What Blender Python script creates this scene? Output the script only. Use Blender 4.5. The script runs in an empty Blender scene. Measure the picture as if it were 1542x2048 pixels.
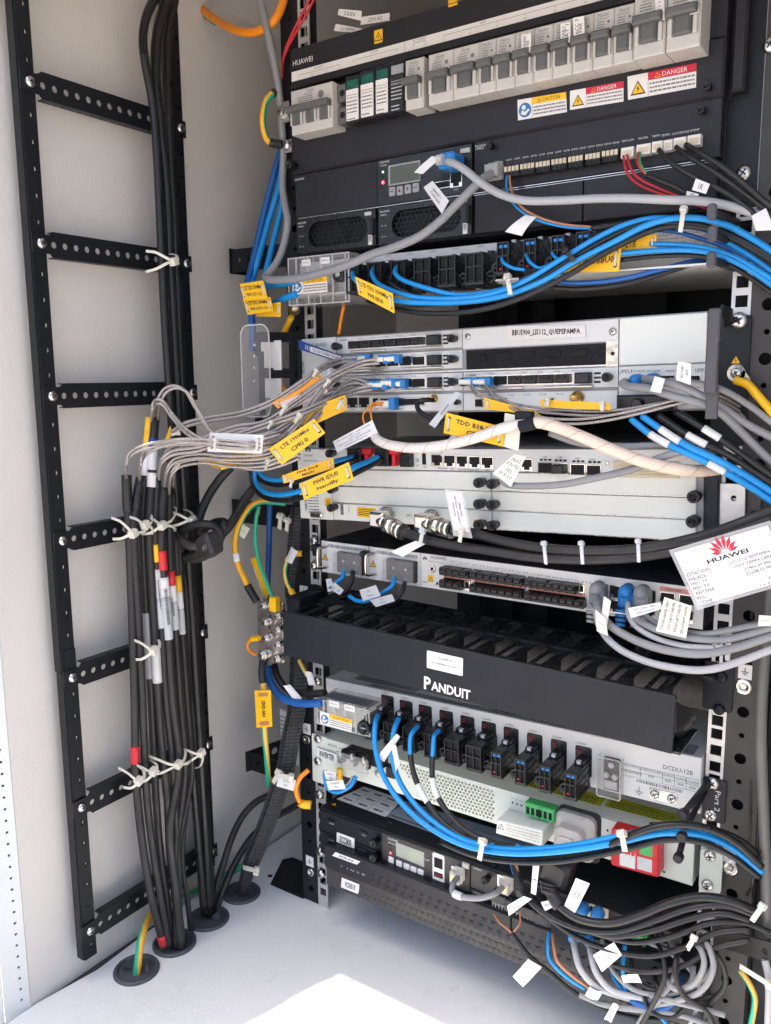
import bpy, math, random
from mathutils import Vector, Matrix, geometry
random.seed(7)
sc = bpy.context.scene
COL = sc.collection
R_ = math.radians
V = Vector

# ---------------------------------------------------------------- camera
FPX, CX, CY, CZ = 1680.4646, 632.9008, -767.4285, 229.2674      # focal in photo px, eye in mm
CROT = (1.4108065521833448, 0.00872651049470424, 0.5960844483969814)
cam_d = bpy.data.cameras.new('camera'); cam = bpy.data.objects.new('camera', cam_d); COL.objects.link(cam)
cam.location = (CX/1000, CY/1000, CZ/1000); cam.rotation_euler = CROT
cam_d.sensor_fit = 'HORIZONTAL'; cam_d.sensor_width = 36; cam_d.lens = FPX/1542*36
cam_d.clip_start = .02; cam_d.clip_end = 400
sc.camera = cam
# ---------------------------------------------------------------- sky and sun
sun_to = V((-.227, -.205, 1)).normalized()
w = bpy.data.worlds.new('World'); sc.world = w; w.use_nodes = True
nt = w.node_tree; bg = nt.nodes['Background']
sky = nt.nodes.new('ShaderNodeTexSky'); sky.sky_type = 'NISHITA'; sky.sun_disc = False
sky.ozone_density = .7; sky.dust_density = 4; sky.air_density = .8
sky.sun_elevation = math.asin(sun_to.z); sky.sun_rotation = math.atan2(sun_to.x, sun_to.y)
nt.links.new(sky.outputs[0], bg.inputs[0]); bg.inputs[1].default_value = .15
sl = bpy.data.lights.new('sun', 'SUN'); sl.energy = 3.6; sl.angle = R_(.5); sl.color = (1, .95, .88)
so = bpy.data.objects.new('sun', sl); COL.objects.link(so); so.location = (0, -1, 3)
so.rotation_euler = sun_to.to_track_quat('Z', 'Y').to_euler()
sc.view_settings.view_transform = 'Standard'; sc.view_settings.look = 'None'
sc.view_settings.gamma = 1; sc.view_settings.exposure = 1.68

# ---------------------------------------------------------------- projection helpers (photo px -> mm on a real plane)
from mathutils import Euler
RM = Euler(CROT).to_matrix(); EYE = V((CX, CY, CZ))
def ray(u, v): return RM @ V(((u-771)/FPX, -(v-1024)/FPX, -1))
def at(u, v, y=None, x=None, z=None):
    d = ray(u, v)
    t = (y-CY)/d.y if y is not None else (x-CX)/d.x if x is not None else (z-CZ)/d.z
    return EYE + d*t
def depth(p): return -(RM.transposed() @ (p-EYE)).z
def mmpx(p): return depth(p)/FPX          # mm per photo px at point p

# ---------------------------------------------------------------- materials
MT = {}
def mat(name): return MT[name]
def newmat(name, col, rough=.5, metal=0, var=.08, vs=60, bump=.0, bs=900, rv=.1, spec=.5, alpha=1, trans=0, emit=0, coat=0, ior=1.45, dirt=0):
    m = bpy.data.materials.new(name); m.use_nodes = True; n = m.node_tree; L = n.links
    b = n.nodes['Principled BSDF']
    b.inputs['Roughness'].default_value = rough; b.inputs['Metallic'].default_value = metal
    b.inputs['Specular IOR Level'].default_value = spec; b.inputs['Alpha'].default_value = alpha
    b.inputs['Transmission Weight'].default_value = trans; b.inputs['IOR'].default_value = ior
    b.inputs['Coat Weight'].default_value = coat
    tc = n.nodes.new('ShaderNodeTexCoord')
    nz = n.nodes.new('ShaderNodeTexNoise'); nz.inputs['Scale'].default_value = vs; nz.inputs['Detail'].default_value = 4
    L.new(tc.outputs['Object'], nz.inputs['Vector'])
    r = n.nodes.new('ShaderNodeMapRange'); r.inputs[1].default_value = .3; r.inputs[2].default_value = .7
    r.inputs[3].default_value = 1-var; r.inputs[4].default_value = 1+var; L.new(nz.outputs[0], r.inputs[0])
    mx = n.nodes.new('ShaderNodeVectorMath'); mx.operation = 'SCALE'; mx.inputs[0].default_value = col[:3]
    L.new(r.outputs[0], mx.inputs['Scale']); L.new(mx.outputs[0], b.inputs['Base Color'])
    out = mx.outputs[0]
    if dirt:
        nd = n.nodes.new('ShaderNodeTexNoise'); nd.inputs['Scale'].default_value = 14; nd.inputs['Detail'].default_value = 9; nd.inputs['Roughness'].default_value = .68
        L.new(tc.outputs['Object'], nd.inputs['Vector'])
        cr = n.nodes.new('ShaderNodeMapRange'); cr.inputs[1].default_value = .52; cr.inputs[2].default_value = .78; cr.inputs[3].default_value = 0; cr.inputs[4].default_value = dirt
        L.new(nd.outputs[0], cr.inputs[0])
        mm = n.nodes.new('ShaderNodeMix'); mm.data_type = 'RGBA'; L.new(cr.outputs[0], mm.inputs[0]); L.new(out, mm.inputs[6])
        mm.inputs[7].default_value = (.42, .36, .28, 1); L.new(mm.outputs[2], b.inputs['Base Color'])
    rr = n.nodes.new('ShaderNodeMapRange'); rr.inputs[1].default_value = .3; rr.inputs[2].default_value = .7
    rr.inputs[3].default_value = max(.02, rough-rv); rr.inputs[4].default_value = min(1, rough+rv)
    n2 = n.nodes.new('ShaderNodeTexNoise'); n2.inputs['Scale'].default_value = vs*2.7; n2.inputs['Detail'].default_value = 5
    L.new(tc.outputs['Object'], n2.inputs['Vector']); L.new(n2.outputs[0], rr.inputs[0]); L.new(rr.outputs[0], b.inputs['Roughness'])
    if bump:
        n3 = n.nodes.new('ShaderNodeTexNoise'); n3.inputs['Scale'].default_value = bs; n3.inputs['Detail'].default_value = 3
        L.new(tc.outputs['Object'], n3.inputs['Vector'])
        bp = n.nodes.new('ShaderNodeBump'); bp.inputs['Strength'].default_value = bump; bp.inputs['Distance'].default_value = .0006
        L.new(n3.outputs[0], bp.inputs['Height']); L.new(bp.outputs[0], b.inputs['Normal'])
    if emit:
        b.inputs['Emission Color'].default_value = (*col[:3], 1); b.inputs['Emission Strength'].default_value = emit
    m.diffuse_color = (*col[:3], 1)
    MT[name] = m
    return m, n, b, mx
def glassy(name, col, dens, rough=.12):
    """thin clear plastic sheet: see-through with a tinted haze and a real gloss"""
    m = bpy.data.materials.new(name); m.use_nodes = True; n = m.node_tree; L = n.links
    b = n.nodes['Principled BSDF']; o = n.nodes['Material Output']
    b.inputs['Base Color'].default_value = (*col, 1); b.inputs['Roughness'].default_value = rough
    tr = n.nodes.new('ShaderNodeBsdfTransparent'); tr.inputs[0].default_value = (.93, .93, .92, 1)
    lw = n.nodes.new('ShaderNodeLayerWeight'); lw.inputs[0].default_value = .35
    r = n.nodes.new('ShaderNodeMapRange'); r.inputs[3].default_value = dens; r.inputs[4].default_value = min(1, dens+.5)
    tc = n.nodes.new('ShaderNodeTexCoord'); nz = n.nodes.new('ShaderNodeTexNoise'); nz.inputs['Scale'].default_value = 60
    L.new(tc.outputs['Object'], nz.inputs['Vector'])
    L.new(lw.outputs['Facing'], r.inputs[0]); mx = n.nodes.new('ShaderNodeMixShader')
    bp = n.nodes.new('ShaderNodeBump'); bp.inputs['Strength'].default_value = .15; bp.inputs['Distance'].default_value = .001
    L.new(nz.outputs[0], bp.inputs['Height']); L.new(bp.outputs[0], b.inputs['Normal'])
    L.new(r.outputs[0], mx.inputs[0]); L.new(tr.outputs[0], mx.inputs[1]); L.new(b.outputs[0], mx.inputs[2]); L.new(mx.outputs[0], o.inputs[0])
    MT[name] = m
newmat('wall_paint', (.67, .635, .59), .42, var=.035, vs=5, bump=.7, bs=380, rv=.08, dirt=.17)
newmat('floor_paint', (.76, .77, .765), .36, var=.035, vs=7, bump=.4, bs=380, rv=.12, dirt=.22)
newmat('flange_paint', (.66, .68, .665), .4, var=.02, vs=9, bump=.3, bs=500, dirt=.1)
newmat('gasket', (.05, .045, .045), .7, bump=.2)
newmat('concrete', (.38, .355, .33), .9, var=.15, vs=5, bump=.6, bs=80)
newmat('black_paint', (.008, .0092, .0115), .40, spec=.38, var=.12, vs=30, bump=.35, bs=1500, rv=.08)
newmat('black_metal', (.0085, .0105, .0155), .42, var=.15, vs=24, spec=.35, bump=.3, bs=1300, rv=.1)
newmat('slate_paint', (.0165, .0158, .0195), .45, spec=.4, var=.1, vs=20, bump=.3, bs=1600, rv=.07)
newmat('brown_paint', (.042, .038, .037), .45, var=.12, vs=24, bump=.35, bs=1500)
newmat('black_plastic', (.013, .0135, .015), .30, var=.15, vs=50, bump=.12, bs=900)
newmat('dark_void', (.006, .006, .007), .8)
newmat('panel_light', (.66, .655, .63), .36, var=.03, vs=16, bump=.2, bs=1200, dirt=.05)
newmat('panel_cream', (.72, .725, .665), .4, var=.03, vs=14, bump=.25, bs=1300, dirt=.05)
newmat('inverter_paint', (.62, .655, .575), .38, var=.03, vs=14, bump=.25, bs=1200, dirt=.05)
newmat('device_grey', (.30, .30, .31), .42, var=.05, vs=18, bump=.2, bs=1300)
newmat('guide_grey', (.07, .067, .075), .42, var=.08, vs=20, bump=.2, bs=1300)
newmat('white_plastic', (.52, .49, .445), .4, var=.04, vs=40, bump=.1)
newmat('grey_plastic', (.105, .105, .10), .45, var=.08, vs=40, bump=.1)
newmat('teal_plastic', (.012, .10, .075), .3, var=.1)
newmat('paper', (.70, .69, .68), .55, var=.02, vs=40, bump=.08, bs=300)
newmat('paper_warm', (.74, .70, .66), .55, var=.03, vs=40, bump=.08)
newmat('paper_cream', (.76, .73, .64), .55, var=.03, vs=40)
newmat('ink', (.018, .018, .02), .6)
newmat('ink_grey', (.16, .16, .17), .6)
newmat('ink_white', (.62, .61, .59), .55)
newmat('yellow_tag', (.86, .47, .012), .42, var=.04, vs=30, bump=.1, bs=250)
newmat('yellow_sleeve', (.82, .45, .01), .35, var=.06, vs=80)
newmat('orange_pvc', (.86, .27, .012), .35, var=.05)
newmat('orange_print', (.85, .33, .03), .5)
newmat('red_plastic', (.60, .025, .035), .38, var=.08)
newmat('red_print', (.55, .02, .05), .5)
newmat('blue_print', (.03, .16, .36), .5)
newmat('blue_connector', (.02, .19, .50), .38, var=.08)
newmat('blue_pvc', (.010, .255, .62), .36, var=.08, vs=20, bump=.1, bs=200)
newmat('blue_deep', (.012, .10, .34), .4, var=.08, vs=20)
newmat('navy_print', (.01, .05, .22), .4)
newmat('black_pvc', (.009, .0092, .010), .36, var=.3, vs=14, bump=.2, bs=160, rv=.14)
newmat('black_rubber', (.017, .0165, .017), .48, var=.3, vs=18, bump=.25, bs=200, rv=.14, dirt=.05)
newmat('slate_rubber', (.062, .07, .082), .5, var=.12, vs=25, bump=.2, bs=300)
newmat('grey_pvc', (.24, .24, .245), .42, var=.06, vs=20, bump=.1, bs=200)
newmat('light_grey_pvc', (.38, .38, .39), .42, var=.06, vs=20, bump=.1, bs=200)
newmat('grey_boot', (.25, .26, .27), .45, var=.06)
newmat('lamp_dark_red', (.22, .012, .018), .35)
newmat('red_pvc', (.52, .02, .03), .4)
newmat('green_pvc', (.02, .28, .12), .4)
newmat('brown_pvc', (.45, .19, .10), .4)
newmat('nylon', (.60, .575, .49), .38, var=.05, spec=.5)
newmat('nylon_grey', (.50, .51, .52), .35, var=.05)
newmat('green_terminal', (.06, .42, .12), .4, var=.06)
newmat('steel', (.62, .60, .57), .28, 1, var=.1, vs=60, bump=.1, bs=500, rv=.12)
newmat('nickel', (.70, .66, .61), .2, 1, var=.1, vs=60, rv=.1)
newmat('zinc', (.50, .50, .50), .38, .85, var=.12, vs=35, bump=.15, bs=600)
newmat('rail_zinc', (.58, .57, .56), .42, .6, var=.1, vs=35, bump=.1, bs=600, dirt=.12)
newmat('brass', (.78, .50, .16), .25, 1, var=.08)
newmat('busbar', (.60, .55, .51), .3, .9, var=.1, vs=30)
newmat('pale_beige', (.58, .50, .36), .5, var=.08)
newmat('salmon', (.62, .25, .19), .5)
newmat('olive_label', (.42, .42, .02), .45, var=.03)
newmat('lcd', (.075, .085, .065), .15, spec=.6)
newmat('lcd_pale', (.33, .35, .28), .15, spec=.6)
newmat('label_steel_blue', (.22, .27, .33), .4, var=.03)
newmat('led_red', (1, .03, .04), .4, emit=5)
newmat('led_green', (.35, 1, .25), .4, emit=2.2)
newmat('velcro', (.012, .013, .018), .95, bump=.8, bs=1500)
newmat('wrap', (.80, .58, .46), .32, var=.05)
newmat('pe_foam', (.55, .55, .55), .5)
glassy('clear', (.55, .53, .52), .10, .10)
glassy('clear_haze', (.72, .71, .68), .38, .18)
glassy('laminate', (.8, .8, .8), .3, .12)
def uvmat(base, name, fn):
    """copy of a plain material that reads the tube's own UV (u = mm along, v = turn)"""
    m, n, b, mx = newmat(name, *base)
    uv = n.nodes.new('ShaderNodeUVMap'); sp = n.nodes.new('ShaderNodeSeparateXYZ'); n.links.new(uv.outputs[0], sp.inputs[0])
    fn(n, b, sp.outputs[0], sp.outputs[1], mx)
def mth(n, op, a, c=None, d=None):
    k = n.nodes.new('ShaderNodeMath'); k.operation = op
    for i, q in enumerate((a, c, d)):
        if q is None: continue
        if isinstance(q, (int, float)): k.inputs[i].default_value = q
        else: n.links.new(q, k.inputs[i])
    return k.outputs[0]
def f_stripe(ca, cb, ph=0):
    def f(n, b, u, v, mx):
        t = mth(n, 'FRACT', mth(n, 'ADD', mth(n, 'ADD', v, ph), mth(n, 'MULTIPLY', u, .0022)))
        g = mth(n, 'GREATER_THAN', t, .55)
        m = n.nodes.new('ShaderNodeMix'); m.data_type = 'RGBA'; n.links.new(g, m.inputs[0])
        m.inputs[6].default_value = (*ca, 1); m.inputs[7].default_value = (*cb, 1); n.links.new(m.outputs[2], b.inputs['Base Color'])
    return f
def f_rib(period, depth_, dark):
    def f(n, b, u, v, mx):
        w_ = mth(n, 'SINE', mth(n, 'MULTIPLY', mth(n, 'ADD', mth(n, 'DIVIDE', u, period), v), 6.28318))
        s = mth(n, 'MULTIPLY_ADD', w_, (1-dark)/2, (1+dark)/2)
        sc_ = n.nodes.new('ShaderNodeVectorMath'); sc_.operation = 'SCALE'; n.links.new(mx.outputs[0], sc_.inputs[0]); n.links.new(s, sc_.inputs['Scale'])
        n.links.new(sc_.outputs[0], b.inputs['Base Color'])
        bp = n.nodes.new('ShaderNodeBump'); bp.inputs['Strength'].default_value = .9; bp.inputs['Distance'].default_value = depth_
        n.links.new(w_, bp.inputs['Height']); n.links.new(bp.outputs[0], b.inputs['Normal'])
    return f
def f_braid(n, b, u, v, mx):
    a = mth(n, 'SINE', mth(n, 'MULTIPLY', mth(n, 'ADD', mth(n, 'DIVIDE', u, 9), mth(n, 'MULTIPLY', v, 7)), 6.28318))
    c = mth(n, 'SINE', mth(n, 'MULTIPLY', mth(n, 'SUBTRACT', mth(n, 'DIVIDE', u, 9), mth(n, 'MULTIPLY', v, 7)), 6.28318))
    h = mth(n, 'MULTIPLY', a, c)
    s = mth(n, 'MULTIPLY_ADD', h, .55, .8)
    sc_ = n.nodes.new('ShaderNodeVectorMath'); sc_.operation = 'SCALE'; n.links.new(mx.outputs[0], sc_.inputs[0]); n.links.new(s, sc_.inputs['Scale'])
    n.links.new(sc_.outputs[0], b.inputs['Base Color'])
    bp = n.nodes.new('ShaderNodeBump'); bp.inputs['Strength'].default_value = 1; bp.inputs['Distance'].default_value = .0012
    n.links.new(h, bp.inputs['Height']); n.links.new(bp.outputs[0], b.inputs['Normal'])
def f_wrap(n, b, u, v, mx):
    t = mth(n, 'FRACT', mth(n, 'ADD', mth(n, 'DIVIDE', u, 26), v))
    g = mth(n, 'LESS_THAN', t, .06)
    m = n.nodes.new('ShaderNodeMix'); m.data_type = 'RGBA'; n.links.new(g, m.inputs[0])
    n.links.new(mx.outputs[0], m.inputs[6]); m.inputs[7].default_value = (.60, .44, .35, 1); n.links.new(m.outputs[2], b.inputs['Base Color'])
    bp = n.nodes.new('ShaderNodeBump'); bp.inputs['Strength'].default_value = .8; bp.inputs['Distance'].default_value = .0015
    n.links.new(t, bp.inputs['Height']); n.links.new(bp.outputs[0], b.inputs['Normal'])
uvmat(((.5, .5, .1), .36, 0, .05), 'earth_pvc', f_stripe((.012, .30, .15), (.80, .40, .02)))
uvmat(((.5, .5, .1), .36, 0, .05), 'earth_turned', f_stripe((.02, .36, .20), (.80, .42, .05), .72))
uvmat(((.5, .5, .1), .36, 0, .05), 'earth_pale', f_stripe((.02, .42, .24), (.80, .48, .08)))
uvmat(((.40, .36, .335), .32, .5, .06), 'armour', f_rib(2.4, .00012, .86))
uvmat(((.085, .085, .09), .5, 0, .15), 'braid', f_braid)
uvmat(((.76, .60, .48), .32, 0, .05), 'spiral_wrap', f_wrap)
uvmat(((.72, .66, .60), .3, 0, .05), 'spiral_clear', f_wrap)

# ---------------------------------------------------------------- frames
class Fr:
    """plane frame: P(a, b, h) = point a mm along, b mm up, h mm out of the plane"""
    def __init__(s, o, ex, ey):
        s.o = V(o); s.ex = V(ex).normalized(); ey = V(ey); s.ey = (ey - s.ex*ey.dot(s.ex)).normalized(); s.n = s.ex.cross(s.ey)
    def P(s, a, b, h=0): return s.o + s.ex*a + s.ey*b + s.n*h
    def px(s, u, v, h=0):
        d = ray(u, v); o = s.o + s.n*h; t = (o-EYE).dot(s.n)/d.dot(s.n); q = EYE + d*t - o
        return q.dot(s.ex), q.dot(s.ey)
    def W(s, u, v, h=0): a, b = s.px(u, v, h); return s.P(a, b, h)
    def M(s, a=0, b=0, h=0, k=1, rot=0):
        c, q = math.cos(rot), math.sin(rot); ex = s.ex*c + s.ey*q; ey = s.ey*c - s.ex*q
        m = Matrix((ex, ey, s.n)).transposed().to_4x4() @ Matrix.Scale(k, 4); m.translation = s.P(a, b, h)/1000
        return m
    def sub(s, a, b, h=0, rot=0):
        c, q = math.cos(rot), math.sin(rot); return Fr(s.P(a, b, h), s.ex*c + s.ey*q, s.ey*c - s.ex*q)
class Qd(Fr):
    """bilinear patch from four world corners TL TR BR BL; a in 0..W, b in 0..H"""
    def __init__(s, tl, tr, br, bl):
        s.c = [V(q) for q in (tl, tr, br, bl)]; tl, tr, br, bl = s.c
        s.w = ((tr-tl).length + (br-bl).length)/2; s.h = ((tl-bl).length + (tr-br).length)/2
        s.o = bl; s.ex = (br-bl).normalized(); ey = tl-bl; s.ey = (ey - s.ex*ey.dot(s.ex)).normalized(); s.n = s.ex.cross(s.ey)
    def P(s, a, b, h=0):
        tl, tr, br, bl = s.c; p = a/s.w; q = b/s.h
        return bl*(1-p)*(1-q) + br*p*(1-q) + tr*p*q + tl*(1-p)*q + s.n*h
def FP(y, pl, pr=None):
    o = at(*pl, y=y); ex = (at(*pr, y=y)-o) if pr else V((1, 0, 0))
    return Fr(o, ex, V((0, 0, 1)))
def QP(y, *c):
    ys = y if isinstance(y, (tuple, list)) else (y,)*4
    return Qd(*[at(c[i][0], c[i][1], y=ys[i]) for i in range(4)])
F0 = Fr((0, 0, 0), (1, 0, 0), (0, 1, 0))

# ---------------------------------------------------------------- text outlines
_tc = {}
def textmesh(s):
    if s not in _tc:
        cu = bpy.data.curves.new('t', 'FONT'); cu.body = s.lstrip('*'); cu.offset = .028 if s.startswith('*') else 0; cu.resolution_u = 2 if len(s) < 10 else 1
        o = bpy.data.objects.new('t', cu); me = o.to_mesh()
        vs = [v.co.copy() for v in me.vertices]; fs = [tuple(p.vertices) for p in me.polygons]
        o.to_mesh_clear(); bpy.data.objects.remove(o); bpy.data.curves.remove(cu)
        if not vs: vs = [V((0, 0, 0))]
        x0 = min(v.x for v in vs); x1 = max(v.x for v in vs); y0 = min(v.y for v in vs); y1 = max(v.y for v in vs)
        _tc[s] = (vs, fs, x0, x1, y0, y1)
    return _tc[s]

# ---------------------------------------------------------------- mesh builder
class MB:
    def __init__(s, m='black_plastic'):
        s.v = []; s.f = []; s.mi = []; s.ms = [m]; s.cur = 0; s.uv = {}; s.sm = []; s.smooth = False
    def mat(s, m):
        if m not in s.ms: s.ms.append(m)
        s.cur = s.ms.index(m); return s
    def face(s, idx, uv=None):
        if uv: s.uv[len(s.f)] = uv
        s.f.append(tuple(idx)); s.mi.append(s.cur); s.sm.append(s.smooth)
    def add(s, pts): i = len(s.v); s.v += [V(p) for p in pts]; return i
    def ring(s, rings, cap0=True, cap1=True):
        n = len(rings[0]); b = [s.add(r) for r in rings]
        for k in range(len(rings)-1):
            for i in range(n):
                j = (i+1) % n; s.face((b[k]+i, b[k]+j, b[k+1]+j, b[k+1]+i))
        sm = s.smooth; s.smooth = False
        if cap0: s.face([b[0]+i for i in range(n)][::-1])
        if cap1: s.face([b[-1]+i for i in range(n)])
        s.smooth = sm
    def prism(s, fr, pts, h0, h1, bev=0, back=True):
        if h1-h0 <= bev: bev = 0
        r = [[fr.P(a, b, h0) for a, b in pts]]
        if bev:
            cx = sum(p[0] for p in pts)/len(pts); cy = sum(p[1] for p in pts)/len(pts)
            r.append([fr.P(a, b, h1-bev) for a, b in pts])
            def ins(a, b):
                return (a-math.copysign(min(bev, abs(a-cx)*.5), a-cx), b-math.copysign(min(bev, abs(b-cy)*.5), b-cy))
            r.append([fr.P(*ins(a, b), h1) for a, b in pts])
        else: r.append([fr.P(a, b, h1) for a, b in pts])
        s.ring(r, cap0=back)
    def box(s, fr, a0, b0, a1, b1, h0, h1, bev=0, back=True):
        if a0 > a1: a0, a1 = a1, a0
        if b0 > b1: b0, b1 = b1, b0
        if h0 > h1: h0, h1 = h1, h0
        s.prism(fr, [(a0, b0), (a1, b0), (a1, b1), (a0, b1)], h0, h1, bev, back)
    def rbox(s, fr, a0, b0, a1, b1, h0, h1, r=2, bev=0, n=3):
        s.prism(fr, rrect(a0, b0, a1, b1, r, n), h0, h1, bev)
    def pbox(s, fr, p0, p1, h0, h1, bev=0):
        a0, b0 = fr.px(*p0, h1); a1, b1 = fr.px(*p1, h1); s.box(fr, a0, b0, a1, b1, h0, h1, bev); return (a0, b0, a1, b1)
    def cyl(s, fr, a, b, r, h0, h1, n=16, bev=0, r1=None):
        r1 = r if r1 is None else r1; sm = s.smooth
        c = lambda q, h: [fr.P(a+q*math.cos(t*2*math.pi/n), b+q*math.sin(t*2*math.pi/n), h) for t in range(n)]
        rr = [c(r, h0)]
        if bev: rr += [c(r1, h1-bev), c(r1-bev, h1)]
        else: rr.append(c(r1, h1))
        s.smooth = n > 6; s.ring(rr); s.smooth = sm
    def lathe(s, fr, a, b, prof, n=20, cap0=True, cap1=True):
        sm = s.smooth; s.smooth = True
        s.ring([[fr.P(a+q*math.cos(t*2*math.pi/n), b+q*math.sin(t*2*math.pi/n), h) for t in range(n)] for q, h in prof], cap0, cap1); s.smooth = sm
    def plate(s, fr, outer, holes, h0, h1):
        polys = [[V((a, b)) for a, b in outer]] + [[V((a, b)) for a, b in h] for h in holes]
        flat = [p for q in polys for p in q]; loops = []; k = 0
        for q in polys: loops.append(list(range(k, k+len(q)))); k += len(q)
        r = geometry.delaunay_2d_cdt(flat, [], loops, 0, 1e-7)
        def inside(x, y, P):
            c = False
            for i in range(len(P)):
                p1, p2 = P[i], P[i-1]
                if (p1.y > y) != (p2.y > y) and x < (p2.x-p1.x)*(y-p1.y)/(p2.y-p1.y)+p1.x: c = not c
            return c
        ctr = [(sum(p.x for p in q)/len(q), sum(p.y for p in q)/len(q), max((abs(p.x-q[0].x)+abs(p.y-q[0].y)) for p in q)) for q in polys]
        vo = r[0]; mp = [(o[0] if o else None) for o in r[3]]; tris = []
        for t in r[2]:
            t = [mp[i] for i in t]
            if None in t: continue
            x = sum(flat[i].x for i in t)/3; y = sum(flat[i].y for i in t)/3
            if not inside(x, y, polys[0]): continue
            if any(abs(x-c[0])+abs(y-c[1]) < c[2]+1 and inside(x, y, q) for q, c in zip(polys[1:], ctr[1:])): continue
            tris.append(t)
        i0 = s.add([fr.P(p.x, p.y, h0) for p in flat]); i1 = s.add([fr.P(p.x, p.y, h1) for p in flat])
        for t in tris:
            a, b, c = flat[t[0]], flat[t[1]], flat[t[2]]
            cr = (b.x-a.x)*(c.y-a.y)-(b.y-a.y)*(c.x-a.x)
            if abs(cr) < 1e-9: continue
            t = t if cr > 0 else t[::-1]
            s.face([i1+k for k in t]); s.face([i0+k for k in t[::-1]])
        k = 0
        for q in polys:
            n = len(q)
            for i in range(n): j = (i+1) % n; s.face((i0+k+i, i0+k+j, i1+k+j, i1+k+i))
            k += n
    def quad(s, fr, a0, b0, a1, b1, h): s.face(range(s.add([fr.P(a0, b0, h), fr.P(a1, b0, h), fr.P(a1, b1, h), fr.P(a0, b1, h)]), len(s.v)))
    def poly(s, fr, pts, h): s.face(range(s.add([fr.P(a, b, h) for a, b in pts]), len(s.v)))
    def text(s, fr, t, a, b, w, hh, h=.15, rot=0, al='c', fit=True):
        """text with its box centred on (a, b); w, hh = wanted width and height in mm"""
        vs, fs, x0, x1, y0, y1 = textmesh(t)
        ky = hh/max(1e-6, y1-y0) if len(t) > 1 or t.isalnum() else hh/.7
        kx = w/max(1e-6, x1-x0) if (fit and w) else ky
        c, q = math.cos(rot), math.sin(rot); mx_, my = (x0+x1)/2, (y0+y1)/2
        if al == 'l': mx_ = x0
        if al == 'r': mx_ = x1
        pts = []
        for p in vs:
            X = (p.x-mx_)*kx; Y = (p.y-my)*ky; pts.append(fr.P(a+X*c-Y*q, b+X*q+Y*c, h))
        i = s.add(pts)
        for f in fs: s.face([i+k for k in f])
    def ptext(s, fr, t, p0, p1, hh, h=.15):
        """text running from photo point p0 to p1 (mid line) on the frame"""
        a0, b0 = fr.px(*p0, h); a1, b1 = fr.px(*p1, h)
        s.text(fr, t, (a0+a1)/2, (b0+b1)/2, math.hypot(a1-a0, b1-b0), hh, h, math.atan2(b1-b0, a1-a0))
    def bars(s, fr, a0, b0, a1, b1, h=.15, step=.9, vert=False, seed=1):
        rd = random.Random(seed); x = a0 if not vert else b0; e = a1 if not vert else b1
        while x < e:
            wd = rd.choice((.35, .5, .8))*step
            if vert: s.quad(fr, a0, x, a1, min(e, x+wd), h)
            else: s.quad(fr, x, b0, min(e, x+wd), b1, h)
            x += wd+rd.choice((.4, .6, .9))*step
    def fake(s, fr, a0, b0, a1, b1, h=.15, seed=1, size=.8):
        """a line of print too small to read: word-length dashes"""
        rd = random.Random(seed); x = a0
        while x < a1-.5:
            wd = min(rd.uniform(1.2, 4)*size, a1-x); s.quad(fr, x, b0, x+wd, b1, h); x += wd+.6*size
    def tube(s, pts, r, n=10, cap=True, rs=None, flat=1):
        sm = s.smooth; s.smooth = True; N = len(pts); L = 0; prev = None
        T = [(pts[min(i+1, N-1)]-pts[max(i-1, 0)]).normalized() for i in range(N)]
        up = V((0, 0, 1)) if abs(T[0].z) < .9 else V((0, 1, 0))
        nx = T[0].cross(up).normalized(); base = []; us = []
        for i in range(N):
            if i: nx = (nx - T[i]*nx.dot(T[i])).normalized(); L += (pts[i]-pts[i-1]).length
            ny = T[i].cross(nx); q = rs[i] if rs else r; us.append(L)
            base.append(s.add([pts[i] + nx*q*math.cos(k*2*math.pi/n) + ny*q*flat*math.sin(k*2*math.pi/n) for k in range(n)]))
        for i in range(N-1):
            for k in range(n):
                j = (k+1) % n
                s.face((base[i]+k, base[i]+j, base[i+1]+j, base[i+1]+k), [(us[i], k/n), (us[i], (k+1)/n), (us[i+1], (k+1)/n), (us[i+1], k/n)])
        s.smooth = False
        if cap: s.face([base[0]+k for k in range(n)][::-1]); s.face([base[-1]+k for k in range(n)])
        s.smooth = sm
    def strap(s, pts, wdir, wd, th):
        """flat band along pts, width wd across direction wdir"""
        r = []; N = len(pts)
        for i, p in enumerate(pts):
            t = (pts[min(i+1, N-1)]-pts[max(i-1, 0)]).normalized(); wv = V(wdir); wv = (wv-t*wv.dot(t)).normalized(); q = t.cross(wv)
            r.append([p-wv*wd/2-q*th/2, p+wv*wd/2-q*th/2, p+wv*wd/2+q*th/2, p-wv*wd/2+q*th/2])
        s.ring(r)
    def mesh(s, name, org=V((0, 0, 0))):
        me = bpy.data.meshes.new(name); me.from_pydata([(p-org)/1000 for p in s.v], [], s.f)
        for m in s.ms: me.materials.append(MT[m])
        me.polygons.foreach_set('material_index', s.mi); me.polygons.foreach_set('use_smooth', s.sm)
        if s.uv:
            ul = me.uv_layers.new(name='UVMap').data
            for fi, uv in s.uv.items():
                ls = me.polygons[fi].loop_start
                for k, q in enumerate(uv): ul[ls+k].uv = q
        me.update(); return me
def rrect(a0, b0, a1, b1, r, n=3):
    o = []
    for cx, cy, t0 in ((a1-r, b0+r, -90), (a1-r, b1-r, 0), (a0+r, b1-r, 90), (a0+r, b0+r, 180)):
        for k in range(n+1): t = R_(t0+90*k/n); o.append((cx+r*math.cos(t), cy+r*math.sin(t)))
    return o
def circ(a, b, r, n=14, ky=1): return [(a+r*math.cos(k*2*math.pi/n), b+r*ky*math.sin(k*2*math.pi/n)) for k in range(n)]
def rect(a0, b0, a1, b1): return [(a0, b0), (a1, b0), (a1, b1), (a0, b1)]

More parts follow.
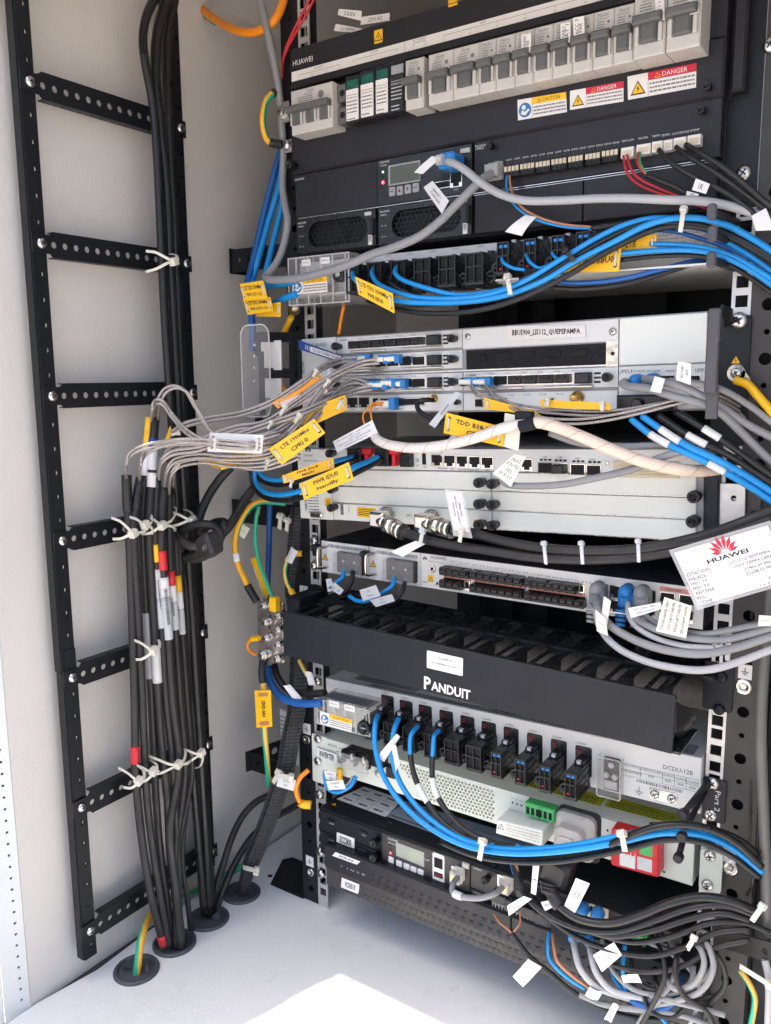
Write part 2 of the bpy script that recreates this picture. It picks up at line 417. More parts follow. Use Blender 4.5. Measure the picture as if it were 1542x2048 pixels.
# ---------------------------------------------------------------- objects
def thing(name, label, cat, org=(0, 0, 0), group=None):
    o = bpy.data.objects.new(name, None); COL.objects.link(o); o.location = V(org)/1000; o.empty_display_size = .01
    o['label'] = label; o['category'] = cat
    if group: o['group'] = group
    return o
def worg(o):
    p = V((0, 0, 0))
    while o is not None: p += V(o.location); o = o.parent
    return p*1000
def part(m, name, parent, label=None, kind=None):
    o = bpy.data.objects.new(name, m.mesh(name, worg(parent))); COL.objects.link(o); o.parent = parent
    if label: o['label'] = label
    if kind: o['kind'] = kind
    return o
def solo(m, name, label, cat, group=None):
    c = sum(m.v, V((0, 0, 0)))/len(m.v)
    o = bpy.data.objects.new(name, m.mesh(name, c)); COL.objects.link(o); o.location = c/1000
    o['label'] = label; o['category'] = cat
    if group: o['group'] = group
    return o
def struct(m, name):
    o = bpy.data.objects.new(name, m.mesh(name)); COL.objects.link(o); o['kind'] = 'structure'; return o
SH = {}
def shared(key, fn):
    if key not in SH: SH[key] = fn()
    return SH[key]
def inst(me, name, parent, M, label=None):
    o = bpy.data.objects.new(name, me); COL.objects.link(o); o.parent = parent
    o.matrix_local = Matrix.Translation(-worg(parent)/1000) @ M
    if label: o['label'] = label
    return o
def _pan(m1, m2):
    def f():
        m = MB(m1); m.lathe(F0, 0, 0, [(1, 0), (1, .18), (.93, .36), (.75, .52), (.5, .62), (.22, .66)], 18)
        m.mat(m2); 
        for k in range(2):
            a, b = ((.5, .11), (.11, .5))[k]; m.box(F0, -a, -b, a, b, .5, .665+.012*k)
        return m.mesh('screw')
    return f
def _hexw():
    m = MB('zinc'); m.cyl(F0, 0, 0, 1.25, 0, .18, 20, .03); m.mat('steel'); m.cyl(F0, 0, 0, 1.02, .18, .34, 18, .04)
    m.cyl(F0, 0, 0, .9, .34, .95, 6, .08); m.cyl(F0, 0, 0, .72, .95, 1.1, 16, .06); m.mat('ink')
    m.box(F0, -.38, -.08, .38, .08, 1.0, 1.115); m.box(F0, -.08, -.38, .08, .38, 1.0, 1.125)
    return m.mesh('bolt')
def screw(fr, a, b, r, parent, h=0, style='steel', name='screw', rot=.5, label=None):
    me = shared('scr_'+style, _pan('steel' if style == 'steel' else 'black_metal', 'ink' if style == 'steel' else 'dark_void'))
    return inst(me, name, parent, fr.M(a, b, h, r, rot), label)
def pscrew(fr, u, v, rp, parent, h=0, **k):
    a, b = fr.px(u, v, h+1); return screw(fr, a, b, rp*mmpx(fr.P(a, b, h)), parent, h, **k)
def bolt(fr, a, b, r, parent, h=0, name='bolt'): return inst(shared('bolt', _hexw), name, parent, fr.M(a, b, h, r, .4))

# ---------------------------------------------------------------- cables
def smooth(pts, k=7):
    P = [V(p) for p in pts]; o = []
    if len(P) < 3: return [P[0].lerp(P[-1], i/k) for i in range(k+1)]
    E = [P[0]*2-P[1]] + P + [P[-1]*2-P[-2]]
    for i in range(1, len(E)-2):
        a, b, c, d = E[i-1:i+3]
        # centripetal-like tension
        m1 = (c-a)*.5; m2 = (d-b)*.5; L = (c-b).length
        if m1.length > L*1.1: m1 = m1.normalized()*L*1.1
        if m2.length > L*1.1: m2 = m2.normalized()*L*1.1
        for j in range(k):
            t = j/k; o.append(b*(2*t**3-3*t**2+1) + m1*(t**3-2*t**2+t) + c*(-2*t**3+3*t**2) + m2*(t**3-t**2))
    o.append(P[-1]); return o
def ppt(p): return at(p[0], p[1], z=-443.5+p[3]) if p[2] == 'z' else at(p[0], p[1], x=p[3]) if len(p) > 3 else at(p[0], p[1], y=p[2])
def path(pts, k=7): return smooth([ppt(p) for p in pts], k)
def cable(pts, wpx, m, label, cat='cable', group=None, name='cable', k=7, n=10, parent=None, sleeves=()):
    """pts: (u, v, y) in photo px and real depth y; wpx = its width in photo px"""
    P = path(pts, k); r = wpx/2*mmpx(P[len(P)//2]); mb = MB(m); mb.tube(P, r, n)
    if parent is not None: o = part(mb, name, parent)
    else: o = solo(mb, name, label, cat, group)
    for sdef in sleeves:
        t0, t1, sm = sdef[:3]; Ls = [0]
        for i in range(1, len(P)): Ls.append(Ls[-1]+(P[i]-P[i-1]).length)
        def pt(t):
            t *= Ls[-1]; i = max(1, next((i for i in range(1, len(P)) if Ls[i] >= t), len(P)-1)); return P[i-1].lerp(P[i], min(1, (t-Ls[i-1])/(Ls[i]-Ls[i-1])))
        S = [pt(t0)] + [P[i] for i in range(len(P)) if t0*Ls[-1]+.3 < Ls[i] < t1*Ls[-1]-.3] + [pt(t1)]
        b = MB(sm); b.tube(S, r*(sdef[3] if len(sdef) > 3 else 1.14), n); part(b, sdef[4] if len(sdef) > 4 else 'marker_sleeve', o)
    o['_r'] = r; PATHS[o.name] = P
    return o
PATHS = {}
def offs(pts, dx, dy, dd=0): return [(p[0]+dx, p[1]+dy, p[2]+dd) for p in pts]
def xtie(u, v, ends, x, label, group, w_=2.8):
    """tie whose head sits where its crossing straps meet; ends = photo points of the strap ends, lying on the plane x"""
    c = at(u, v, x=x+5); t = thing('cable_tie', label, 'cable tie', c, group)
    for e in ends:
        p = at(e[0], e[1], x=x-5); q = (c+p)/2+V((4, 0, 2 if e[1] > v else -2)); b = MB('nylon'); b.strap(smooth([c, q, p, p+(p-q)*.35+V((-9, 0, 0))], 4), V((.3, -.1, 1)) if abs(e[0]-u) > abs(e[1]-v)*.6 else V((0, 1, 0)), w_, 1); part(b, 'strap', t)
    f = Fr(c, (-.1, .9, .3), (0, -.3, .9)); b = MB('nylon'); b.rbox(f, -4.6, -4.2, 4.6, 4.2, -3, 3.6, 1.2, 1); part(b, 'head', t); return t
TIE_N = [0]
def tie(u, v, y, ang, wpx, hpx, label, tail=10, m='nylon', group='nylon cable ties', tang=None):
    """cable tie: band across a bundle (centre u, v; ang = direction of the band in the picture, degrees), head at its end, tail"""
    a = R_(ang); du, dv = math.cos(a), -math.sin(a); nu, nv = -dv, du
    c = at(u, v, y=y); k = mmpx(c); t = thing('cable_tie', label, 'cable tie', c, group)
    bw = 3.6*1.0 if wpx == 0 else wpx*k
    L = hpx/2
    pts = [];  N = 8
    for i in range(N+1):
        s_ = -1+2*i/N; pts.append(at(u+du*L*s_, v+dv*L*s_, y=y-math.sqrt(max(0, 1-s_*s_*.92))*L*k*.35))
    wd = at(u+nu, v+nv, y=y)-at(u, v, y=y)
    b = MB(m); b.strap(pts, wd, bw, 1.1); part(b, 'band', t)
    hp = pts[-1]; hd = (pts[-1]-pts[-2]).normalized(); f = Fr(hp, wd, hd)
    b = MB(m); b.rbox(f, -bw*.8, -bw*.5, bw*.8, bw*.8, -bw*.5, bw*.8, bw*.25, bw*.2); part(b, 'head', t)
    if tail:
        ta = R_(tang if tang is not None else ang+35); e = at(u+du*L+math.cos(ta)*tail, v+dv*L-math.sin(ta)*tail, y=y-6)
        b = MB(m); b.strap(smooth([hp, hp.lerp(e, .5)+V((0, -2, 0)), e], 4), wd, bw*.8, .9); part(b, 'tail', t)
    return t
TXTS = dict()
def tag(y, c, lines, label, m='yellow_tag', cat='cable tag', group=None, holes='both', th=.9, ink='ink', name='cable_tag', hw=.62, tall=.2, bend=0, tie_m='nylon', mg=.82):
    """flat marker plate by its four photo corners TL TR BR BL at depth y (one or four values)"""
    q = QP(y, *c); o = thing(name, label, cat, q.P(q.w/2, q.h/2), group); b = MB(m); W_, H_ = q.w, q.h; hs = []
    if holes:
        for sa in ((.07, .93) if holes == 'both' else (.07,) if holes == 'l' else (.93,)):
            for sb in (.24, .76): hs.append((sa*W_, sb*H_))
        if holes == 'ends': hs = []
    if hs: b.plate(q, rect(0, 0, W_, H_), [circ(a, bb, min(W_*.035, H_*.1), 10) for a, bb in hs], 0, th)
    else:
        if not lines and th < .6:      # an empty paper flag curls a little
            K = 7; s_ = .16*min(W_, H_)*(1 if len(label) % 2 else -1); b.smooth = False
            rr_ = [[q.P(W_*k/K, 0, s_*math.sin(3*k/K)), q.P(W_*k/K, H_, s_*math.sin(3*k/K+.3)), q.P(W_*k/K, H_, s_*math.sin(3*k/K+.3)+th), q.P(W_*k/K, 0, s_*math.sin(3*k/K)+th)] for k in range(K+1)]
            b.ring(rr_)
        else: b.box(q, 0, 0, W_, H_, 0, th)
    part(b, 'plate', o)
    if hs:
        for sa in sorted(set(a for a, _ in hs)):
            b = MB(tie_m); b.rbox(q, sa-W_*.017, .22*H_, sa+W_*.017, .78*H_, th, th+1.6, .4, .3); part(b, 'tie_strap', o)
    if lines:
        b = MB(ink); n = len(lines); lines = ['*'+t if (t and 'yellow' in m and t[0] != '*') else t for t in lines]
        for i, t in enumerate(lines):
            if not t: continue
            full = max(len(x) for x in lines); ww = W_*hw*(len(t)/full if full else 1)
            b.text(q, t, W_/2, H_*(.5+mg*.5-(i+.5)*mg/n), ww, H_*tall if tall < 1 else tall, th+.12)
        part(b, 'lettering', o)
    return o
def flag(y, c, lines, label, m='paper', **k):
    k.setdefault('holes', None); k.setdefault('th', .35); k.setdefault('cat', 'cable label'); k.setdefault('name', 'cable_label'); k.setdefault('hw', .8)
    return tag(y, c, lines, label, m=m, **k)
# ================================================================ the cabinet shell
XL, ZF, YF, YB, XR, ZT = -150.0, -443.5, -311.0, 420.0, 730.0, 672.0
FW = Fr((XL, 0, 0), (0, 1, 0), (0, 0, 1))            # left wall frame, a = y, b = z, h = +x
FFl = Fr((0, 0, ZF), (1, 0, 0), (0, 1, 0))           # floor frame
m = MB('wall_paint'); m.box(FW, YF, ZF-30, YB, ZT, -3, 0); struct(m, 'left_wall')
m = MB('wall_paint'); fb = Fr((0, YB, 0), (1, 0, 0), (0, 0, 1)); m.box(fb, XL-3, ZF-30, XR+3, ZT, -3, 0); struct(m, 'back_wall')
m = MB('wall_paint'); m.box(Fr((XR, 0, 0), (0, -1, 0), (0, 0, 1)), -YB, ZF-30, -YF, ZT, -3, 0); struct(m, 'right_wall')
m = MB('wall_paint'); m.box(Fr((0, 0, ZT), (1, 0, 0), (0, 1, 0)), XL-30, YF-6, XR+30, YB, 0, 40); struct(m, 'ceiling')
m = MB('wall_paint'); m.box(Fr((0, 0, 585), (1, 0, 0), (0, 1, 0)), XL, -292, XR, -270, 0, 87); struct(m, 'added_shade_header')  # unseen header, added to cut the sky light on the top equipment
# floor with a dark gap against the left wall
m = MB('floor_paint'); m.prism(FFl, [(XL+2.0, YB), (XL+5, -100), (XL+9, -170), (XL+13, -235), (XL+2, YF+6), (XL+2, YF+2), (XL+3, YF-40), (XR, YF-40), (XR, YB)][::-1], -3, 0)
struct(m, 'floor')
m = MB('gasket'); m.box(FFl, XL, YF, XL+30, YB, -12, -4); struct(m, 'floor_gap_seal')
# ground outside
m = MB('concrete'); m.box(Fr((0, 0, -640), (1, 0, 0), (0, 1, 0)), -60000, -60000, 60000, 60000, -50, 0); struct(m, 'ground')
# the cabinet's lower body and the door frame
m = MB('flange_paint')
m.box(Fr((0, 0, -640), (1, 0, 0), (0, 1, 0)), XL-28, YF-38, XR+28, YB+5, 0, 180)
struct(m, 'cabinet_plinth')
o = thing('front_post', 'white folded steel door post with a row of small holes, left edge of the cabinet', 'cabinet post', (XL, YF, ZF))
m = MB('flange_paint'); f = Fr((XL, YF, 0), (-1, 0, 0), (0, 0, 1)); fw = Fr((XL, YF-2, ZF), (-.36, -.93, 0), (0, 0, 1))
hs = []
fx = Fr((XL+.5, YF-.8, ZF), (-.30, -.954, 0), (0, 0, 1))
n = -1
fq = Fr((XL+.5, YF-.8, ZF), (.30, .954, 0), (0, 0, 1))
m.plate(fq, rect(-26, -8, 0, 1115), [circ(-8.5, 12+13*i, 1.5, 8) for i in range(84)], -1.6, 0); part(m, 'perforated_flange', o)
m = MB('flange_paint'); m.box(fq, -71.5, -8, -26.2, 1115, -5, -1.8, .8); part(m, 'outer_fold', o)
m = MB('flange_paint'); m.box(fq, -70, -12, 1, -8.2, -14, 3, .5); part(m, 'sill_end', o)
m = MB('ink'); m.box(fq, -24, 0, -2, 1110, -6, -5); part(m, 'backing', o)
# open door, seen at the edge of the picture and throwing the shade on the floor
o = thing('cabinet_door', 'white steel cabinet door swung open beside the left post', 'cabinet door', (XL-40, YF-60, ZF))
m = MB('flange_paint'); fd = Fr((XL+.5-.3*72, YF-.8-.954*72, ZF-40), (-.30, -.954, 0), (0, 0, 1)); m.box(fd, 0, 0, 620, ZT-ZF+40, 0, 28, 2); part(m, 'panel', o)
m = MB('steel')
for zz in (120, 560, 1000): m = MB('steel'); m.cyl(Fr(fd.P(-6, zz, 10), (1, 0, 0), (0, 1, 0)), 0, 0, 6, 0, 60, 12); part(m, 'hinge', o)
m = MB('black_plastic'); m.rbox(fd, 560, 480, 590, 640, 28, 44, 6, 2); part(m, 'handle', o)

# ================================================================ cable ladder on the left wall
LX, Y0, Y1, Z0, ZS = -124.0, -251.0, -63.5, 508.0, 147.7
o = thing('cable_ladder', 'black steel ladder rack with perforated rungs fixed to the white side wall', 'cable ladder', (LX, -157, ZF))
FL = Fr((LX, 0, 0), (0, 1, 0), (0, 0, 1))
def rail(yc, sgn, z0, z1):
    m = MB('black_paint'); hs = []
    a0, a1 = (yc-7.5, yc+8) if sgn < 0 else (yc-15, yc+5)
    zz = z0+14; i = 0
    while zz < z1-8:
        hs.append(circ(yc+1.5, zz, 2.3, 10)); zz += 24.6
    m.plate(FL, rect(a0, z0, a1, z1), hs, -2, 0)
    m.box(Fr((LX, a0 if sgn < 0 else a1, 0), (1, 0, 0), (0, 0, 1)), -13, z0, -2, z1, -1, 1)
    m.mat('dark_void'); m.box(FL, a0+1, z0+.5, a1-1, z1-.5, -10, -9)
    part(m, 'rail', o)
rail(Y0, -1, -412, -78); rail(Y0-1.5, -1, -76, 700); rail(Y1, 1, -400, -76); rail(Y1+1, 1, -74, 700)
m = MB('black_paint'); m.box(FL, Y0-7, -100, Y0+7, -52, 0, .8); part(m, 'splice_plate', o)
for i in range(7):
    z = Z0-ZS*i; f = Fr((LX, Y0, z), (0, Y1-Y0, 0), (0, 0, 1)); Lr = Y1-Y0; m = MB('black_paint')
    m.plate(f, [(-10, -9), (10, -9), (13, -12.5), (Lr-13, -12.5), (Lr-10, -9), (Lr+8, -9), (Lr+8, 9), (Lr-10, 9), (Lr-13, 12.5), (13, 12.5), (10, 9), (-10, 9)],
            [circ(14+k*12.9, 0, 3.3, 12) for k in range(13)], .6, 2.4)
    m.box(f, 14, 11.5, Lr-14, 12.6, -8, .5); m.box(f, 14, -12.6, Lr-14, -11.5, -8, .5)
    part(m, 'rung', o)
    screw(f, 0, 0, 5.2, o, 2.4, rot=.3*i); screw(f, Lr, 0, 5.0, o, 2.4, rot=.7+.4*i)
# rubber grommets in the floor
def grommet(u, v, rm, label, dx=0):
    p = at(u, v, z=ZF); f = Fr(p, (1, 0, 0), (0, 1, 0)); t = thing('cable_grommet', label, 'grommet', p, 'rubber cable grommets in the floor')
    m = MB('slate_rubber'); m.lathe(f, 0, 0, [(rm, 0), (rm, 2), (rm-1.2, 3.4), (rm*.84, 4), (rm*.80, 1.2), (rm*.79, .8)], 40, False, False); part(m, 'rim', t)
    m = MB('slate_rubber'); pr = []
    for k in range(9):
        q = rm*.79*(1-k/9); pr += [(q, .9-.0*k), (q-rm*.03, 1.7), (q-rm*.06, .8)]
    m.lathe(f, 0, 0, pr, 36, False, True); part(m, 'membrane', t)
    m = MB('slate_rubber')
    for a in (.3, 1.9, 3.7): m.face(range(m.add([f.P(3*math.cos(a), 3*math.sin(a), 1.5), f.P(rm*.62*math.cos(a), rm*.62*math.sin(a), 2), f.P(rm*.5*math.cos(a+.5), rm*.5*math.sin(a+.5), 9)]), len(m.v)))
    part(m, 'torn_flap', t)
grommet(273, 1941, 26, 'round dark rubber grommet nearest the camera with one green and yellow wire through it')
grommet(349, 1887, 26, 'round rubber grommet packed with many black cables and a red sleeve')
grommet(417, 1838, 26, 'round rubber grommet with two thick and two curved black cables, third from the front')
grommet(483, 1787, 25, 'rearmost round rubber grommet taking the braided cable bundle')
m = MB('dark_void'); p = at(540, 1752, z=ZF); m.cyl(Fr(p, (1, 0, 0), (0, 1, 0)), 0, 0, 3.4, -1, .4, 16); oo = struct(m, 'floor_hole')

# ================================================================ rack frame
RK = thing('rack_frame', 'black steel equipment rack with silver square-hole mounting rails on both sides', 'rack', (240, 20, ZF))
FR = Fr((0, 0, 0), (1, 0, 0), (0, 0, 1))            # rack front plane, a = x, b = z, h toward the viewer
def zhole():
    zs = []; k = 16
    for i in range(-10, 17):
        z0 = 44.45*i
        for d in (6.35, 22.2, 38.1): zs.append(z0-d)
    return zs
ZH = zhole()
for xc, s in ((8.7, -1), (473.9, 1)):
    m = MB('rail_zinc'); zlo = -443 if s < 0 else -520
    zl = zlo + (0 if s < 0 else 80)
    m.box(FR, xc-8, zl, xc-4.9, 680, -1.6, 0); m.box(FR, xc+4.9, zl, xc+7.5, 680, -1.6, 0)
    zz = [z for z in ZH if zl+6 < z < 676]; zz.sort(); prev = zl
    for z in zz: m.box(FR, xc-4.9, prev, xc+4.9, z-4.9, -1.6, 0); prev = z+4.9
    m.box(FR, xc-4.9, prev, xc+4.9, 680, -1.6, 0)
    part(m, 'mounting_rail', RK)
    m = MB('dark_void'); m.box(FR, xc-7, zlo+ (40 if s < 0 else 82), xc+7, 678, -14, -13); part(m, 'rail_backing', RK)
# left upright: black plate beside the rail, with round holes, then the side return
m = MB('black_paint'); hs = []
z = -425
while z < 660: hs.append(circ(-11.5, z, 2.2 if (int((z+425)/22.2)) % 3 else 4.2, 12)); z += 22.2
m.plate(FR, rect(-25, -443, .5, 680), hs, -2.5, -.6)
m.box(FR, -25, -443, -23, 680, -40, -2.6); part(m, 'upright', RK)
m = MB('dark_void'); m.box(FR, -24, -400, -1, 678, -12, -11); part(m, 'upright_backing', RK)
m = MB('brown_paint'); hs = []
z = -425; i = 0
while z < 660: hs.append(circ(495, z, 5.2 if i % 2 == 0 else 2.4, 14)); z += 22.2; i += 1
m.plate(FR, rect(481.6, -443, 512, 680), hs, -2.5, -.6); m.box(FR, 510, -443, 512, 680, -60, -2.6)
part(m, 'upright', RK)
m = MB('dark_void'); m.box(FR, 482, -443, 510, 678, -14, -13); part(m, 'upright_backing', RK)
m = MB('black_metal'); m.box(FR, 512.2, -443, 560, 680, -30, -22, 1); part(m, 'side_panel', RK)
m = MB('black_metal'); m.box(FR, 560, -443, 600, 680, 10, 16, 1); part(m, 'side_strip', RK)
# left foot plate
m = MB('black_paint')
pa = [at(536, 1768, z=ZF+.6), at(589, 1708, z=ZF+.6), at(610, 1722, z=ZF+.6)]
m.prism(FFl, [(-80, -2), (-24, -2), (-24, 62), (-96, 62), (-104, 50)], .6, 3, .4)
m.mat('dark_void'); m.cyl(FFl, -78, 8, 2.2, 3, 3.15, 12); m.cyl(FFl, -62, 54, 2.2, 3, 3.15, 12); part(m, 'foot_plate', RK)
# rear uprights and rear panel seen between the equipment
m = MB('black_metal'); fr_ = Fr((0, 330, 0), (1, 0, 0), (0, 0, 1))
for xc in (40, 95, 150, 300, 440): m.plate(fr_, rect(xc-16, -443, xc+16, 680), [circ(xc, z, 3, 10) for z in range(-400, 660, 44)], -2, 0)
part(m, 'rear_upright', RK)
m = MB('black_metal'); m.box(fr_, -10, -300, 600, 680, -60, -50); part(m, 'rear_panel', RK)
# three perforated brackets reaching to the wall
def bracket(z, x0, y, hh, label=None):
    m = MB('black_paint'); f = Fr((0, y, 0), (1, 0, 0), (0, 0, 1))
    m.plate(f, rect(x0, z-hh/2, -18, z+hh/2), [circ(x0+12+i*17, z, 2.8, 12) for i in range(int((-22-x0)/17))], -1.5, .5)
    part(m, 'side_bracket', RK, label); return m
bracket(372, -128, 18, 27); bracket(59, -140, 14, 30); bracket(-262, -91, -20, 24)
m = MB('black_paint'); m.plate(Fr((-130, 18, 372), (0, 1, 0), (0, 0, 1)), rect(-2, -15, 34, 15), [circ(15, 0, 6, 14)], -1, 1); part(m, 'bracket_ear', RK)
m = MB('black_paint'); m.plate(Fr((-92, -20, -262), (.25, .97, 0), (0, 0, 1)), rect(-6, -13, 56, 14), [circ(12, 0, 5, 14), circ(38, 2, 5, 14)], -1, 1); part(m, 'bracket_ear', RK)
m = MB('black_paint'); m.plate(Fr((0, 34, -262), (1, 0, 0), (0, 0, 1)), rect(-78, -14, -20, 14), [circ(-55, 0, 3, 14)], -1, 1); part(m, 'side_bracket', RK)
# extra screws on the left upright
for (u, v, rp) in ((605, 1160, 0),): pass
# earth marks on the uprights
def earth_label(u, v, y=-.4, k=1.0):
    f = FR; a, b = f.px(u, v, .6); m = MB('paper'); m.box(f, a-6*k, b-7*k, a+6*k, b+7*k, -.5, .4)
    m.mat('ink')
    m.quad(f, a-.4, b, a+.4, b+4*k, .55)
    for i, ww in enumerate((3.2, 2.1, 1.0)): m.quad(f, a-ww*k, b-i*1.5*k-.35, a+ww*k, b-i*1.5*k+.35, .55)
    part(m, 'earth_label', RK)
for u, v in ((607, 1183), (613, 1458), (619, 1723), (1490, 1344), (1458, 1712)): earth_label(u, v, k=.95 if u > 900 else 1)
for u, v, rp in ((612, 1480, 9), (620, 1745, 8.5), (1486, 1374, 16), (1459, 1737, 15)):
    a, b = FR.px(u, v, 1); r = rp*mmpx(FR.P(a, b)); m = MB('nickel'); m.lathe(FR, a, b, [(r, -.5), (r, .6), (r*.95, .9), (r*.4, .95), (r*.38, -.2)], 22, False, False)
    m.mat('steel'); m.cyl(FR, a, b, r*.38, -1, -.3, 12); part(m, 'earth_nut', RK)
for u, v, rp, st in ((634, 1362, 8, 'steel'), (638, 1590, 10, 'steel'), (640, 1704, 10, 'steel'), (641, 1748, 9, 'steel'), (1457, 1090, 9, 'steel')):
    pscrew(FR, u, v, rp, RK, 1.5, style=st)
for u, v, rp, st in ((1442, 118, 6, 'black'), (1424, 178, 6, 'black')): pass
# big pan screws on the right upright
for u, v, rp in ((1487, 346, 15), (1541, 90, 16), (1502, 975, 9), (1425, 1567, 13), (1421, 1630, 13)): pscrew(FR, u, v, rp, RK, .5, rot=.9)
m = MB('slate_paint'); a0, b1 = FR.px(1408, 1552, 1.5); a1, b0 = FR.px(1447, 1641, 1.5); m.rbox(FR, a0, b0-4, a1+1, b1, -.2, 1.8, 2, .4)
m.mat('ink_white'); m.text(FR, 'Part 2', (a0+a1)/2+3.5, (b0+b1)/2-2, 20, 4.6, 1.95, -math.pi/2); part(m, 'lacing_bracket_plate', RK)
# cross bar at the far right bottom
m = MB('brown_paint'); f = Fr(at(1432, 1872, y=-14), at(1542, 1905, y=-40)-at(1432, 1872, y=-14), V((0, 0, 1)))
m.plate(f, rect(-2, -9, 90, 9), [circ(20, 0, 2.2), circ(55, 0, 3.2)], -1, 1); part(m, 'cross_bar', RK)
# ================================================================ helpers for rack equipment
def blk(fr, T, name, mt, p0, p1, h0, h1, bev=.4, label=None, r=0):
    a0, b0 = fr.px(*p0, h1); a1, b1 = fr.px(*p1, h1)
    if a0 > a1: a0, a1 = a1, a0
    if b0 > b1: b0, b1 = b1, b0
    m = MB(mt)
    if r: m.rbox(fr, a0, b0, a1, b1, h0, h1, r, bev)
    else: m.box(fr, a0, b0, a1, b1, h0, h1, bev)
    part(m, name, T, label); return a0, b0, a1, b1
def lettering(fr, T, items, h, ink='ink_white', name='lettering', rot=0):
    """items: (text, u, v, width mm or 0, height mm)"""
    m = MB(ink)
    for t, u, v, w_, hh in items:
        a, b = fr.px(u, v, h); m.text(fr, t, a, b, w_, hh, h+.12, rot, fit=bool(w_))
    return part(m, name, T)
def thumbscrew(fr, a, b, r, T, h, L=7, name='thumbscrew', mt='black_plastic'):
    def f():
        m = MB(mt); m.lathe(F0, 0, 0, [(.75, 0), (.75, 1.2), (1, 1.3), (1, 2.6), (.92, 2.8), (.6, 2.8), (.55, 2.4), (.1, 2.4)], 18)
        m.mat('dark_void' if mt != 'dark_void' else 'black_metal'); m.box(F0, -.4, -.09, .4, .09, 2.3, 2.44); m.box(F0, -.09, -.4, .09, .4, 2.3, 2.45); return m.mesh('thumbscrew')
    return inst(shared('ths_'+mt, f), name, T, fr.M(a, b, h, r, .5))
def pthumb(fr, u, v, rp, T, h, **k):
    a, b = fr.px(u, v, h+4); thumbscrew(fr, a, b, rp*mmpx(fr.P(a, b, h)), T, h, **k)
def warn_tri(m, fr, a, b, s, h, body='yellow_tag', frame_='ink'):
    q = [(a-s*.58, b-s*.5), (a+s*.58, b-s*.5), (a, b+s*.5)]
    m.mat(frame_); m.poly(fr, q, h); m.mat(body)
    m.poly(fr, [(a+(x-a)*.76, b-s*.12+(y-b+s*.12)*.74) for x, y in q], h+.1)
    m.mat('ink'); m.poly(fr, [(a+s*.05, b+s*.2), (a-s*.12, b-s*.12), (a-s*.01, b-s*.1), (a-s*.05, b-s*.36), (a+s*.13, b-s*.03), (a+s*.02, b-s*.05)], h+.2)
def caution(fr, T, p, name='warning_label', head='CAUTION', col='yellow_tag', ink='ink', pic='book', h=.3, seed=3):
    """p: photo corners TL, TR, BR, BL of a warning sticker lying on frame fr at height h"""
    q = Qd(*[fr.W(u, v, h) for u, v in p]); m = MB('paper_warm'); W_, H_ = q.w, q.h; m.box(q, 0, 0, W_, H_, -.2, .08)
    c = W_*.31; m.mat('ink'); m.quad(q, c-.25, 0, c, H_, .16); m.mat(col); m.quad(q, c, H_*.66, W_, H_, .16)
    m.mat(ink); m.text(q, head, c+(W_-c)*.56, H_*.83, (W_-c)*.52, H_*.19, .24)
    if pic == 'book':
        m.mat('blue_print'); m.poly(q, circ(c*.5, H_*.45, min(c*.44, H_*.36), 20), .16)
        m.mat('paper'); m.poly(q, circ(c*.42, H_*.58, c*.14, 12), .24); m.poly(q, [(c*.2, H_*.28), (c*.5, H_*.18), (c*.82, H_*.42), (c*.72, H_*.5), (c*.5, H_*.36), (c*.3, H_*.46)], .24)
    else: warn_tri(m, q, c*.5, H_*.45, min(c*.8, H_*.6), .16)
    if head == 'DANGER' or head == 'CAUTION': warn_tri(m, q, c+(W_-c)*.2, H_*.83, H_*.22, .2, col, 'ink' if col == 'yellow_tag' else 'yellow_tag')
    m.mat('ink_grey')
    for i in range(3): m.fake(q, c+1, H_*(.5-.17*i)-.02*H_, W_-1, H_*(.5-.17*i)+.055*H_, .18, seed+i, W_/60)
    part(m, name, T)
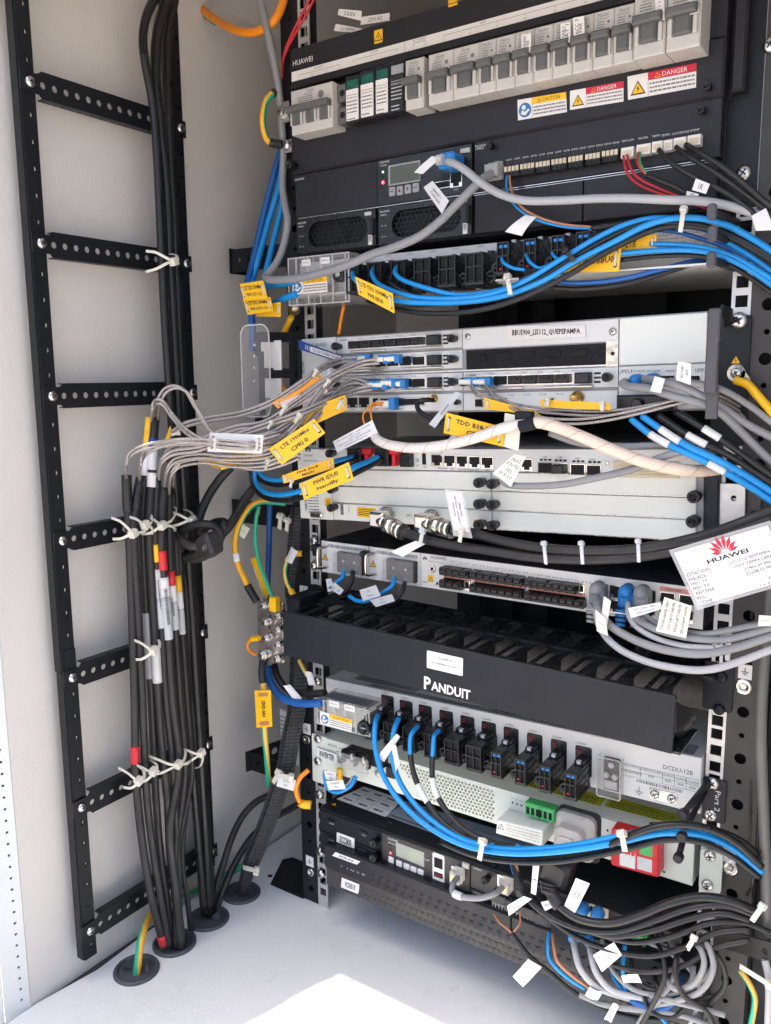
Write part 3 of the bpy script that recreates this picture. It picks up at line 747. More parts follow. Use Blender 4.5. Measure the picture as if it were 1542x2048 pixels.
def breaker(fr, T, a0, a1, zb, zt, h, poles=1, label='Nader', sub='NDM1A-63', seed=0, dbl=False):
    o = None; m = MB('white_plastic'); W_ = a1-a0; H_ = zt-zb
    m.box(fr, a0+.15, zb, a1-.15, zt, h-34, h, 1.2)
    o = part(m, 'circuit_breaker', T)
    m = MB('white_plastic')
    pw = W_/poles
    for k in range(poles):
        c = a0+pw*(k+.5)
        for s in (-1, 1):
            x = c+s*pw*.36
            m.rbox(fr, x-pw*.06, zb+H_*.19, x+pw*.06, zb+H_*.5, h-.5, h+3.2, .6, .5)
    part(m, 'cheek', o, kind='stuff' if False else None) if False else None
    for k in range(poles):
        c = a0+pw*(k+.5); wv = .29 if not dbl else .25
        m2 = MB('white_plastic')
        for s in (-1, 1): m2.rbox(fr, c+s*pw*.36-pw*.06, zb+H_*.19, c+s*pw*.36+pw*.06, zb+H_*.5, h-.5, h+3.2, .6, .5)
        part(m2, 'toggle_guard', o)
        m2 = MB('grey_plastic'); m2.lathe(Fr(fr.P(c-pw*wv, zb+H_*.36, h-3), fr.n, fr.ey), 0, 0, [(H_*.16, 0), (H_*.16, pw*wv*2)], 18) if False else m2.box(fr, c-pw*wv, zb+H_*.2, c+pw*wv, zb+H_*.5, h-2, h+4.5, 1.6)
        if poles == 1 or True:
            m2.box(fr, c-pw*(.44 if poles == 1 else .5), zb+H_*.46, c+pw*(.44 if poles == 1 else .5), zb+H_*.6, h+1, h+10.5, 1.6)
        part(m2, 'toggle', o)
    m = MB('ink_grey'); cx = (a0+a1)/2; tw = min(W_*.62, 10)
    m.text(fr, label, cx, zb+H_*.92, tw, H_*.065, h+.12); m.text(fr, sub, cx-W_*.06, zb+H_*.85, tw, H_*.045, h+.12)
    for i in range(3): m.fake(fr, cx-W_*.32, zb+H_*(.79-.045*i), cx+W_*.05, zb+H_*(.81-.045*i), h+.12, seed+i, .6)
    m.poly(fr, circ(cx+W_*.24, zb+H_*.78, W_*.07, 10), h+.12)
    part(m, 'print', o)
    return o
def rj45(fr, T, a0, b0, a1, b1, h, name='port', flip=1):
    m = MB('nickel'); W_ = a1-a0; H_ = b1-b0
    m.plate(fr, rect(a0-.7, b0-.7, a1+.7, b1+.7), [rect(a0, b0, a1, b1)], h-.6, h+.5)
    m.mat('dark_void'); m.box(fr, a0, b0, a1, b1, h-1.5, h+.1)
    m.mat('nickel')
    m.box(fr, a0, b0, a0+W_*.22, b0+H_*.28, h-1, h+.4); m.box(fr, a1-W_*.22, b0, a1, b0+H_*.28, h-1, h+.4)
    part(m, name, T)

# ================================================================ power subrack (top of the rack)
F = FR; HE = 20
EP = thing('power_subrack', 'black power subrack with white circuit breakers and danger stickers at the rack top', 'power subrack', (229, -HE, 350))
aL, _ = F.px(582, 183, HE); aR, _ = F.px(1447, 195, HE)
zTop = F.px(580, 100, HE)[1]; zB1 = F.px(608, 346, HE)[1]; zB2 = F.px(590, 510, HE)[1]; zB2r = F.px(1420, 450, HE)[1]
m = MB('slate_paint'); m.box(F, aL, zB2, aR, zTop, -300, HE-14, .5); part(m, 'chassis', EP)
m = MB('slate_paint'); m.box(F, aL, F.px(584, 178, HE)[1], aR, zTop, HE-14, HE, .6)           # upper front with the strip
part(m, 'upper_front_panel', EP)
m = MB('dark_void'); m.box(F, aL+3, F.px(584, 270, HE)[1], aR-14, F.px(584, 178, HE)[1], HE-14, HE-12); part(m, 'breaker_bay', EP)
m = MB('slate_paint'); zc = F.px(585, 262, HE)[1]; m.box(F, aL, zB1, aR, zc, HE-14, HE+1.5, 2.2); m.box(F, F.px(1408, 100, HE)[0], zc, aR, F.px(584, 178, HE)[1], HE-14, HE+.5, .6)
part(m, 'lower_front_panel', EP)
m = MB('slate_paint'); m.box(F, aR+3, zB1+4, aR+14, 690, HE-24, HE-6, 2); m.mat('black_paint'); m.box(F, aR, zB1, aR+3, 690, HE-30, HE-16); part(m, 'side_flange', EP)
m = MB('black_paint'); m.box(F, -1, zB2, 481, zTop, -.2, 1.6, .4); part(m, 'mounting_flange', EP)
# rack top wiring bay: dark shelf above the subrack
m = MB('black_metal'); m.box(F, 18, zTop, 466, zTop+2, -200, 4); part(m, 'top_shelf', EP)
a0, b0 = F.px(584, 164, HE); b1 = F.px(583, 145, HE)[1]
m = MB('paper_warm'); m.box(F, a0, b0, F.px(1420, 20, HE)[0], b1, HE, HE+.4); part(m, 'circuit_strip', EP)
m = MB('ink_grey')
def brk(m, u0, v0, u1, v1, txt, ut, vt, ticks, h=HE+.45, labs=()):
    a, b = F.px(u0, v0, h); c, d = F.px(u1, v1, h); bb = (b+d)/2; m.quad(F, a, bb, c, bb+.35, h+.1)
    for k in range(ticks): x = a+(c-a)*k/(ticks-1); m.quad(F, x-.15, bb-2.2, x+.15, bb, h+.1)
    for k, s in enumerate(labs): m.text(F, s, a+(c-a)*k/(len(labs)-1), bb-4, 0, 1.6, h+.1, fit=False)
    m.text(F, txt, *F.px(ut, vt, h), 0, 1.9, h+.1, fit=False)
brk(m, 598, 151, 679, 129, 'AC INPUT', 638, 134, 4, labs=('L1', 'L2', 'L3', 'N'))
brk(m, 706, 121, 794, 98, 'AC SPD', 749, 103, 2)
brk(m, 827, 87, 851, 81, 'AC OUTPUT', 839, 79, 2, labs=('L', 'N'))
brk(m, 888, 70, 1172, -4, 'LLVD', 966, 44, 6, labs=('F1', 'F2', 'F3', 'F4', 'F5', 'F6'))
a, b = F.px(809, 93, HE+.5); m.quad(F, a-.2, b0, a+.2, b1, HE+.5); part(m, 'strip_print', EP)
lettering(F, EP, [('HUAWEI', 605.5, 122, 27, 5.2)], HE, 'paper_warm')
for u, v in ((757, 73), (906, -2)):
    a, b = F.px(u, v, HE); m = MB('yellow_tag'); m.rbox(F, a-5, b-6.2, a+5, b+6.2, HE, HE+.4, .8); warn_tri(m, F, a, b, 8.5, HE+.5); part(m, 'warning_label', EP)
# breakers, their face 50 mm in front of the rails
HB = 44
zb = F.px(861, 210, HB)[1]; zt = F.px(856, 110, HB)[1]
dv = [856, 906, 958, 991, 1029, 1066, 1104, 1144, 1184, 1225, 1267]
lb = 212
bl = lambda u: F.px(u, 210-(u-861)*.2103, HB)[0]
for i in range(len(dv)-1): breaker(F, EP, bl(dv[i]), bl(dv[i+1]), zb, zt, HB, 1, 'Nader', 'NDM1A-125' if i < 2 else 'NDM1A-63', i, dbl=i < 2)
for u0, u1 in ((1268, 1333), (1333, 1403)): breaker(F, EP, bl(u0)+.3, bl(u1), zb-.8, zt+4, HB+5, 1, 'Nader', 'NDM1-125', u0, dbl=True)
z3b = F.px(583, 271, HB)[1]; z3t = F.px(580, 183, HB)[1]; a3, a4 = F.px(581, 200, HB)[0], F.px(664, 200, HB)[0]
breaker(F, EP, a3, a4, z3b, z3t, HB, 3, 'Nader', 'NDM1A-63', 3)
a5, a6 = F.px(810, 160, HB)[0], F.px(847, 160, HB)[0]; breaker(F, EP, a5, a6, F.px(812, 221, HB)[1], F.px(808, 122, HB)[1], HB, 1, 'Nader', 'NDM1A-63', 5)
# surge arresters
HS = 38
m = MB('grey_plastic'); a0, b0 = F.px(673, 250, HS); a1, b1 = F.px(692, 168, HS); m.box(F, a0, b0+1, a1, b0+17, 12, HS-2, 1); m.box(F, a0, b1-15, a1, b1+2, 12, HS-2, 1)
m.mat('dark_void'); m.cyl(F, (a0+a1)/2, b0+9, 3.2, HS-2, HS-1.8, 14); m.cyl(F, (a0+a1)/2, b1-7, 3.2, HS-2, HS-1.8, 14); part(m, 'arrester_base', EP)
for i, (u0, u1, vt, vb) in enumerate(((692, 717, 175, 243), (721, 747, 164, 236), (751, 776, 155, 229), (780, 807, 146, 222))):
    a0, b0 = F.px(u0, vb, HS); a1, b1 = F.px(u1, vt, HS); m = MB('black_plastic'); m.box(F, a0-1, b0-2, a1+1, b1+13, 8, HS-.6, .8); o = part(m, 'surge_arrester', EP)
    m = MB('teal_plastic' if i < 3 else 'device_grey'); m.box(F, a0+1.5, b1+1, a1-.5, b1+9, HS-.8, HS-.1, .3); part(m, 'window', o)
    m = MB('paper_warm' if i < 3 else 'ink'); m.rbox(F, a0+.6, b0, a1-.6, b1, HS-.6, HS, .8); m.mat('ink' if i < 3 else 'ink_white')
    H_ = b1-b0; m.quad(F, a0+1.4, b1-5.6, a1-1.4, b1-5.2, HS+.1); m.text(F, 'SPD24DCV60', (a0+a1)/2, b1-8, a1-a0-3, 1.9, HS+.1)
    for k in range(6): m.fake(F, a0+1.6, b1-12-3.4*k-(3 if k > 3 else 0), a1-(2 if k < 4 else 5), b1-11-3.4*k-(3 if k > 3 else 0), HS+.1, i*7+k, .7)
    part(m, 'label', o)
# stickers on the lower front
hh = HE+1.5
caution(F, EP, ((1035, 200), (1132, 184), (1134, 224), (1036, 241)), h=hh, seed=1)
caution(F, EP, ((1140, 182), (1247, 162), (1247, 203), (1140, 220)), head='DANGER', col='red_print', ink='paper', pic='tri', h=hh, seed=2)
caution(F, EP, ((1255, 153), (1393, 126), (1392, 175), (1256, 200)), head='DANGER', col='red_print', ink='paper', pic='tri', h=hh, seed=3)
for u, v in ((1416, 174), (586, 331)): pthumb(F, u, v, 8, EP, hh)
# paper labels on breakers
for i, (u0, v0, u1, v1, u2, v2, u3, v3, t, lab) in enumerate((
    (1043, 70, 1062, 66, 1063, 104, 1044, 108, ('LUMINARIA', 'PWR'), 'small white flag reading LUMINARIA PWR standing on a breaker'),
    (1121, 48, 1141, 44, 1141, 84, 1122, 90, ('ESMU', 'BAT 1'), 'small white flag reading ESMU BAT 1 standing on a breaker'),
    (1146, 36, 1168, 32, 1170, 76, 1148, 84, ('AACC 3', 'PWR'), 'small white flag reading AACC 3 PWR standing on a breaker'),
    (1310, -6, 1328, -10, 1330, 40, 1312, 44, ('BAT 1 (-)',), 'white strip reading BAT 1 on the first large breaker'),
    (1377, -12, 1396, -16, 1398, 26, 1380, 30, ('BAT 2 (-)',), 'white strip reading BAT 2 on the last large breaker'))):
    q = QP(-(HB+7 if i < 3 else HB+9), (u0, v0), (u1, v1), (u2, v2), (u3, v3)); o = thing('breaker_label', lab, 'paper label', q.P(q.w/2, q.h/2), 'paper labels on the circuit breakers')
    m = MB('paper_warm'); m.box(q, 0, 0, q.w, q.h, 0, .4); part(m, 'slip', o); m = MB('ink')
    for k, s in enumerate(t): m.text(q, s, q.w*(k+1)/(len(t)+1), q.h*.5, q.h*.8*len(s)/max(map(len, t)), 3, .5, math.pi/2)
    part(m, 'lettering', o)
for c, lab, t in ((((678, 18), (724, 22), (723, 42), (676, 30)), 'small white wire flag reading 220V in the dark bay above the breakers', '220V'),
             (((724, 34), (780, 26), (779, 42), (721, 50)), 'curled white flag reading 220V AC beside the first one', '220V AC'),
             (((672, 48), (728, 58), (720, 66), (668, 62)), 'white flag reading L1 ENTR under the two 220V flags', 'L1 ENTR')):
    flag((-4,)*4, c, [t], lab, m='paper_warm', group='wire flags in the top bay', tall=.5, hw=.5)

# ---------------- second and third rows of the power subrack: modules
HM = HE-2
def px_rect(F, p0, p1, h): a0, b0 = F.px(*p0, h); a1, b1 = F.px(*p1, h); return min(a0, a1), min(b0, b1), max(a0, a1), max(b0, b1)
zr1t = F.px(608, 348, HM)[1]; zr1b = F.px(595, 436, HM)[1]; zr2b = zB2+1
ac0 = F.px(755, 350, HM)[0]; ac1 = F.px(944, 340, HM)[0]; ac2 = F.px(948, 340, HM)[0]; am = F.px(1166, 400, HM)[0]
m = MB('slate_paint'); m.box(F, aL+1, zr1b, ac0-.4, zr1t, -40, HM, .5); part(m, 'blank_panel', EP)
m = MB('slate_paint'); m.box(F, ac2+1, zr2b, am-.5, zr1b-2, -40, HM, .5); part(m, 'blank_panel', EP)
m = MB('slate_paint'); m.box(F, am+.5, zr2b, aR-2, zr1b-2, -40, HM, .5); part(m, 'blank_panel', EP)
m = MB('steel')
m.box(F, aL+4, zr1b-1.2, ac1, zr1b-.6, HM-2, HM+.3); m.box(F, ac2, zr1b-1.5, aR-6, zr1b-.9, HM-2, HM+.4)
m.box(F, ac2, zr1b-3.2, aR-9, zr1b-2.8, HM-2, HM+.3); part(m, 'divider_edge', EP)
lettering(F, EP, [('HUAWEI', 599, 358.5, 13, 2.2)], HM, 'ink_white')
# controller
T = thing('controller_module', 'black module with small screen, four grey buttons and a lit red lamp', 'control module', F.P(ac0, zr1b, HM))
m = MB('black_plastic'); m.box(F, ac0+.3, zr1b, ac1, zr1t, -60, HM+1, .5); part(m, 'front_panel', T)
blk(F, T, 'screen_bezel', 'device_grey', (776, 331), (840, 362), HM+1, HM+1.8, .4)
blk(F, T, 'screen', 'lcd', (780, 334), (838, 359), HM+1, HM+2.1, .1)
for i, (u, v) in enumerate(((783.5, 383), (799, 381), (815, 378), (831, 375))):
    a, b = F.px(u, v, HM+3); m = MB('device_grey'); m.rbox(F, a-3.7, b-4.4, a+3.7, b+4.4, HM+1, HM+3.2, 1.1, .5); o = part(m, 'button', T)
    m = MB('ink')
    if i in (1, 2): s = 1 if i == 1 else -1; m.poly(F, [(a-1.6, b-1.4*s), (a+1.6, b-1.4*s), (a, b+1.6*s)][::s], HM+3.3)
    else: m.quad(F, a-1.8, b-.3, a+1.8, b+.3, HM+3.3); m.quad(F, a+1.2, b, a+1.8, b+1.8, HM+3.3); m.poly(F, [(a-2.3, b), (a-1, b-1.2), (a-1, b+1.2)], HM+3.3)
    part(m, 'arrow_mark', o)
for u, v, mm in ((766, 344, 'led_green'), (766, 354.5, 'dark_void'), (766, 365, 'led_red')):
    a, b = F.px(u, v, HM+1); m = MB(mm); m.cyl(F, a, b, 1.5 if mm == 'led_red' else 1, HM+.8, HM+1.6, 12, .3); part(m, 'indicator_lamp', T)
lettering(F, T, [('HUAWEI', 769, 324, 12, 2), ('SMU02B', 767, 331, 8, 1.6), ('COM', 912, 379, 5, 1.4)], HM+1)
a0, b0, a1, b1 = px_rect(F, (900, 346), (925, 373), HM+1.5); rj45(F, T, a0+1, b0+1, a1-1, b1-1, HM+1.5, 'network_port')
m = MB('white_plastic'); a, b = F.px(930, 301, HM+3); m.box(F, a-5, b-2, a+5, b+2.2, HM+1, HM+4, .5); part(m, 'latch', T)
m = MB('nickel'); a, b = F.px(885, 370, HM+1.2); m.box(F, a-9, b+3, a+9, b+3.6, HM+1, HM+1.4); m.box(F, a-9, b-3, a+9, b-2.4, HM+1, HM+1.4); m.mat('dark_void'); m.box(F, a-9, b-2, a+9, b+2.6, HM+.9, HM+1.2); part(m, 'card_slot', T)
# io module
T = thing('alarm_module', 'wide black module with a row of pale-topped terminal blocks and white connectors', 'alarm module', F.P(ac2, zr1b, HM))
m = MB('slate_paint'); m.box(F, ac2, zr1b, aR-1, zr1t+1, -60, HM, .6); part(m, 'front_panel', T)
lettering(F, T, [('HUAWEI', 964, 291, 14, 2.4), ('UIM02C', 960, 297, 9, 1.9)], HM)
items = []
for i, s in enumerate(('ALM1', 'ALM2', 'ALM3', 'ALM4', 'ALM5', 'ALM6', 'ALM7', 'ALM8', 'DIN1', 'DIN2', 'DIN3', 'DIN4', 'DIN5', 'DIN6')):
    u = 1018+ (1232-1018)*i/13; items.append((s, u, 319.5-(u-1018)*.161, 6, 1.6)); items.append(('+', u-3.5, 327-(u-1018)*.166, 0, 1)); items.append(('-', u+4, 326-(u-1018)*.166, 0, 1))
for s, u, v in (('COM', 993, 324), ('TEM-HUM', 1255, 281), ('WATER', 1286, 276), ('TEMP1', 1312, 272), ('TEMP2', 1331, 270), ('GATE', 1351, 267), ('SMOKE', 1369, 264), ('BTEMP', 1390, 260)): items.append((s, u, v, 0, 1.7))
lettering(F, T, items, HM)
for u0, u1, v0 in ((1008, 1038, 355), (1040, 1069, 350), (1071, 1100, 346), (1102.5, 1133, 341), (1136, 1166, 336), (1170, 1200, 331), (1203, 1236, 325)):
    a0, b0 = F.px(u0, v0, HM+9); a1, _ = F.px(u1, v0, HM+9); m = MB('black_plastic'); m.box(F, a0, b0, a1, b0+9.5, HM, HM+9, .4); o = part(m, 'terminal_block', T)
    for k in range(4):
        x = a0+(a1-a0)*(k+.5)/4; m = MB('pale_beige'); m.box(F, x-1.45, b0+4.6, x+1.45, b0+9, HM+8.9, HM+10.2, .3); part(m, 'clamp_lever', o)
        m = MB('dark_void'); m.box(F, x-1.3, b0+.6, x+1.3, b0+3.6, HM+8.9, HM+9.15); part(m, 'wire_hole', o)
for u0, u1, v0 in ((1241, 1266, 317), (1272, 1300, 311), (1303, 1324, 305), (1326, 1344, 302), (1346, 1371, 298), (1374, 1400, 293)):
    a0, b0 = F.px(u0, v0, HM+8); a1, _ = F.px(u1, v0, HM+8); m = MB('paper_warm'); m.box(F, a0, b0, a1, b0+8.5, HM, HM+8, .5); m.mat('pale_beige'); m.box(F, a0+1.4, b0+1.6, a1-1.4, b0+6, HM+7.9, HM+8.2); part(m, 'white_connector', T)
pthumb(F, 982, 292, 7, T, HM); pthumb(F, 1404, 221, 8, T, HM)
blk(F, T, 'port_surround', 'device_grey', (976, 326), (1004, 358), HM, HM+3, .5); blk(F, T, 'network_port', 'dark_void', (979, 330), (1001, 355), HM, HM+3.3, 0)
# rectifiers
def rectifier(u0, u1, zb_, zt_, hexr, gl, label):
    a0 = F.px(u0, 450, HM)[0]; a1 = F.px(u1, 450, HM)[0]; T = thing('rectifier_module', label, 'rectifier', F.P(a0, zb_, HM), 'rectifier modules with honeycomb grilles')
    g0, gb, g1, gt = gl; r = (gt-gb)/2-.2
    m = MB('black_plastic'); m.plate(F, rect(a0+.6, zb_, a1-.6, zt_), [rrect(g0, gb, g1, gt, r, 6)], HM-2, HM); m.box(F, a0+1, zb_+1, a1-1, zt_-1, HM-60, HM-30); part(m, 'front_panel', T)
    hs = []; s = 5.6; row = 0; y = gb-2
    while y < gt+3:
        x = g0-2+(s/2 if row % 2 else 0)
        while x < g1+3:
            q = [(x+hexr*math.cos(R_(30+60*k)), y+hexr*math.sin(R_(30+60*k))) for k in range(6)]
            if g0-1 < x < g1+1 and gb-1 < y < gt+1: hs.append(q)
            x += s
        y += s*.866; row += 1
    m = MB('black_paint'); m.plate(F, rect(g0-6, gb-6, g1+6, gt+6), hs, HM-4.5, HM-3.5); part(m, 'honeycomb_grille', T)
    m = MB('dark_void'); m.box(F, g0-6, gb-6, g1+6, gt+6, HM-29, HM-28)
    m.mat('black_metal'); c = ((g0+g1)/2+6, (gb+gt)/2); m.cyl(F, *c, 9, HM-27, HM-12, 20, 1)
    for k in range(7):
        t = k*.9; m.poly(F, [(c[0]+9*math.cos(t), c[1]+9*math.sin(t)), (c[0]+18*math.cos(t), c[1]+18*math.sin(t)), (c[0]+18*math.cos(t+.6), c[1]+18*math.sin(t+.6)), (c[0]+9*math.cos(t+.6), c[1]+9*math.sin(t+.6))], HM-16)
    part(m, 'fan', T)
    m = MB('ink_white'); m.text(F, 'HUAWEI', a0+8.5, zt_-4, 11.5, 2, HM+.12); m.text(F, 'R4850G', a0+7, zt_-7.5, 7.5, 1.6, HM+.12)
    for k in range(3): m.text(F, 'O', a0+5.5, zt_-18-11*k, 0, 1.8, HM+.12, fit=False); m.quad(F, a0+8.6, zt_-18.5-11*k, a0+10.2, zt_-17.8-11*k, HM+.12)
    part(m, 'lettering', T)
    m = MB('white_plastic'); m.box(F, a1-13, zt_-6, a1-5, zt_-2.5, HM, HM+2.5, .4); part(m, 'latch', T)
    m = MB('paper_warm'); m.box(F, a1-10, zb_+1, a1-5, zb_+11, HM, HM+.3); m.mat('ink'); m.bars(F, a1-9.4, zb_+4, a1-5.6, zb_+10, HM+.4, .6, True); part(m, 'barcode_label', T)
    m = MB('black_metal'); m.rbox(F, a1-5.2, zb_+10, a1-2, zt_-9, HM, HM+3, 1.2, .8); part(m, 'pull_handle', T)
g = px_rect(F, (616, 440), (735, 502), HM); rectifier(592, 752, zr2b, zr1b-2, 2.55, (g[0], zr2b+5, g[2], zr1b-7), 'left rectifier module with oval honeycomb grille, partly above the clear terminal cover')
g = px_rect(F, (783, 412), (922, 480), HM); rectifier(756, 944, zr2b, zr1b-2, 2.55, (g[0], zr2b+5, g[2], zr1b-7), 'right rectifier module with oval honeycomb grille, behind the grey cable')
# ================================================================ fuse plugs shared by both distribution units
def _plug(kind):
    """local frame: a right, b up, h out; origin at the middle of the socket, sizes in mm"""
    def body():
        m = MB('black_plastic'); m.box(F0, -8.5, -17, 8.5, 12, 0, 40, .8); m.box(F0, -8.5, 12, 8.5, 15, 0, 16, .6); m.box(F0, -7, -17, 7, 8, 40, 44, .6); return m.mesh('plug_body')
    return body
def fuse_plug(fr, a, b, T, kind=0, s=1.0, label=None):
    """black plug block with screw knob; kind 0 flat top, 1 open twin holes, 2 slim with blue core"""
    def body():
        m = MB('black_plastic'); w_ = (8.2, 9.5, 6.2)[kind]
        m.box(F0, -w_, -17, w_, 11, 0, 38, .9); m.box(F0, -w_*.8, 11, w_*.8, 15, 0, 18, .8)
        m.box(F0, -w_-.5, -19, w_+.5, -15.5, 0, 41, .6); m.box(F0, -w_, -2.5, w_, -1, 36, 41, .2); m.box(F0, -w_, 9.5, w_, 11, 36, 41, .2)
        for x in (-w_, w_-1.1, -.6): m.box(F0, x, -16, x+1.1, 10, 36, 41, .2)
        for k in range(3): m.box(F0, w_-.1, -13+8*k, w_+.6, -9+8*k, 6, 34, .2)
        return m.mesh('plug_body')
    def holes():
        m = MB('dark_void'); w_ = (8.2, 9.5, 6.2)[kind]
        for y0, y1 in ((-14.5, -3), (-.5, 9)):
            m.box(F0, -w_+1.3, y0, -.8, y1, 38, 38.3); m.box(F0, .8, y0, w_-1.3, y1, 38, 38.3)
        return m.mesh('plug_opening')
    def knob():
        m = MB('black_plastic'); m.lathe(F0, 0, 0, [(6, 0), (6, 4), (5, 5), (5, 6), (6.4, 7), (6.4, 11), (5.4, 12), (3.6, 12), (3, 9.5), (.1, 9.5)], 18)
        m.box(F0, -3.6, -.6, 3.6, .6, 9.4, 12.2); return m.mesh('plug_knob')
    o = inst(shared('pb%d' % kind, body), 'fuse_plug', T, fr.M(a, b, 0, s), label)
    oo = Matrix.Translation(-V(worg(T))/1000) @ fr.M(a, b, 0, s)
    def ch(key, fn, name, mt=Matrix.Identity(4)):
        c = bpy.data.objects.new(name, shared(key, fn)); COL.objects.link(c); c.parent = o; c.matrix_local = mt; return c
    ch('ph%d' % kind, holes, 'plug_opening')
    kx = (12.8, 13, -12.5)[kind] if kind < 2 else -9.5
    ch('pk', knob, 'plug_knob', Matrix.Translation(V((kx if kind < 2 else -9.8, -11, 22))/1000))
    def latch():
        m = MB('paper'); m.box(F0, -2.2, 12, 2.2, 15.6, 14, 18.5, .4); return m.mesh('latch')
    ch('pl', latch, 'latch')
    if kind == 2:
        def core():
            m = MB('blue_connector'); m.box(F0, -4.6, 5.5, 4.6, 8.6, 38, 40, .6); m.mat('red_plastic'); m.box(F0, -4.4, -14, -2, -12, 38, 39.5, .5); return m.mesh('wire_core')
        ch('pc', core, 'wire_core')
    return o
def clear_box(fr, T, p0, p1, h0, h1, ribs=5):
    """clear terminal cover with raised ribs"""
    a0, b0, a1, b1 = px_rect(fr, p0, p1, h1); m = MB('clear')
    m.quad(fr, a0, b0, a1, b1, h1)
    e = Fr(fr.P(a0, b0, h0), fr.n, fr.ey); m.quad(e, 0, 0, h1-h0, b1-b0, 0)
    e = Fr(fr.P(a1, b0, h1), -fr.n, fr.ey); m.quad(e, 0, 0, h1-h0, b1-b0, 0)
    e = Fr(fr.P(a0, b1, h1), fr.ex, -fr.n); m.quad(e, 0, 0, a1-a0, h1-h0, 0)
    e = Fr(fr.P(a0, b0, h0), fr.ex, fr.n); m.quad(e, 0, 0, a1-a0, h1-h0, 0)
    o = part(m, 'clear_cover', T)
    for i in range(ribs):
        x = a0+(a1-a0)*(i+.7)/ribs; m = MB('clear_haze'); m.rbox(fr, x-.8, b0+1, x+.8, b1-1, h1, h1+1.2, .5, .3); part(m, 'cover_rib', o)
    m = MB('clear_haze')
    for (x0, y0, x1, y1) in ((a0, b0, a1, b0+1.2), (a0, b1-1.2, a1, b1), (a0, b0+1.2, a0+1.2, b1-1.2), (a1-1.2, b0+1.2, a1, b1-1.2)): m.box(fr, x0, y0, x1, y1, h1+.05, h1+.9)
    part(m, 'cover_rim', o)
    return a0, b0, a1, b1, o

# ================================================================ upper dc distribution unit
D = FR; H = 6
T = thing('dc_distribution_unit', 'upper dc distribution panel under the rectifiers, largely hidden by blue and black cables', 'distribution unit', (229, -6, 330))
zt_ = D.px(1040, 482, H)[1]; zt2 = D.px(1430, 435, H)[1]; zb_ = D.px(1440, 531, H)[1]; aL = D.px(600, 560, H)[0]; aR = D.px(1437, 480, H)[0]
m = MB('panel_light'); m.box(D, aL, zb_, aR, zt_+1, -200, H, .5); part(m, 'chassis', T)
m = MB('panel_light'); m.box(D, aL, zb_-1.6, aR, zb_+.2, H, H+26, .4); part(m, 'front_lip', T)
items = [('LOAD%d' % i, u, v, 7.5, 1.8) for i, (u, v) in enumerate(((735, 516), (776, 512), (820, 508), (865, 503), (910, 498), (961, 493), (1012, 487), (1063, 481), (1118, 475), (1171, 468)))]
lettering(D, T, items, H, 'ink_grey')
m = MB('ink_grey'); h_ = H+.12
q0 = D.px(1262, 488, H); q1 = D.px(1425, 466, H)
for k in range(3): m.quad(D, q0[0], q1[1]-7.5*k+6, q1[0], q1[1]-7.5*k+6.35, h_)
for u in (1262, 1353, 1382, 1409): x = D.px(u, 480, H)[0]; m.quad(D, x, q1[1]-9, x+.35, q1[1]+6.3, h_)
for t, u0, u1 in (('LOAD0-LOAD6', 1265, 1350), ('LOAD7', 1355, 1380), ('LOAD8', 1384, 1407)):
    x0 = D.px(u0, 480, H)[0]; x1 = D.px(u1, 480, H)[0]; m.text(D, t, (x0+x1)/2, q1[1]+2.4, (x1-x0)*.86, 2.4, h_); m.text(D, '30A', (x0+x1)/2, q1[1]-5.2, 5.5, 2.4, h_)
part(m, 'rating_table', T)
for i, (u, v) in enumerate(((700, 556), (745, 552), (792, 549), (840, 545), (890, 540), (945, 535), (1002, 514), (1056, 508), (1112, 502), (1162, 495))):
    a, b = D.px(u, v, H+38); fuse_plug(D, a, b+3, T, (0, 0, 0, 1, 1, 1, 2, 2, 2, 2)[i], 1.0)
a0, b0, a1, b1, o = clear_box(D, T, (576, 517), (700, 604), H, H+34)
m = MB('busbar')
for x in (a0+16, a0+34): m.box(D, x, b0+10, x+9, b1-12, H, H+6, .5); m.cyl(D, x+4.5, b0+20, 4, H+6, H+11, 6)
part(m, 'terminal_bar', T)
for t, u, v in (('RTN(+)', 613, 526), ('NEG(-)', 651, 521)):
    a, b = D.px(u, v, H+35); m = MB('paper_warm'); m.rbox(D, a-6, b-3.3, a+6, b+3.3, H+35.2, H+36, .8); m.mat('ink'); m.text(D, t, a, b, 8.5, 2.2, H+36.1); part(m, 'terminal_label', T)
caution(D, T, ((585, 560), (654, 552), (655, 584), (585, 590)), h=H+36, seed=8)
a, b = D.px(672, 549, H+40); m = MB('black_plastic'); m.lathe(D.sub(a, b, H+30), 0, 0, [(7.5, 0), (7.5, 6), (6.4, 8), (4, 8), (3.6, 6.5), (.1, 6.5)], 20); m.mat('steel'); m.cyl(D, a, b, 3, H+36.6, H+37.4, 12); part(m, 'cover_knob', T)

# ================================================================ baseband unit
H = 8
T = thing('baseband_unit', 'light grey baseband unit with slim card slots and the printed strip BBU5900_LI5112_QUEPEPAMPA', 'baseband unit', (220, -8, 232))
f = FP(-8, (603, 826), (1413, 821))
W_ = f.px(1415, 632, 0)[0]; HH = f.px(603, 672, 0)[1]; HH2 = f.px(1415, 631, 0)[1]; HH = (HH+HH2)/2
BB = f
m = MB('device_grey'); m.box(f, 0, 0, W_, HH, -300, -1.2, .4); part(m, 'chassis', T)
m = MB('panel_light'); m.box(f, 0, 0, f.px(672, 700)[0], HH, -1.2, 0, .4); part(m, 'fan_panel', T)
m = MB('ink'); m.text(f, 'HUAWEI', f.px(636, 690)[0], f.px(636, 690)[1], 24, 4.4, .12); m.text(f, 'BBU5900', f.px(607, 735)[0], f.px(607, 735)[1], 14, 3.4, .12, math.pi/2); part(m, 'lettering', T)
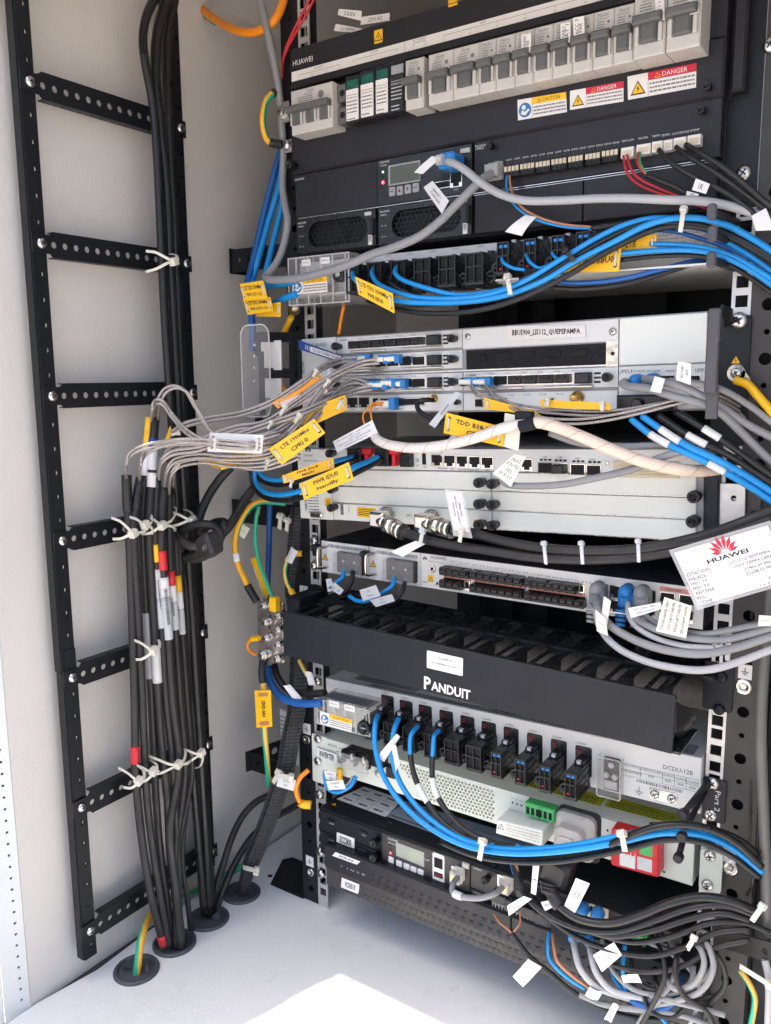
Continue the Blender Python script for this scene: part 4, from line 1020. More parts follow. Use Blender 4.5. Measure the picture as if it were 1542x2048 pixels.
# geometry of slots (photo px): rows, cards
def card(u0, v0, u1, v1, name='card', mt='panel_light', h=.8, label=None):
    a0, b1 = f.px(u0, v0, h); a1, _ = f.px(u1, v0, h); _, b0 = f.px(u0, v1, h); m = MB(mt); m.box(f, a0, b0, a1, b1, -1.2, h, .35); return part(m, name, T, label), a0, b0, a1, b1
rows = [(0.775, .985), (0.53, .745), (.26, .475), (.02, .225)]
aC0 = f.px(675, 700)[0]; aC1 = f.px(925, 700)[0]; aD1 = f.px(1237, 700)[0]
def sfpcard(a0, a1, r0, r1, txt, nslots, blk_from, sfp=True, k=0):
    b0, b1 = HH*r0, HH*r1; m = MB('panel_light'); m.box(f, a0, b0, a1, b1, -1.2, .8, .35); c = part(m, 'card', T); W1 = a1-a0; H1 = b1-b0
    m = MB('ink'); m.text(f, txt, a0+W1*.055, b1-H1*.16, 11, 2, .95)
    for i in range(nslots): m.text(f, 'TX RX', a0+W1*(.2+.108*i), b1-H1*.12, 6, 1.2, .95)
    for i in range(3): m.rbox(f, a1-W1*.14, b0+H1*(.22+.22*i), a1-W1*.10, b0+H1*(.33+.22*i), .8, .95, .4)
    part(m, 'lettering', c)
    m = MB('nickel'); m.plate(f, rect(a0+W1*.1, b0+H1*.2, a0+W1*.74, b0+H1*.8), [rect(a0+W1*(.115+.103*i), b0+H1*.27, a0+W1*(.205+.103*i), b0+H1*.73) for i in range(6)], .6, 1.8)
    m.mat('dark_void'); m.box(f, a0+W1*.105, b0+H1*.22, a0+W1*.735, b0+H1*.78, .7, .95); part(m, 'port_cage', c)
    for i in range(6):
        if i >= blk_from:
            x0 = a0+W1*(.115+.103*i); m = MB('black_plastic'); m.box(f, x0+.3, b0+H1*.28, x0+W1*.09, b0+H1*.72, .8, 6+i % 2, 1); m.box(f, x0+W1*.02, b0+H1*.5, x0+W1*.07, b0+H1*.62, 6, 9, .6); part(m, 'port_plug', c)
    m = MB('black_plastic'); m.box(f, a0+W1*.76, b0+H1*.22, a0+W1*.85, b0+H1*.78, .8, 9, 1.2); part(m, 'dust_cover', c)
    m = MB('nickel'); m.box(f, a0+W1*.12, b0+.3, a0+W1*.42, b0+H1*.13, .8, 4, .4); m.box(f, a0+W1*.55, b0+.3, a0+W1*.86, b0+H1*.12, .8, 5, .4); part(m, 'ejector', c)
    thumbscrew(f, a1-W1*.045, b0+H1*.5, H1*.24, c if False else T, 1)
    thumbscrew(f, a0+W1*.03, b0+H1*.46, H1*.24, T, 1)
    return a0, b0, a1, b1
sfpcard(aC0, aC1, *rows[0], 'UBBP', 6, 0)
sfpcard(aC0, aC1, *rows[1], 'UBBP', 6, 6)
sfpcard(aC0, aC1, *rows[2], 'UBBP', 6, 6)
sfpcard(aC1+1, aD1, *rows[2], 'UBB', 6, 2)
# main control card bottom left
b0, b1 = HH*rows[3][0], HH*rows[3][1]; m = MB('panel_light'); m.box(f, aC0, b0, aC1, b1, -1.2, .8, .35); c = part(m, 'card', T)
W1 = aC1-aC0; H1 = b1-b0
for i in range(2): rj45(f, c, aC0+W1*(.08+.1*i), b0+H1*.25, aC0+W1*(.165+.1*i), b0+H1*.85, 1.2, 'network_port')
for x0, x1, mt in ((.30, .34, 'dark_void'), (.36, .46, 'nickel'), (.5, .72, 'nickel')):
    m = MB(mt); m.box(f, aC0+W1*x0, b0+H1*.3, aC0+W1*x1, b0+H1*.8, .8, 2.4, .3); m.mat('dark_void'); m.box(f, aC0+W1*x0+.8, b0+H1*.36, aC0+W1*x1-.8, b0+H1*.74, 2.3, 2.6); part(m, 'port_cage', c)
m = MB('ink'); 
for i, s in enumerate(('FE/GE0', 'FE/GE1', 'USB', 'CTRL', 'REF')): m.text(f, s, aC0+W1*(.12+.1*i), b0+H1*.12, 7, 1.5, .95)
part(m, 'lettering', c)
f2 = f.sub(*f.px(870, 797), 1); m = MB('brass'); m.lathe(f2, 0, 0, [(4.2, 0), (4.2, 2), (3, 2.4), (3, 9), (2.2, 9)], 18); part(m, 'antenna_socket', c)
thumbscrew(f, aC1-4, b0+H1*.5, 3, T, 1)
# second bottom card, behind cables
m = MB('panel_light'); m.box(f, aC1+1, b0, aD1, b1, -1.2, .8, .35); c = part(m, 'card', T)
for i in range(4):
    x = aC1+14+13*i if i < 3 else aC1+90; m = MB('nickel'); m.box(f, x, b0+3, x+10, b0+12, .8, 2.2, .3); m.mat('dark_void'); m.box(f, x+.8, b0+3.8, x+9.2, b0+11.2, 2.1, 2.4); part(m, 'port_cage', c)
m = MB('ink'); [m.text(f, 'TX RX', aC1+20+17*i, b1-2.5, 8, 1.4, .95) for i in range(6)]; part(m, 'lettering', c)
f2 = f.sub(*f.px(1157, 795), 1); m = MB('brass'); m.lathe(f2, 0, 0, [(6.2, 0), (6.2, 3), (4, 3.4), (4, 11), (2.6, 11), (2.6, 14)], 20); part(m, 'antenna_socket', c)
# blank plate, label, empty slot
m = MB('panel_light'); m.box(f, aC1+1, HH*.75, aD1, HH*.985, -1.2, 1.6, .5); c = part(m, 'blank_plate', T)
m = MB('dark_void'); m.box(f, aC1+4, HH*.5, f.px(1213, 700)[0], HH*.735, -1.1, -.4); part(m, 'empty_slot', T)
m = MB('dark_void')
for i in range(6): x = aC1+12+26*i; m.rbox(f, x, HH*.6, x+15, HH*.69, -1, .8, 1.5, .5)
part(m, 'slot_guides', T, kind='stuff')
m = MB('nickel'); m.plate(f, rect(f.px(1213, 700)[0], HH*.48, aD1, HH*.75), [circ(f.px(1226, 712)[0], HH*.62, 1.8, 10)], -1, 1); part(m, 'slot_bracket', T)
m = MB('steel'); m.box(f, aC0, HH*.488, aD1, HH*.505, -1, 1.2); part(m, 'divider_edge', T)
q = QP(-10.3, (1015, 652), (1171, 650), (1172, 674), (1015, 681)); m = MB('paper_warm'); m.box(q, 0, 0, q.w, q.h, 0, .4); m.mat('ink'); m.text(q, '*BBU5900_LI5112_QUEPEPAMPA', q.w/2, q.h/2, q.w*.87, q.h*.5, .55); part(m, 'name_strip', T)
a, b = f.px(1226, 663, 1.6); screw(f, a, b, 3.6, T, 1.6); a, b = f.px(936, 673, 1.6); screw(f, a, b, 3.2, T, 1.6)
# blank field and power input cards on the right
m = MB('panel_cream'); m.box(f, aD1+1, HH*.49, W_, HH*.985, -1.2, 1.2, .5); part(m, 'blank_plate', T)
m = MB('panel_light'); m.box(f, aD1+1, HH*.02, W_, HH*.475, -1.2, .8, .35); c = part(m, 'power_card', T)
m = MB('ink')
for s, u, v, w_, hh in (('UPEU', 1250, 743, 12, 3.2), ('EXT-ALM1', 1276, 742, 12, 1.8), ('EXT-ALM0', 1307, 742, 12, 1.8), ('MON1', 1341, 742, 8, 1.8), ('UPEU', 1401, 740, 9, 2.6)): m.text(f, s, *f.px(u, v, 1), w_, hh, .95)
part(m, 'lettering', c)
for u in (1262, 1292, 1322, 1372): a, b = f.px(u, 752, 1.5); rj45(f, c, a, b-9, a+11.5, b, 1.4, 'network_port')
for u, v in ((1272, 752), (1304, 750)):
    a, b = f.px(u, v, 8); m = MB('blue_connector'); m.lathe(Fr(f.P(a, b-4, 1), f.ex, f.ey), 0, 0, [(6, 0), (6, 7), (5.4, 12), (3, 15), (.2, 15.5)], 18); part(m, 'blue_boot', c)
m = MB('black_plastic'); a0, b0 = f.px(1232, 822, 14); m.box(f, a0, b0, a0+50, b0+14, 1, 14, 1.5); m.cyl(f, a0+20, b0+6, 5, 14, 20, 16, 1); part(m, 'power_connector', c)
# right hand black bracket arm
o = thing('cable_guide', 'black steel cable guide arm hooked over the right end of the baseband unit', 'cable guide', at(1430, 720, y=-50))
m = MB('guide_grey'); g = FP(-58, (1410, 735)); 
a0, b1 = g.px(1418, 617); a1, b0 = g.px(1440, 683); m.rbox(g, a0, b0, a1, b1, -3, 3, 2, 1); part(m, 'upper_plate', o)
a0, b1 = g.px(1414, 675); a1, b0 = g.px(1434, 786); m = MB('guide_grey'); m.rbox(g, a0, b0, a1-.3, b1, -2, 2, 2, 1); part(m, 'arm', o)
a0, b1 = g.px(1410, 772); a1, b0 = g.px(1431, 839); m = MB('guide_grey'); m.rbox(g, a0, b0, a1, b1, -7, -4, 1.2, .6); part(m, 'lower_plate', o)
m = MB('black_paint'); a0, b1 = FR.px(1452, 632, 2); a1, b0 = FR.px(1502, 672, 2); m.rbox(FR, a0-8, b0-92, a1, b1, .4, 2.4, 3, .4); part(m, 'mounting_plate', o)
m = MB('black_paint'); q1 = g.P(*g.px(1441, 622), -3); q2 = FR.P(a0, b1-4, 2); m.strap(smooth([q1, q1.lerp(q2, .5)+V((6, 0, 0)), q2], 5), (0, 0, 1), 10, 2.5); part(m, 'upper_stay', o)
a, b = FR.px(1478, 641, 2); screw(FR, a, b, 7.2, o, 2.4)
a, b = FR.px(1472, 719, 2); m = MB('yellow_tag'); warn_tri(m, FR, a, b, 8, 2.5, ); part(m, 'warning_triangle', o)
# left hand guide frame with clear finger cover
o = thing('cable_guide', 'black rectangular cable guide frame with clear rounded cover left of the baseband unit', 'cable guide', at(520, 740, y=-60))
g = FP(-70, (500, 830)); gx = lambda u, v, h=0: g.px(u, v, h)
def gbox(p0, p1, h0, h1, mt='black_paint', nm='frame_bar', bev=.8): a0, b0 = gx(*p0); a1, b1 = gx(*p1); m = MB(mt); m.box(g, a0, b0, a1, b1, h0, h1, bev); part(m, nm, o)
gbox((511, 666), (520, 712), -2, 3); gbox((517, 703), (528, 830), -3, 2); gbox((511, 830), (524, 852), -3, 2)
for v0, v1 in ((664, 684), (738, 754)):
    p1 = at(518, (v0+v1)/2, y=-70); p2 = at(602, (v0+v1)/2+1, y=-8); m = MB('black_paint'); m.strap([p1, p1.lerp(p2, .5), p2], (0, 0, 1), 11, 2); part(m, 'frame_bar', o)
m = MB('black_paint'); p1 = at(599, 672, y=-8); m.strap([at(600, 668, y=-9), at(602, 730, y=-9), at(603, 820, y=-9)], (0, 1, 0), 14, 2); part(m, 'side_plate', o)
a0, b0 = gx(497, 832); a1, b1 = gx(522, 652); m = MB('clear'); pts = rrect(a0, b0, a1+18, b1+1, 11, 5)
m.poly(Fr(g.P(0, 0, 8), g.ex, g.ey), pts, 0); part(m, 'clear_cover', o)
m = MB('clear_haze'); lp = [g.P(a_, b_, 8) for a_, b_ in pts]; m.tube(lp+[lp[0]], .9, 6); part(m, 'cover_rim', o)  # paler hazy tube on the rim, standing in for its edge highlight
for p0, p1 in (((521, 682), (562, 740)), ((529, 757), (562, 796))): a_, b_ = g.px(*p0, -20); c_, d_ = g.px(*p1, -20); m = MB('paper_warm'); m.box(g, a_, d_, c_, b_, -22, -20, .4); part(m, 'backing_plate', o)
for v in (690, 712, 736, 762): a, b = gx(509, v, 4); m = MB('nylon_grey'); m.cyl(g, a, b, 1.6, 3, 5, 10, .5); part(m, 'rivet', o)
flag(-40, ((540, 681), (554, 684), (553, 738), (535, 737)), ['', ''], 'yellow plate reading LTE TDD GND DCDU hanging inside the clear cable guide', m='yellow_tag', cat='cable tag')
q = QP(-41, (540, 681), (554, 684), (553, 738), (535, 737)); o2 = bpy.data.objects['cable_label' if False else [x.name for x in bpy.data.objects if x.name.startswith('cable_label')][-1]]
m = MB('ink'); m.text(q, 'LTE TDD 3500Mhz', q.w*.38, q.h/2, q.h*.85, 2.6, .6, math.pi/2); m.text(q, 'GND DCDU', q.w*.72, q.h/2, q.h*.55, 2.6, .6, math.pi/2); part(m, 'lettering', o2)

# ================================================================ radio unit with four slot rows
f = FP(-6, (602, 1036), (1410, 1085)); T = thing('microwave_unit', 'cream two-unit radio chassis with plain slot plates and a row of network ports on top', 'radio unit', f.P(0, 0))
W_ = f.px(1407, 980)[0]; HH = (f.px(601, 888)[1]+f.px(1407, 912)[1])/2; RT = f
m = MB('device_grey'); m.box(f, 0, 0, W_, HH, -240, -1.5, .4); part(m, 'chassis', T)
aF = f.px(664, 960)[0]; aM = f.px(984, 1000)[0]; 
m = MB('panel_cream'); m.box(f, 0, 0, aF-1, HH, -1.5, .6, .4); c = part(m, 'fan_panel', T)
def petals(m, fr, a, b, s, h, n=8):
    for k in range(n):
        t = R_(168-156*k/(n-1)); l = s*(.62+.38*math.sin(t)); c_, d = math.cos(t), math.sin(t)
        b0_ = .16*s; pts = [(a+c_*b0_, b+d*b0_*.8), (a+c_*l*.62-d*s*.1, b+d*l*.62+c_*s*.1), (a+c_*l, b+d*l), (a+c_*l*.62+d*s*.1, b+d*l*.62-c_*s*.1)]
        m.poly(fr, pts[::-1], h)
m = MB('ink'); a, b = f.px(616, 898, .6); petals(m, f, a, b-3, 7, .75); m.text(f, 'HUAWEI', a, b-7.5, 13, 2.2, .75); m.text(f, 'OptiX RTN 950A', a+2, b-14, 20, 2.4, .75); m.text(f, 'FAN', *f.px(645, 899, .6), 6, 1.8, .75); part(m, 'lettering', c)
m = MB('paper'); a0, b0, a1, b1 = px_rect(f, (607, 985), (640, 1024), .8); m.box(f, a0, b0, a1, b1, .6, .85); m.mat('ink'); m.bars(f, a0+1, b0+1, a0+5, b1-1, .95, .7, True); [m.fake(f, a0+6.5, b1-3-3.4*k, a1-1, b1-2-3.4*k, .95, k, .7) for k in range(7)]; part(m, 'serial_label', c)
m = MB('yellow_tag'); a, b = f.px(656, 1005, .8); m.box(f, a-4.4, b-5, a+4.4, b+5, .6, .9); warn_tri(m, f, a, b, 6.5, 1.0, 'yellow_tag'); part(m, 'static_label', c)
m = MB('nickel'); a, b = f.px(634, 1030, 6); m.rbox(f, a-12, b-3.5, a+6, b+3, .6, 6, 2.5, 1.5); part(m, 'handle_foot', c)
for v in (906, 978, 1014): a, b = f.px(669 if v > 920 else 666, v, 4); thumbscrew(f, a, b, 4.6, T, .6)
# top control row
b9 = f.px(900, 955, .6)[1]; zr = [HH*.72, HH*.485, HH*.245, 0]
m = MB('panel_light'); m.box(f, aF, zr[0]+.8, W_-1, HH, -1.5, .8, .4); c = part(m, 'control_card', T)
a, b = f.px(680, 920, .8); m = MB('ink'); m.text(f, 'CSHF', a-2, b-3, 9, 2.4, .95, math.pi/2)
for t, u, v in (('NEG(-)', 745, 898), ('RTN(+)', 775, 897), ('USB', 850, 934), ('NMS/COM', 885, 937), ('EXT', 905, 938), ('CLK/TOD1', 925, 939), ('MON/TOD2', 947, 940), ('GE1', 975, 941), ('GE4', 1055, 944), ('LNK', 1090, 914), ('LNK', 1120, 915), ('LINK1', 1155, 917), ('LINK2', 1185, 919), ('RST', 836, 931)): m.text(f, t, *f.px(u, v, .9), 0, 1.7, .95, fit=False)
part(m, 'lettering', c)
for u0, u1 in ((688, 737), (743, 791)):
    a0, b0, a1, b1 = px_rect(f, (u0+12, 897), (u1-8, 932), 9); m = MB('black_plastic'); m.box(f, a0, b0, a1, b1, .8, 16, 1); o = part(m, 'power_plug', c)
    m = MB('dark_void'); m.box(f, a0+2, b0+3, (a0+a1)/2-1, b1-3, 16, 16.2); m.box(f, (a0+a1)/2+1, b0+3, a1-2, b1-3, 16, 16.2); part(m, 'plug_opening', o)
    m = MB('red_plastic'); m.box(f, a1, b1-6, a1+12, b1, 2, 14, 1); m.box(f, a1+2, b0, a1+6, b1-6, 2, 12, 1); part(m, 'red_latch', o)
m = MB('black_plastic'); a0, b0, a1, b1 = px_rect(f, (800, 906), (823, 934), 6); m.box(f, a0, b0, a1, b1, .8, 8, .8); part(m, 'power_socket', c)
a, b = f.px(835, 920, 1); m = MB('steel'); m.cyl(f, a, b, 2, .8, 1.2, 12); part(m, 'reset_button', c)
m = MB('dark_void'); a0, b0, a1, b1 = px_rect(f, (844, 907), (852, 929), 1.5); m.mat('nickel'); m.box(f, a0-.6, b0-.6, a1+.6, b1+.6, .8, 1.4, .2); m.mat('dark_void'); m.box(f, a0, b0, a1, b1, 1.3, 1.6); part(m, 'usb_port', c)
ft = HH
for u0, u1 in ((863, 886), (888, 911), (913, 936), (938, 961), (963, 987), (1043, 1065)):
    a0, b0, a1, b1 = px_rect(f, (u0, 910+(u0-863)*.05), (u1, 931+(u0-863)*.05), 1.4); rj45(f, c, a0+.4, b0, a1-.6, b1, 1.4, 'network_port')
for i, u0 in enumerate((1077, 1107, 1142, 1174)):
    a0, b0, a1, b1 = px_rect(f, (u0, 926+(u0-1077)*.05), (u0+28, 946+(u0-1077)*.05), 1.6); m = MB('nickel'); m.plate(f, rect(a0-.8, b0-.8, a1+.4, b1+.8), [rect(a0, b0, a1-.6, b1)], .6, 2); m.mat('dark_void'); m.box(f, a0, b0, a1-.6, b1, .8, .95)
    part(m, 'optical_port', c)
    if i == 1: m = MB('black_plastic'); m.box(f, a0+.5, b0+.5, a1-1, b1-.5, 1, 10, 1.2); part(m, 'port_plug', c)
    m = MB('ink'); [m.rbox(f, a0+1+4.4*k, b1+2.2, a0+4.4+4.4*k, b1+4.2, .8, .95, .5) for k in range(3)]; part(m, 'indicator_marks', c)
m = MB('salmon'); a0, b0, a1, b1 = px_rect(f, (1226, 922), (1360, 957), 1.2); 
m = MB('pale_beige'); m.box(f, a0, b0, a1, b1, .8, 2, .4); part(m, 'multi_pin_connector', c)
m = MB('pale_beige'); [m.box(f, a0+3, b0+2+2.7*k, a1-3, b0+3.2+2.7*k, 1.9, 2.9, .2) for k in range(int((b1-b0-3)/2.7))]; part(m, 'pin_row', c, kind='stuff')
a, b = f.px(1215, 927, 1); m = MB('nickel'); m.lathe(f, a, b, [(2.2, .6), (2.2, 2.4), (1.2, 2.4), (1.1, 1)], 12, False, True); part(m, 'guide_screw', c)
# slot plates
for r in range(3):
    b1, b0 = zr[r]-.6, zr[r+1]+.6
    for a0, a1, left in ((aF, aM-.6, True), (aM+.6, W_-6, False)):
        if r == 2 and left: continue
        m = MB('panel_cream'); m.box(f, a0, b0, a1, b1, -1.5, 1, .6); c = part(m, 'slot_plate', T)
        m = MB('steel'); m.box(f, a0+1, b0-.3, a1-1, b0+.3, .9, 1.3); part(m, 'plate_edge', c)
m = MB('panel_cream'); m.box(f, aF, zr[3]+.6, aM-.6, zr[2]-.6, -1.5, 1, .6); c = part(m, 'radio_card', T)
bb = (zr[2]+zr[3])/2
m = MB('ink'); a, b = f.px(684, 1019, 1); m.box(f, a-2, b-6, a+2, b+6, 1, 1.1); m.text(f, 'IF1', *f.px(818, 1031, 1), 6, 2.8, 1.15); m.text(f, 'STAT', *f.px(698, 1018, 1), 8, 1.8, 1.15, math.pi/2); m.mat('ink_white'); m.text(f, 'ISV3', a, b, 9, 2, 1.2, math.pi/2); part(m, 'lettering', c)
q = Qd(*[f.W(u, v, 1.2) for u, v in ((714, 1013), (752, 1017), (752, 1037), (714, 1033))]); m = MB('yellow_tag'); m.rbox(q, 0, 0, q.w, q.h, -.2, .1, 1); m.mat('ink'); warn_tri(m, q, 3.4, q.h-3, 3.6, .2, 'yellow_tag'); m.mat('ink'); [m.fake(q, 6 if k == 0 else 2, q.h-2.8-2.2*k, q.w-2, q.h-1.8-2.2*k, .2, k, .8) for k in range(4)]; part(m, 'warning_label', c)
q = Qd(*[f.W(u, v, 1.2) for u, v in ((947, 1039), (958, 1040), (958, 1054), (947, 1053))]); m = MB('yellow_tag'); m.box(q, 0, 0, q.w, q.h, -.2, .1); warn_tri(m, q, q.w/2, q.h/2, q.h*.6, .2, 'yellow_tag'); part(m, 'static_label', c)
for v, in ((964,), (1006,), (1047,)):
    for u in (965, 991): a, b = f.px(u, v+(2 if u > 980 else 0), 4); thumbscrew(f, a, b, 5.2, T, 1)
for u, v in ((1393, 991), (1391, 1040)): a, b = f.px(u, v, 4); thumbscrew(f, a, b, 5.6, T, 1)
# right side dark strip and steel ear
m = MB('black_metal'); a0, _ = f.px(1408, 1000, 2); m.box(f, a0, -2, a0+12, HH, -6, 3, .8); part(m, 'side_profile', T)
m = MB('rail_zinc'); a1 = f.px(1440, 1000, 0)[0]; m.plate(f, rect(a0+12.5, 4, a0+33, HH-30), [circ(a0+24, 40, 2.6, 12)], -4, -1); part(m, 'rack_ear', T)

# ================================================================ router
f = FP(-8, (644, 1144), (1410, 1261)); T = thing('router', 'slim light grey router with two rows of black port plugs and two power inputs', 'router', f.P(0, 0))
W_ = f.px(1408, 1200)[0]; HH = (f.px(643, 1078)[1]+f.px(1376, 1176)[1])/2; AT = f
m = MB('black_metal'); m.box(f, 0, 0, W_, HH, -230, -1.2, .4); part(m, 'chassis', T)
m = MB('black_metal'); m.rbox(f, -20, 0, -.5, HH, -10, -8, 2.5, .4); part(m, 'rack_ear', T)
aP1 = f.px(738, 1110)[0]; aP2 = f.px(842, 1120)[0]
for k, (a0, a1) in enumerate(((.3, aP1-.4), (aP1+.4, aP2-.5))):
    m = MB('panel_light'); m.box(f, a0, 0.4, a1, HH-.4, -1.2, .6, .4); c = part(m, 'power_module', T)
    m = MB('paper'); m.box(f, a0+9, HH-9, a1-2, HH-2.5, .6, .8); m.mat('ink'); m.bars(f, a0+10, HH-7, a1-3, HH-3.2, .95, .8, seed=k+3); part(m, 'barcode_label', c)
    m = MB('yellow_tag'); warn_tri(m, f, a0+5.5, HH*.5, 8, .8); part(m, 'warning_triangle', c)
    p = smooth([f.P(a0+9, HH-7, 0), f.P(a0+5, HH-7.5, 9), f.P(a0+3.6, HH-9, 12), f.P(a0+3.6, 9, 12), f.P(a0+5, 7.5, 9), f.P(a0+9, 7, 0)], 4); m = MB('nickel'); m.tube(p, 1.7, 10); part(m, 'pull_handle', c)
    x0 = a0+(a1-a0)*.40; x1 = a1-3.5; m = MB('black_plastic'); m.box(f, x0, 5, x1, HH-10, .6, 7, .6)
    for j in range(2): pass
    part(m, 'terminal_base', c)
    for j in range(2):
        x = x0+(x1-x0)*(.3+.42*j); m = MB('steel'); m.lathe(f, x, HH*.5, [(2.6, 7), (2.6, 9), (1.6, 10.4), (.2, 10.6)], 14); part(m, 'terminal_screw', c)
        m = MB('blue_connector'); m.cyl(f, x-.3, 9, 2.4, 4, 10, 12, .6); part(m, 'wire_ferrule', c)
    m = MB('clear'); m.rbox(f, x0-1, 3.6, x1+1, HH-8.5, 11, 13, 1.5, .4); part(m, 'clear_cover', c)
    m = MB('ink'); m.text(f, 'OUT', a0+(a1-a0)*.3, HH*.32, 4, 1.8, .75); m.text(f, 'IN', a0+(a1-a0)*.3, HH*.6, 3, 1.6, .75); part(m, 'lettering', c)
    a = a0-5 if k == 0 else a0-1; thumbscrew(f, a if k else a0-4, HH-7.5, 4.2, T, .8)
m = MB('panel_light'); m.box(f, aP2, .4, W_, HH-.4, -1.2, .4, .4); c = part(m, 'front_panel', T)
m = MB('ink'); a, b = f.px(850, 1116, .5); petals(m, f, a, b-2, 4.4, .6); m.text(f, 'HUAWEI', *f.px(877, 1116, .5), 19, 3.6, .6); m.text(f, 'ATN 910C Series', *f.px(872, 1124, .5), 18, 1.7, .6)
for i in range(28):
    u = 905+i*15.2+ (14 if i > 3 else 0)+(10 if i > 11 else 0)+(8 if i > 19 else 0); u = 905+ (1300-905)*i/27; a, b = f.px(u, 1123+(u-905)*.156, .5); m.text(f, str(i), a-1.5, b, 0, 1.7, .6, fit=False); m.poly(f, [(a+1, b-.7), (a+2.4, b-.7), (a+1.7, b+.7)] if i % 2 else [(a+1, b+.7), (a+1.7, b-.7), (a+2.4, b+.7)], .6)
m.text(f, 'PIM', *f.px(850, 1164, .5), 5, 2, .6); m.text(f, 'RST', *f.px(873, 1170, .5), 4, 1.6, .6); part(m, 'lettering', c)
a, b = f.px(863, 1138, 3); m = MB('nickel'); m.lathe(f, a, b, [(4.2, .4), (4.2, 2), (2.6, 3), (2.4, 1)], 18, False, True); m.mat('dark_void'); m.cyl(f, a, b, 1.6, 2, 2.6, 12); part(m, 'clock_socket', c)
m = MB('yellow_tag'); a, b = f.px(861, 1157, 1); m.box(f, a-3.6, b-4, a+3.6, b+4, .4, .7); warn_tri(m, f, a, b, 5.6, .8); part(m, 'static_label', c)
a, b = f.px(874, 1167, 1); m = MB('dark_void'); m.cyl(f, a, b, 1.4, .4, .7, 10); part(m, 'reset_hole', c)
def sfpbank(u0, u1, n, missing=()):
    a0 = f.px(u0, 1150, 1)[0]; a1 = f.px(u1, 1150, 1)[0]; bm = HH*.44; p = (a1-a0)/n
    m = MB('nickel'); m.box(f, a0-1, 4.2, a1+1, HH-9.5, .4, 1.2, .3); m.mat('dark_void'); m.box(f, a0, 5, a1, HH-10.4, 1.1, 1.3); g_ = part(m, 'optical_cage', c)
    m = MB('salmon'); m.box(f, a0, bm-1.6, a1, bm+1.6, 1.2, 2, .2)
    m.mat('ink'); [m.poly(f, [(a0+p*(k+.5)/1-1, bm+1), (a0+p*(k+.5), bm-1), (a0+p*(k+.5)+1, bm+1)], 2.1) for k in range(n)]; part(m, 'light_strip', g_)
    for r_ in range(2):
        for k in range(n):
            x = a0+p*k; y0, y1 = ((bm+2.2, HH-11), (5.4, bm-2.2))[r_]
            if (r_, k) in missing:
                m = MB('nickel'); m.plate(f, rect(x+.8, y0, x+p-.8, y1), [rect(x+2, y0+1, x+p-2, y1-1)], 1.2, 1.8); part(m, 'port_frame', g_)
            else:
                def pl():
                    q_ = MB('black_plastic'); q_.box(F0, .7, .3, 11, 8.6, 0, 9, 1); q_.box(F0, 2.4, 3.4, 9.4, 8.2, 9, 13, 1.2); return q_.mesh('port_plug')
                o_ = bpy.data.objects.new('port_plug', shared('atnpl', pl)); COL.objects.link(o_); o_.parent = g_
                M_ = f.M(x+(p-11.6)/2, y0-.2, 1.3); o_.matrix_local = Matrix.Translation(-V(worg(g_))/1000) @ M_
sfpbank(888, 942, 4, ((1, 3),)); sfpbank(948, 1050, 7, ((0, 6),) if False else ()); sfpbank(1058, 1172, 8, ((0, 7),))
for k in range(8):
    r_, j = k // 4, k % 4; a0 = f.px(1190, 1190, 1)[0]; x = a0+15*j; y = (19, 5)[r_]; rj45(f, c, x, y, x+12, y+11, 1, 'network_port')
a0, b0, a1, b1 = px_rect(f, (1320, 1178), (1390, 1190), .6); m = MB('salmon'); m.box(f, a0, b0, a1, b0+4, .4, .7); m.mat('ink'); m.text(f, 'ETH/OAM', a0+12, b0+2, 14, 2, .8); part(m, 'port_caption', c)
for k in range(4): x = f.px(1322, 1190, 1)[0]+17*(k % 2)+ (0); rj45(f, c, x, (19, 5)[k//2], x+12, (19, 5)[k//2]+11, 1, 'network_port')
for u, v, r_ in ((627, 1082, 8), (627, 1132, 8)): a, b = FR.px(u, v, 9); screw(FR, a, b, 5.2, T, 8)

# ================================================================ cable manager with finger ducts
T = thing('cable_manager', 'black plastic horizontal cable manager with finger slots, a white sticker and white brand lettering', 'cable manager', (230, -80, -55))
yc = -84
f = FP(yc, (566, 1310), (1345, 1509)); W_ = f.px(1348, 1450)[0]; HH = (f.px(566, 1225)[1]+f.px(1351, 1389)[1])/2
m = MB('black_metal'); m.rbox(f, 0, 0, W_, HH, -3, 0, 1.2, .5); part(m, 'front_cover', T)
q = f.sub(*f.px(889, 1326), .2); m = MB('paper'); m.rbox(f, *[x for x in (f.px(854, 1330)[0], f.px(890, 1326)[1]-9, f.px(926, 1330)[0], f.px(890, 1326)[1]+9)], 0, .5, 1)
a, b = f.px(890, 1325, .6); m.mat('ink'); m.text(f, 'PanduitPort', a, b+3, 16, 2.6, .62); m.text(f, 'LSP QUEPEPAMPA DIST ATN910C', a, b-3, 31, 2.6, .62); part(m, 'sticker', T)
m = MB('paper'); a, b = f.px(894, 1377, .3); m.text(f, '*P', a-22.5, b+.4, 8, 13.5, .35)
m.text(f, '*ANDUIT', a+4, b-1, 44, 9.8, .37); part(m, 'lettering', T)
n = 12
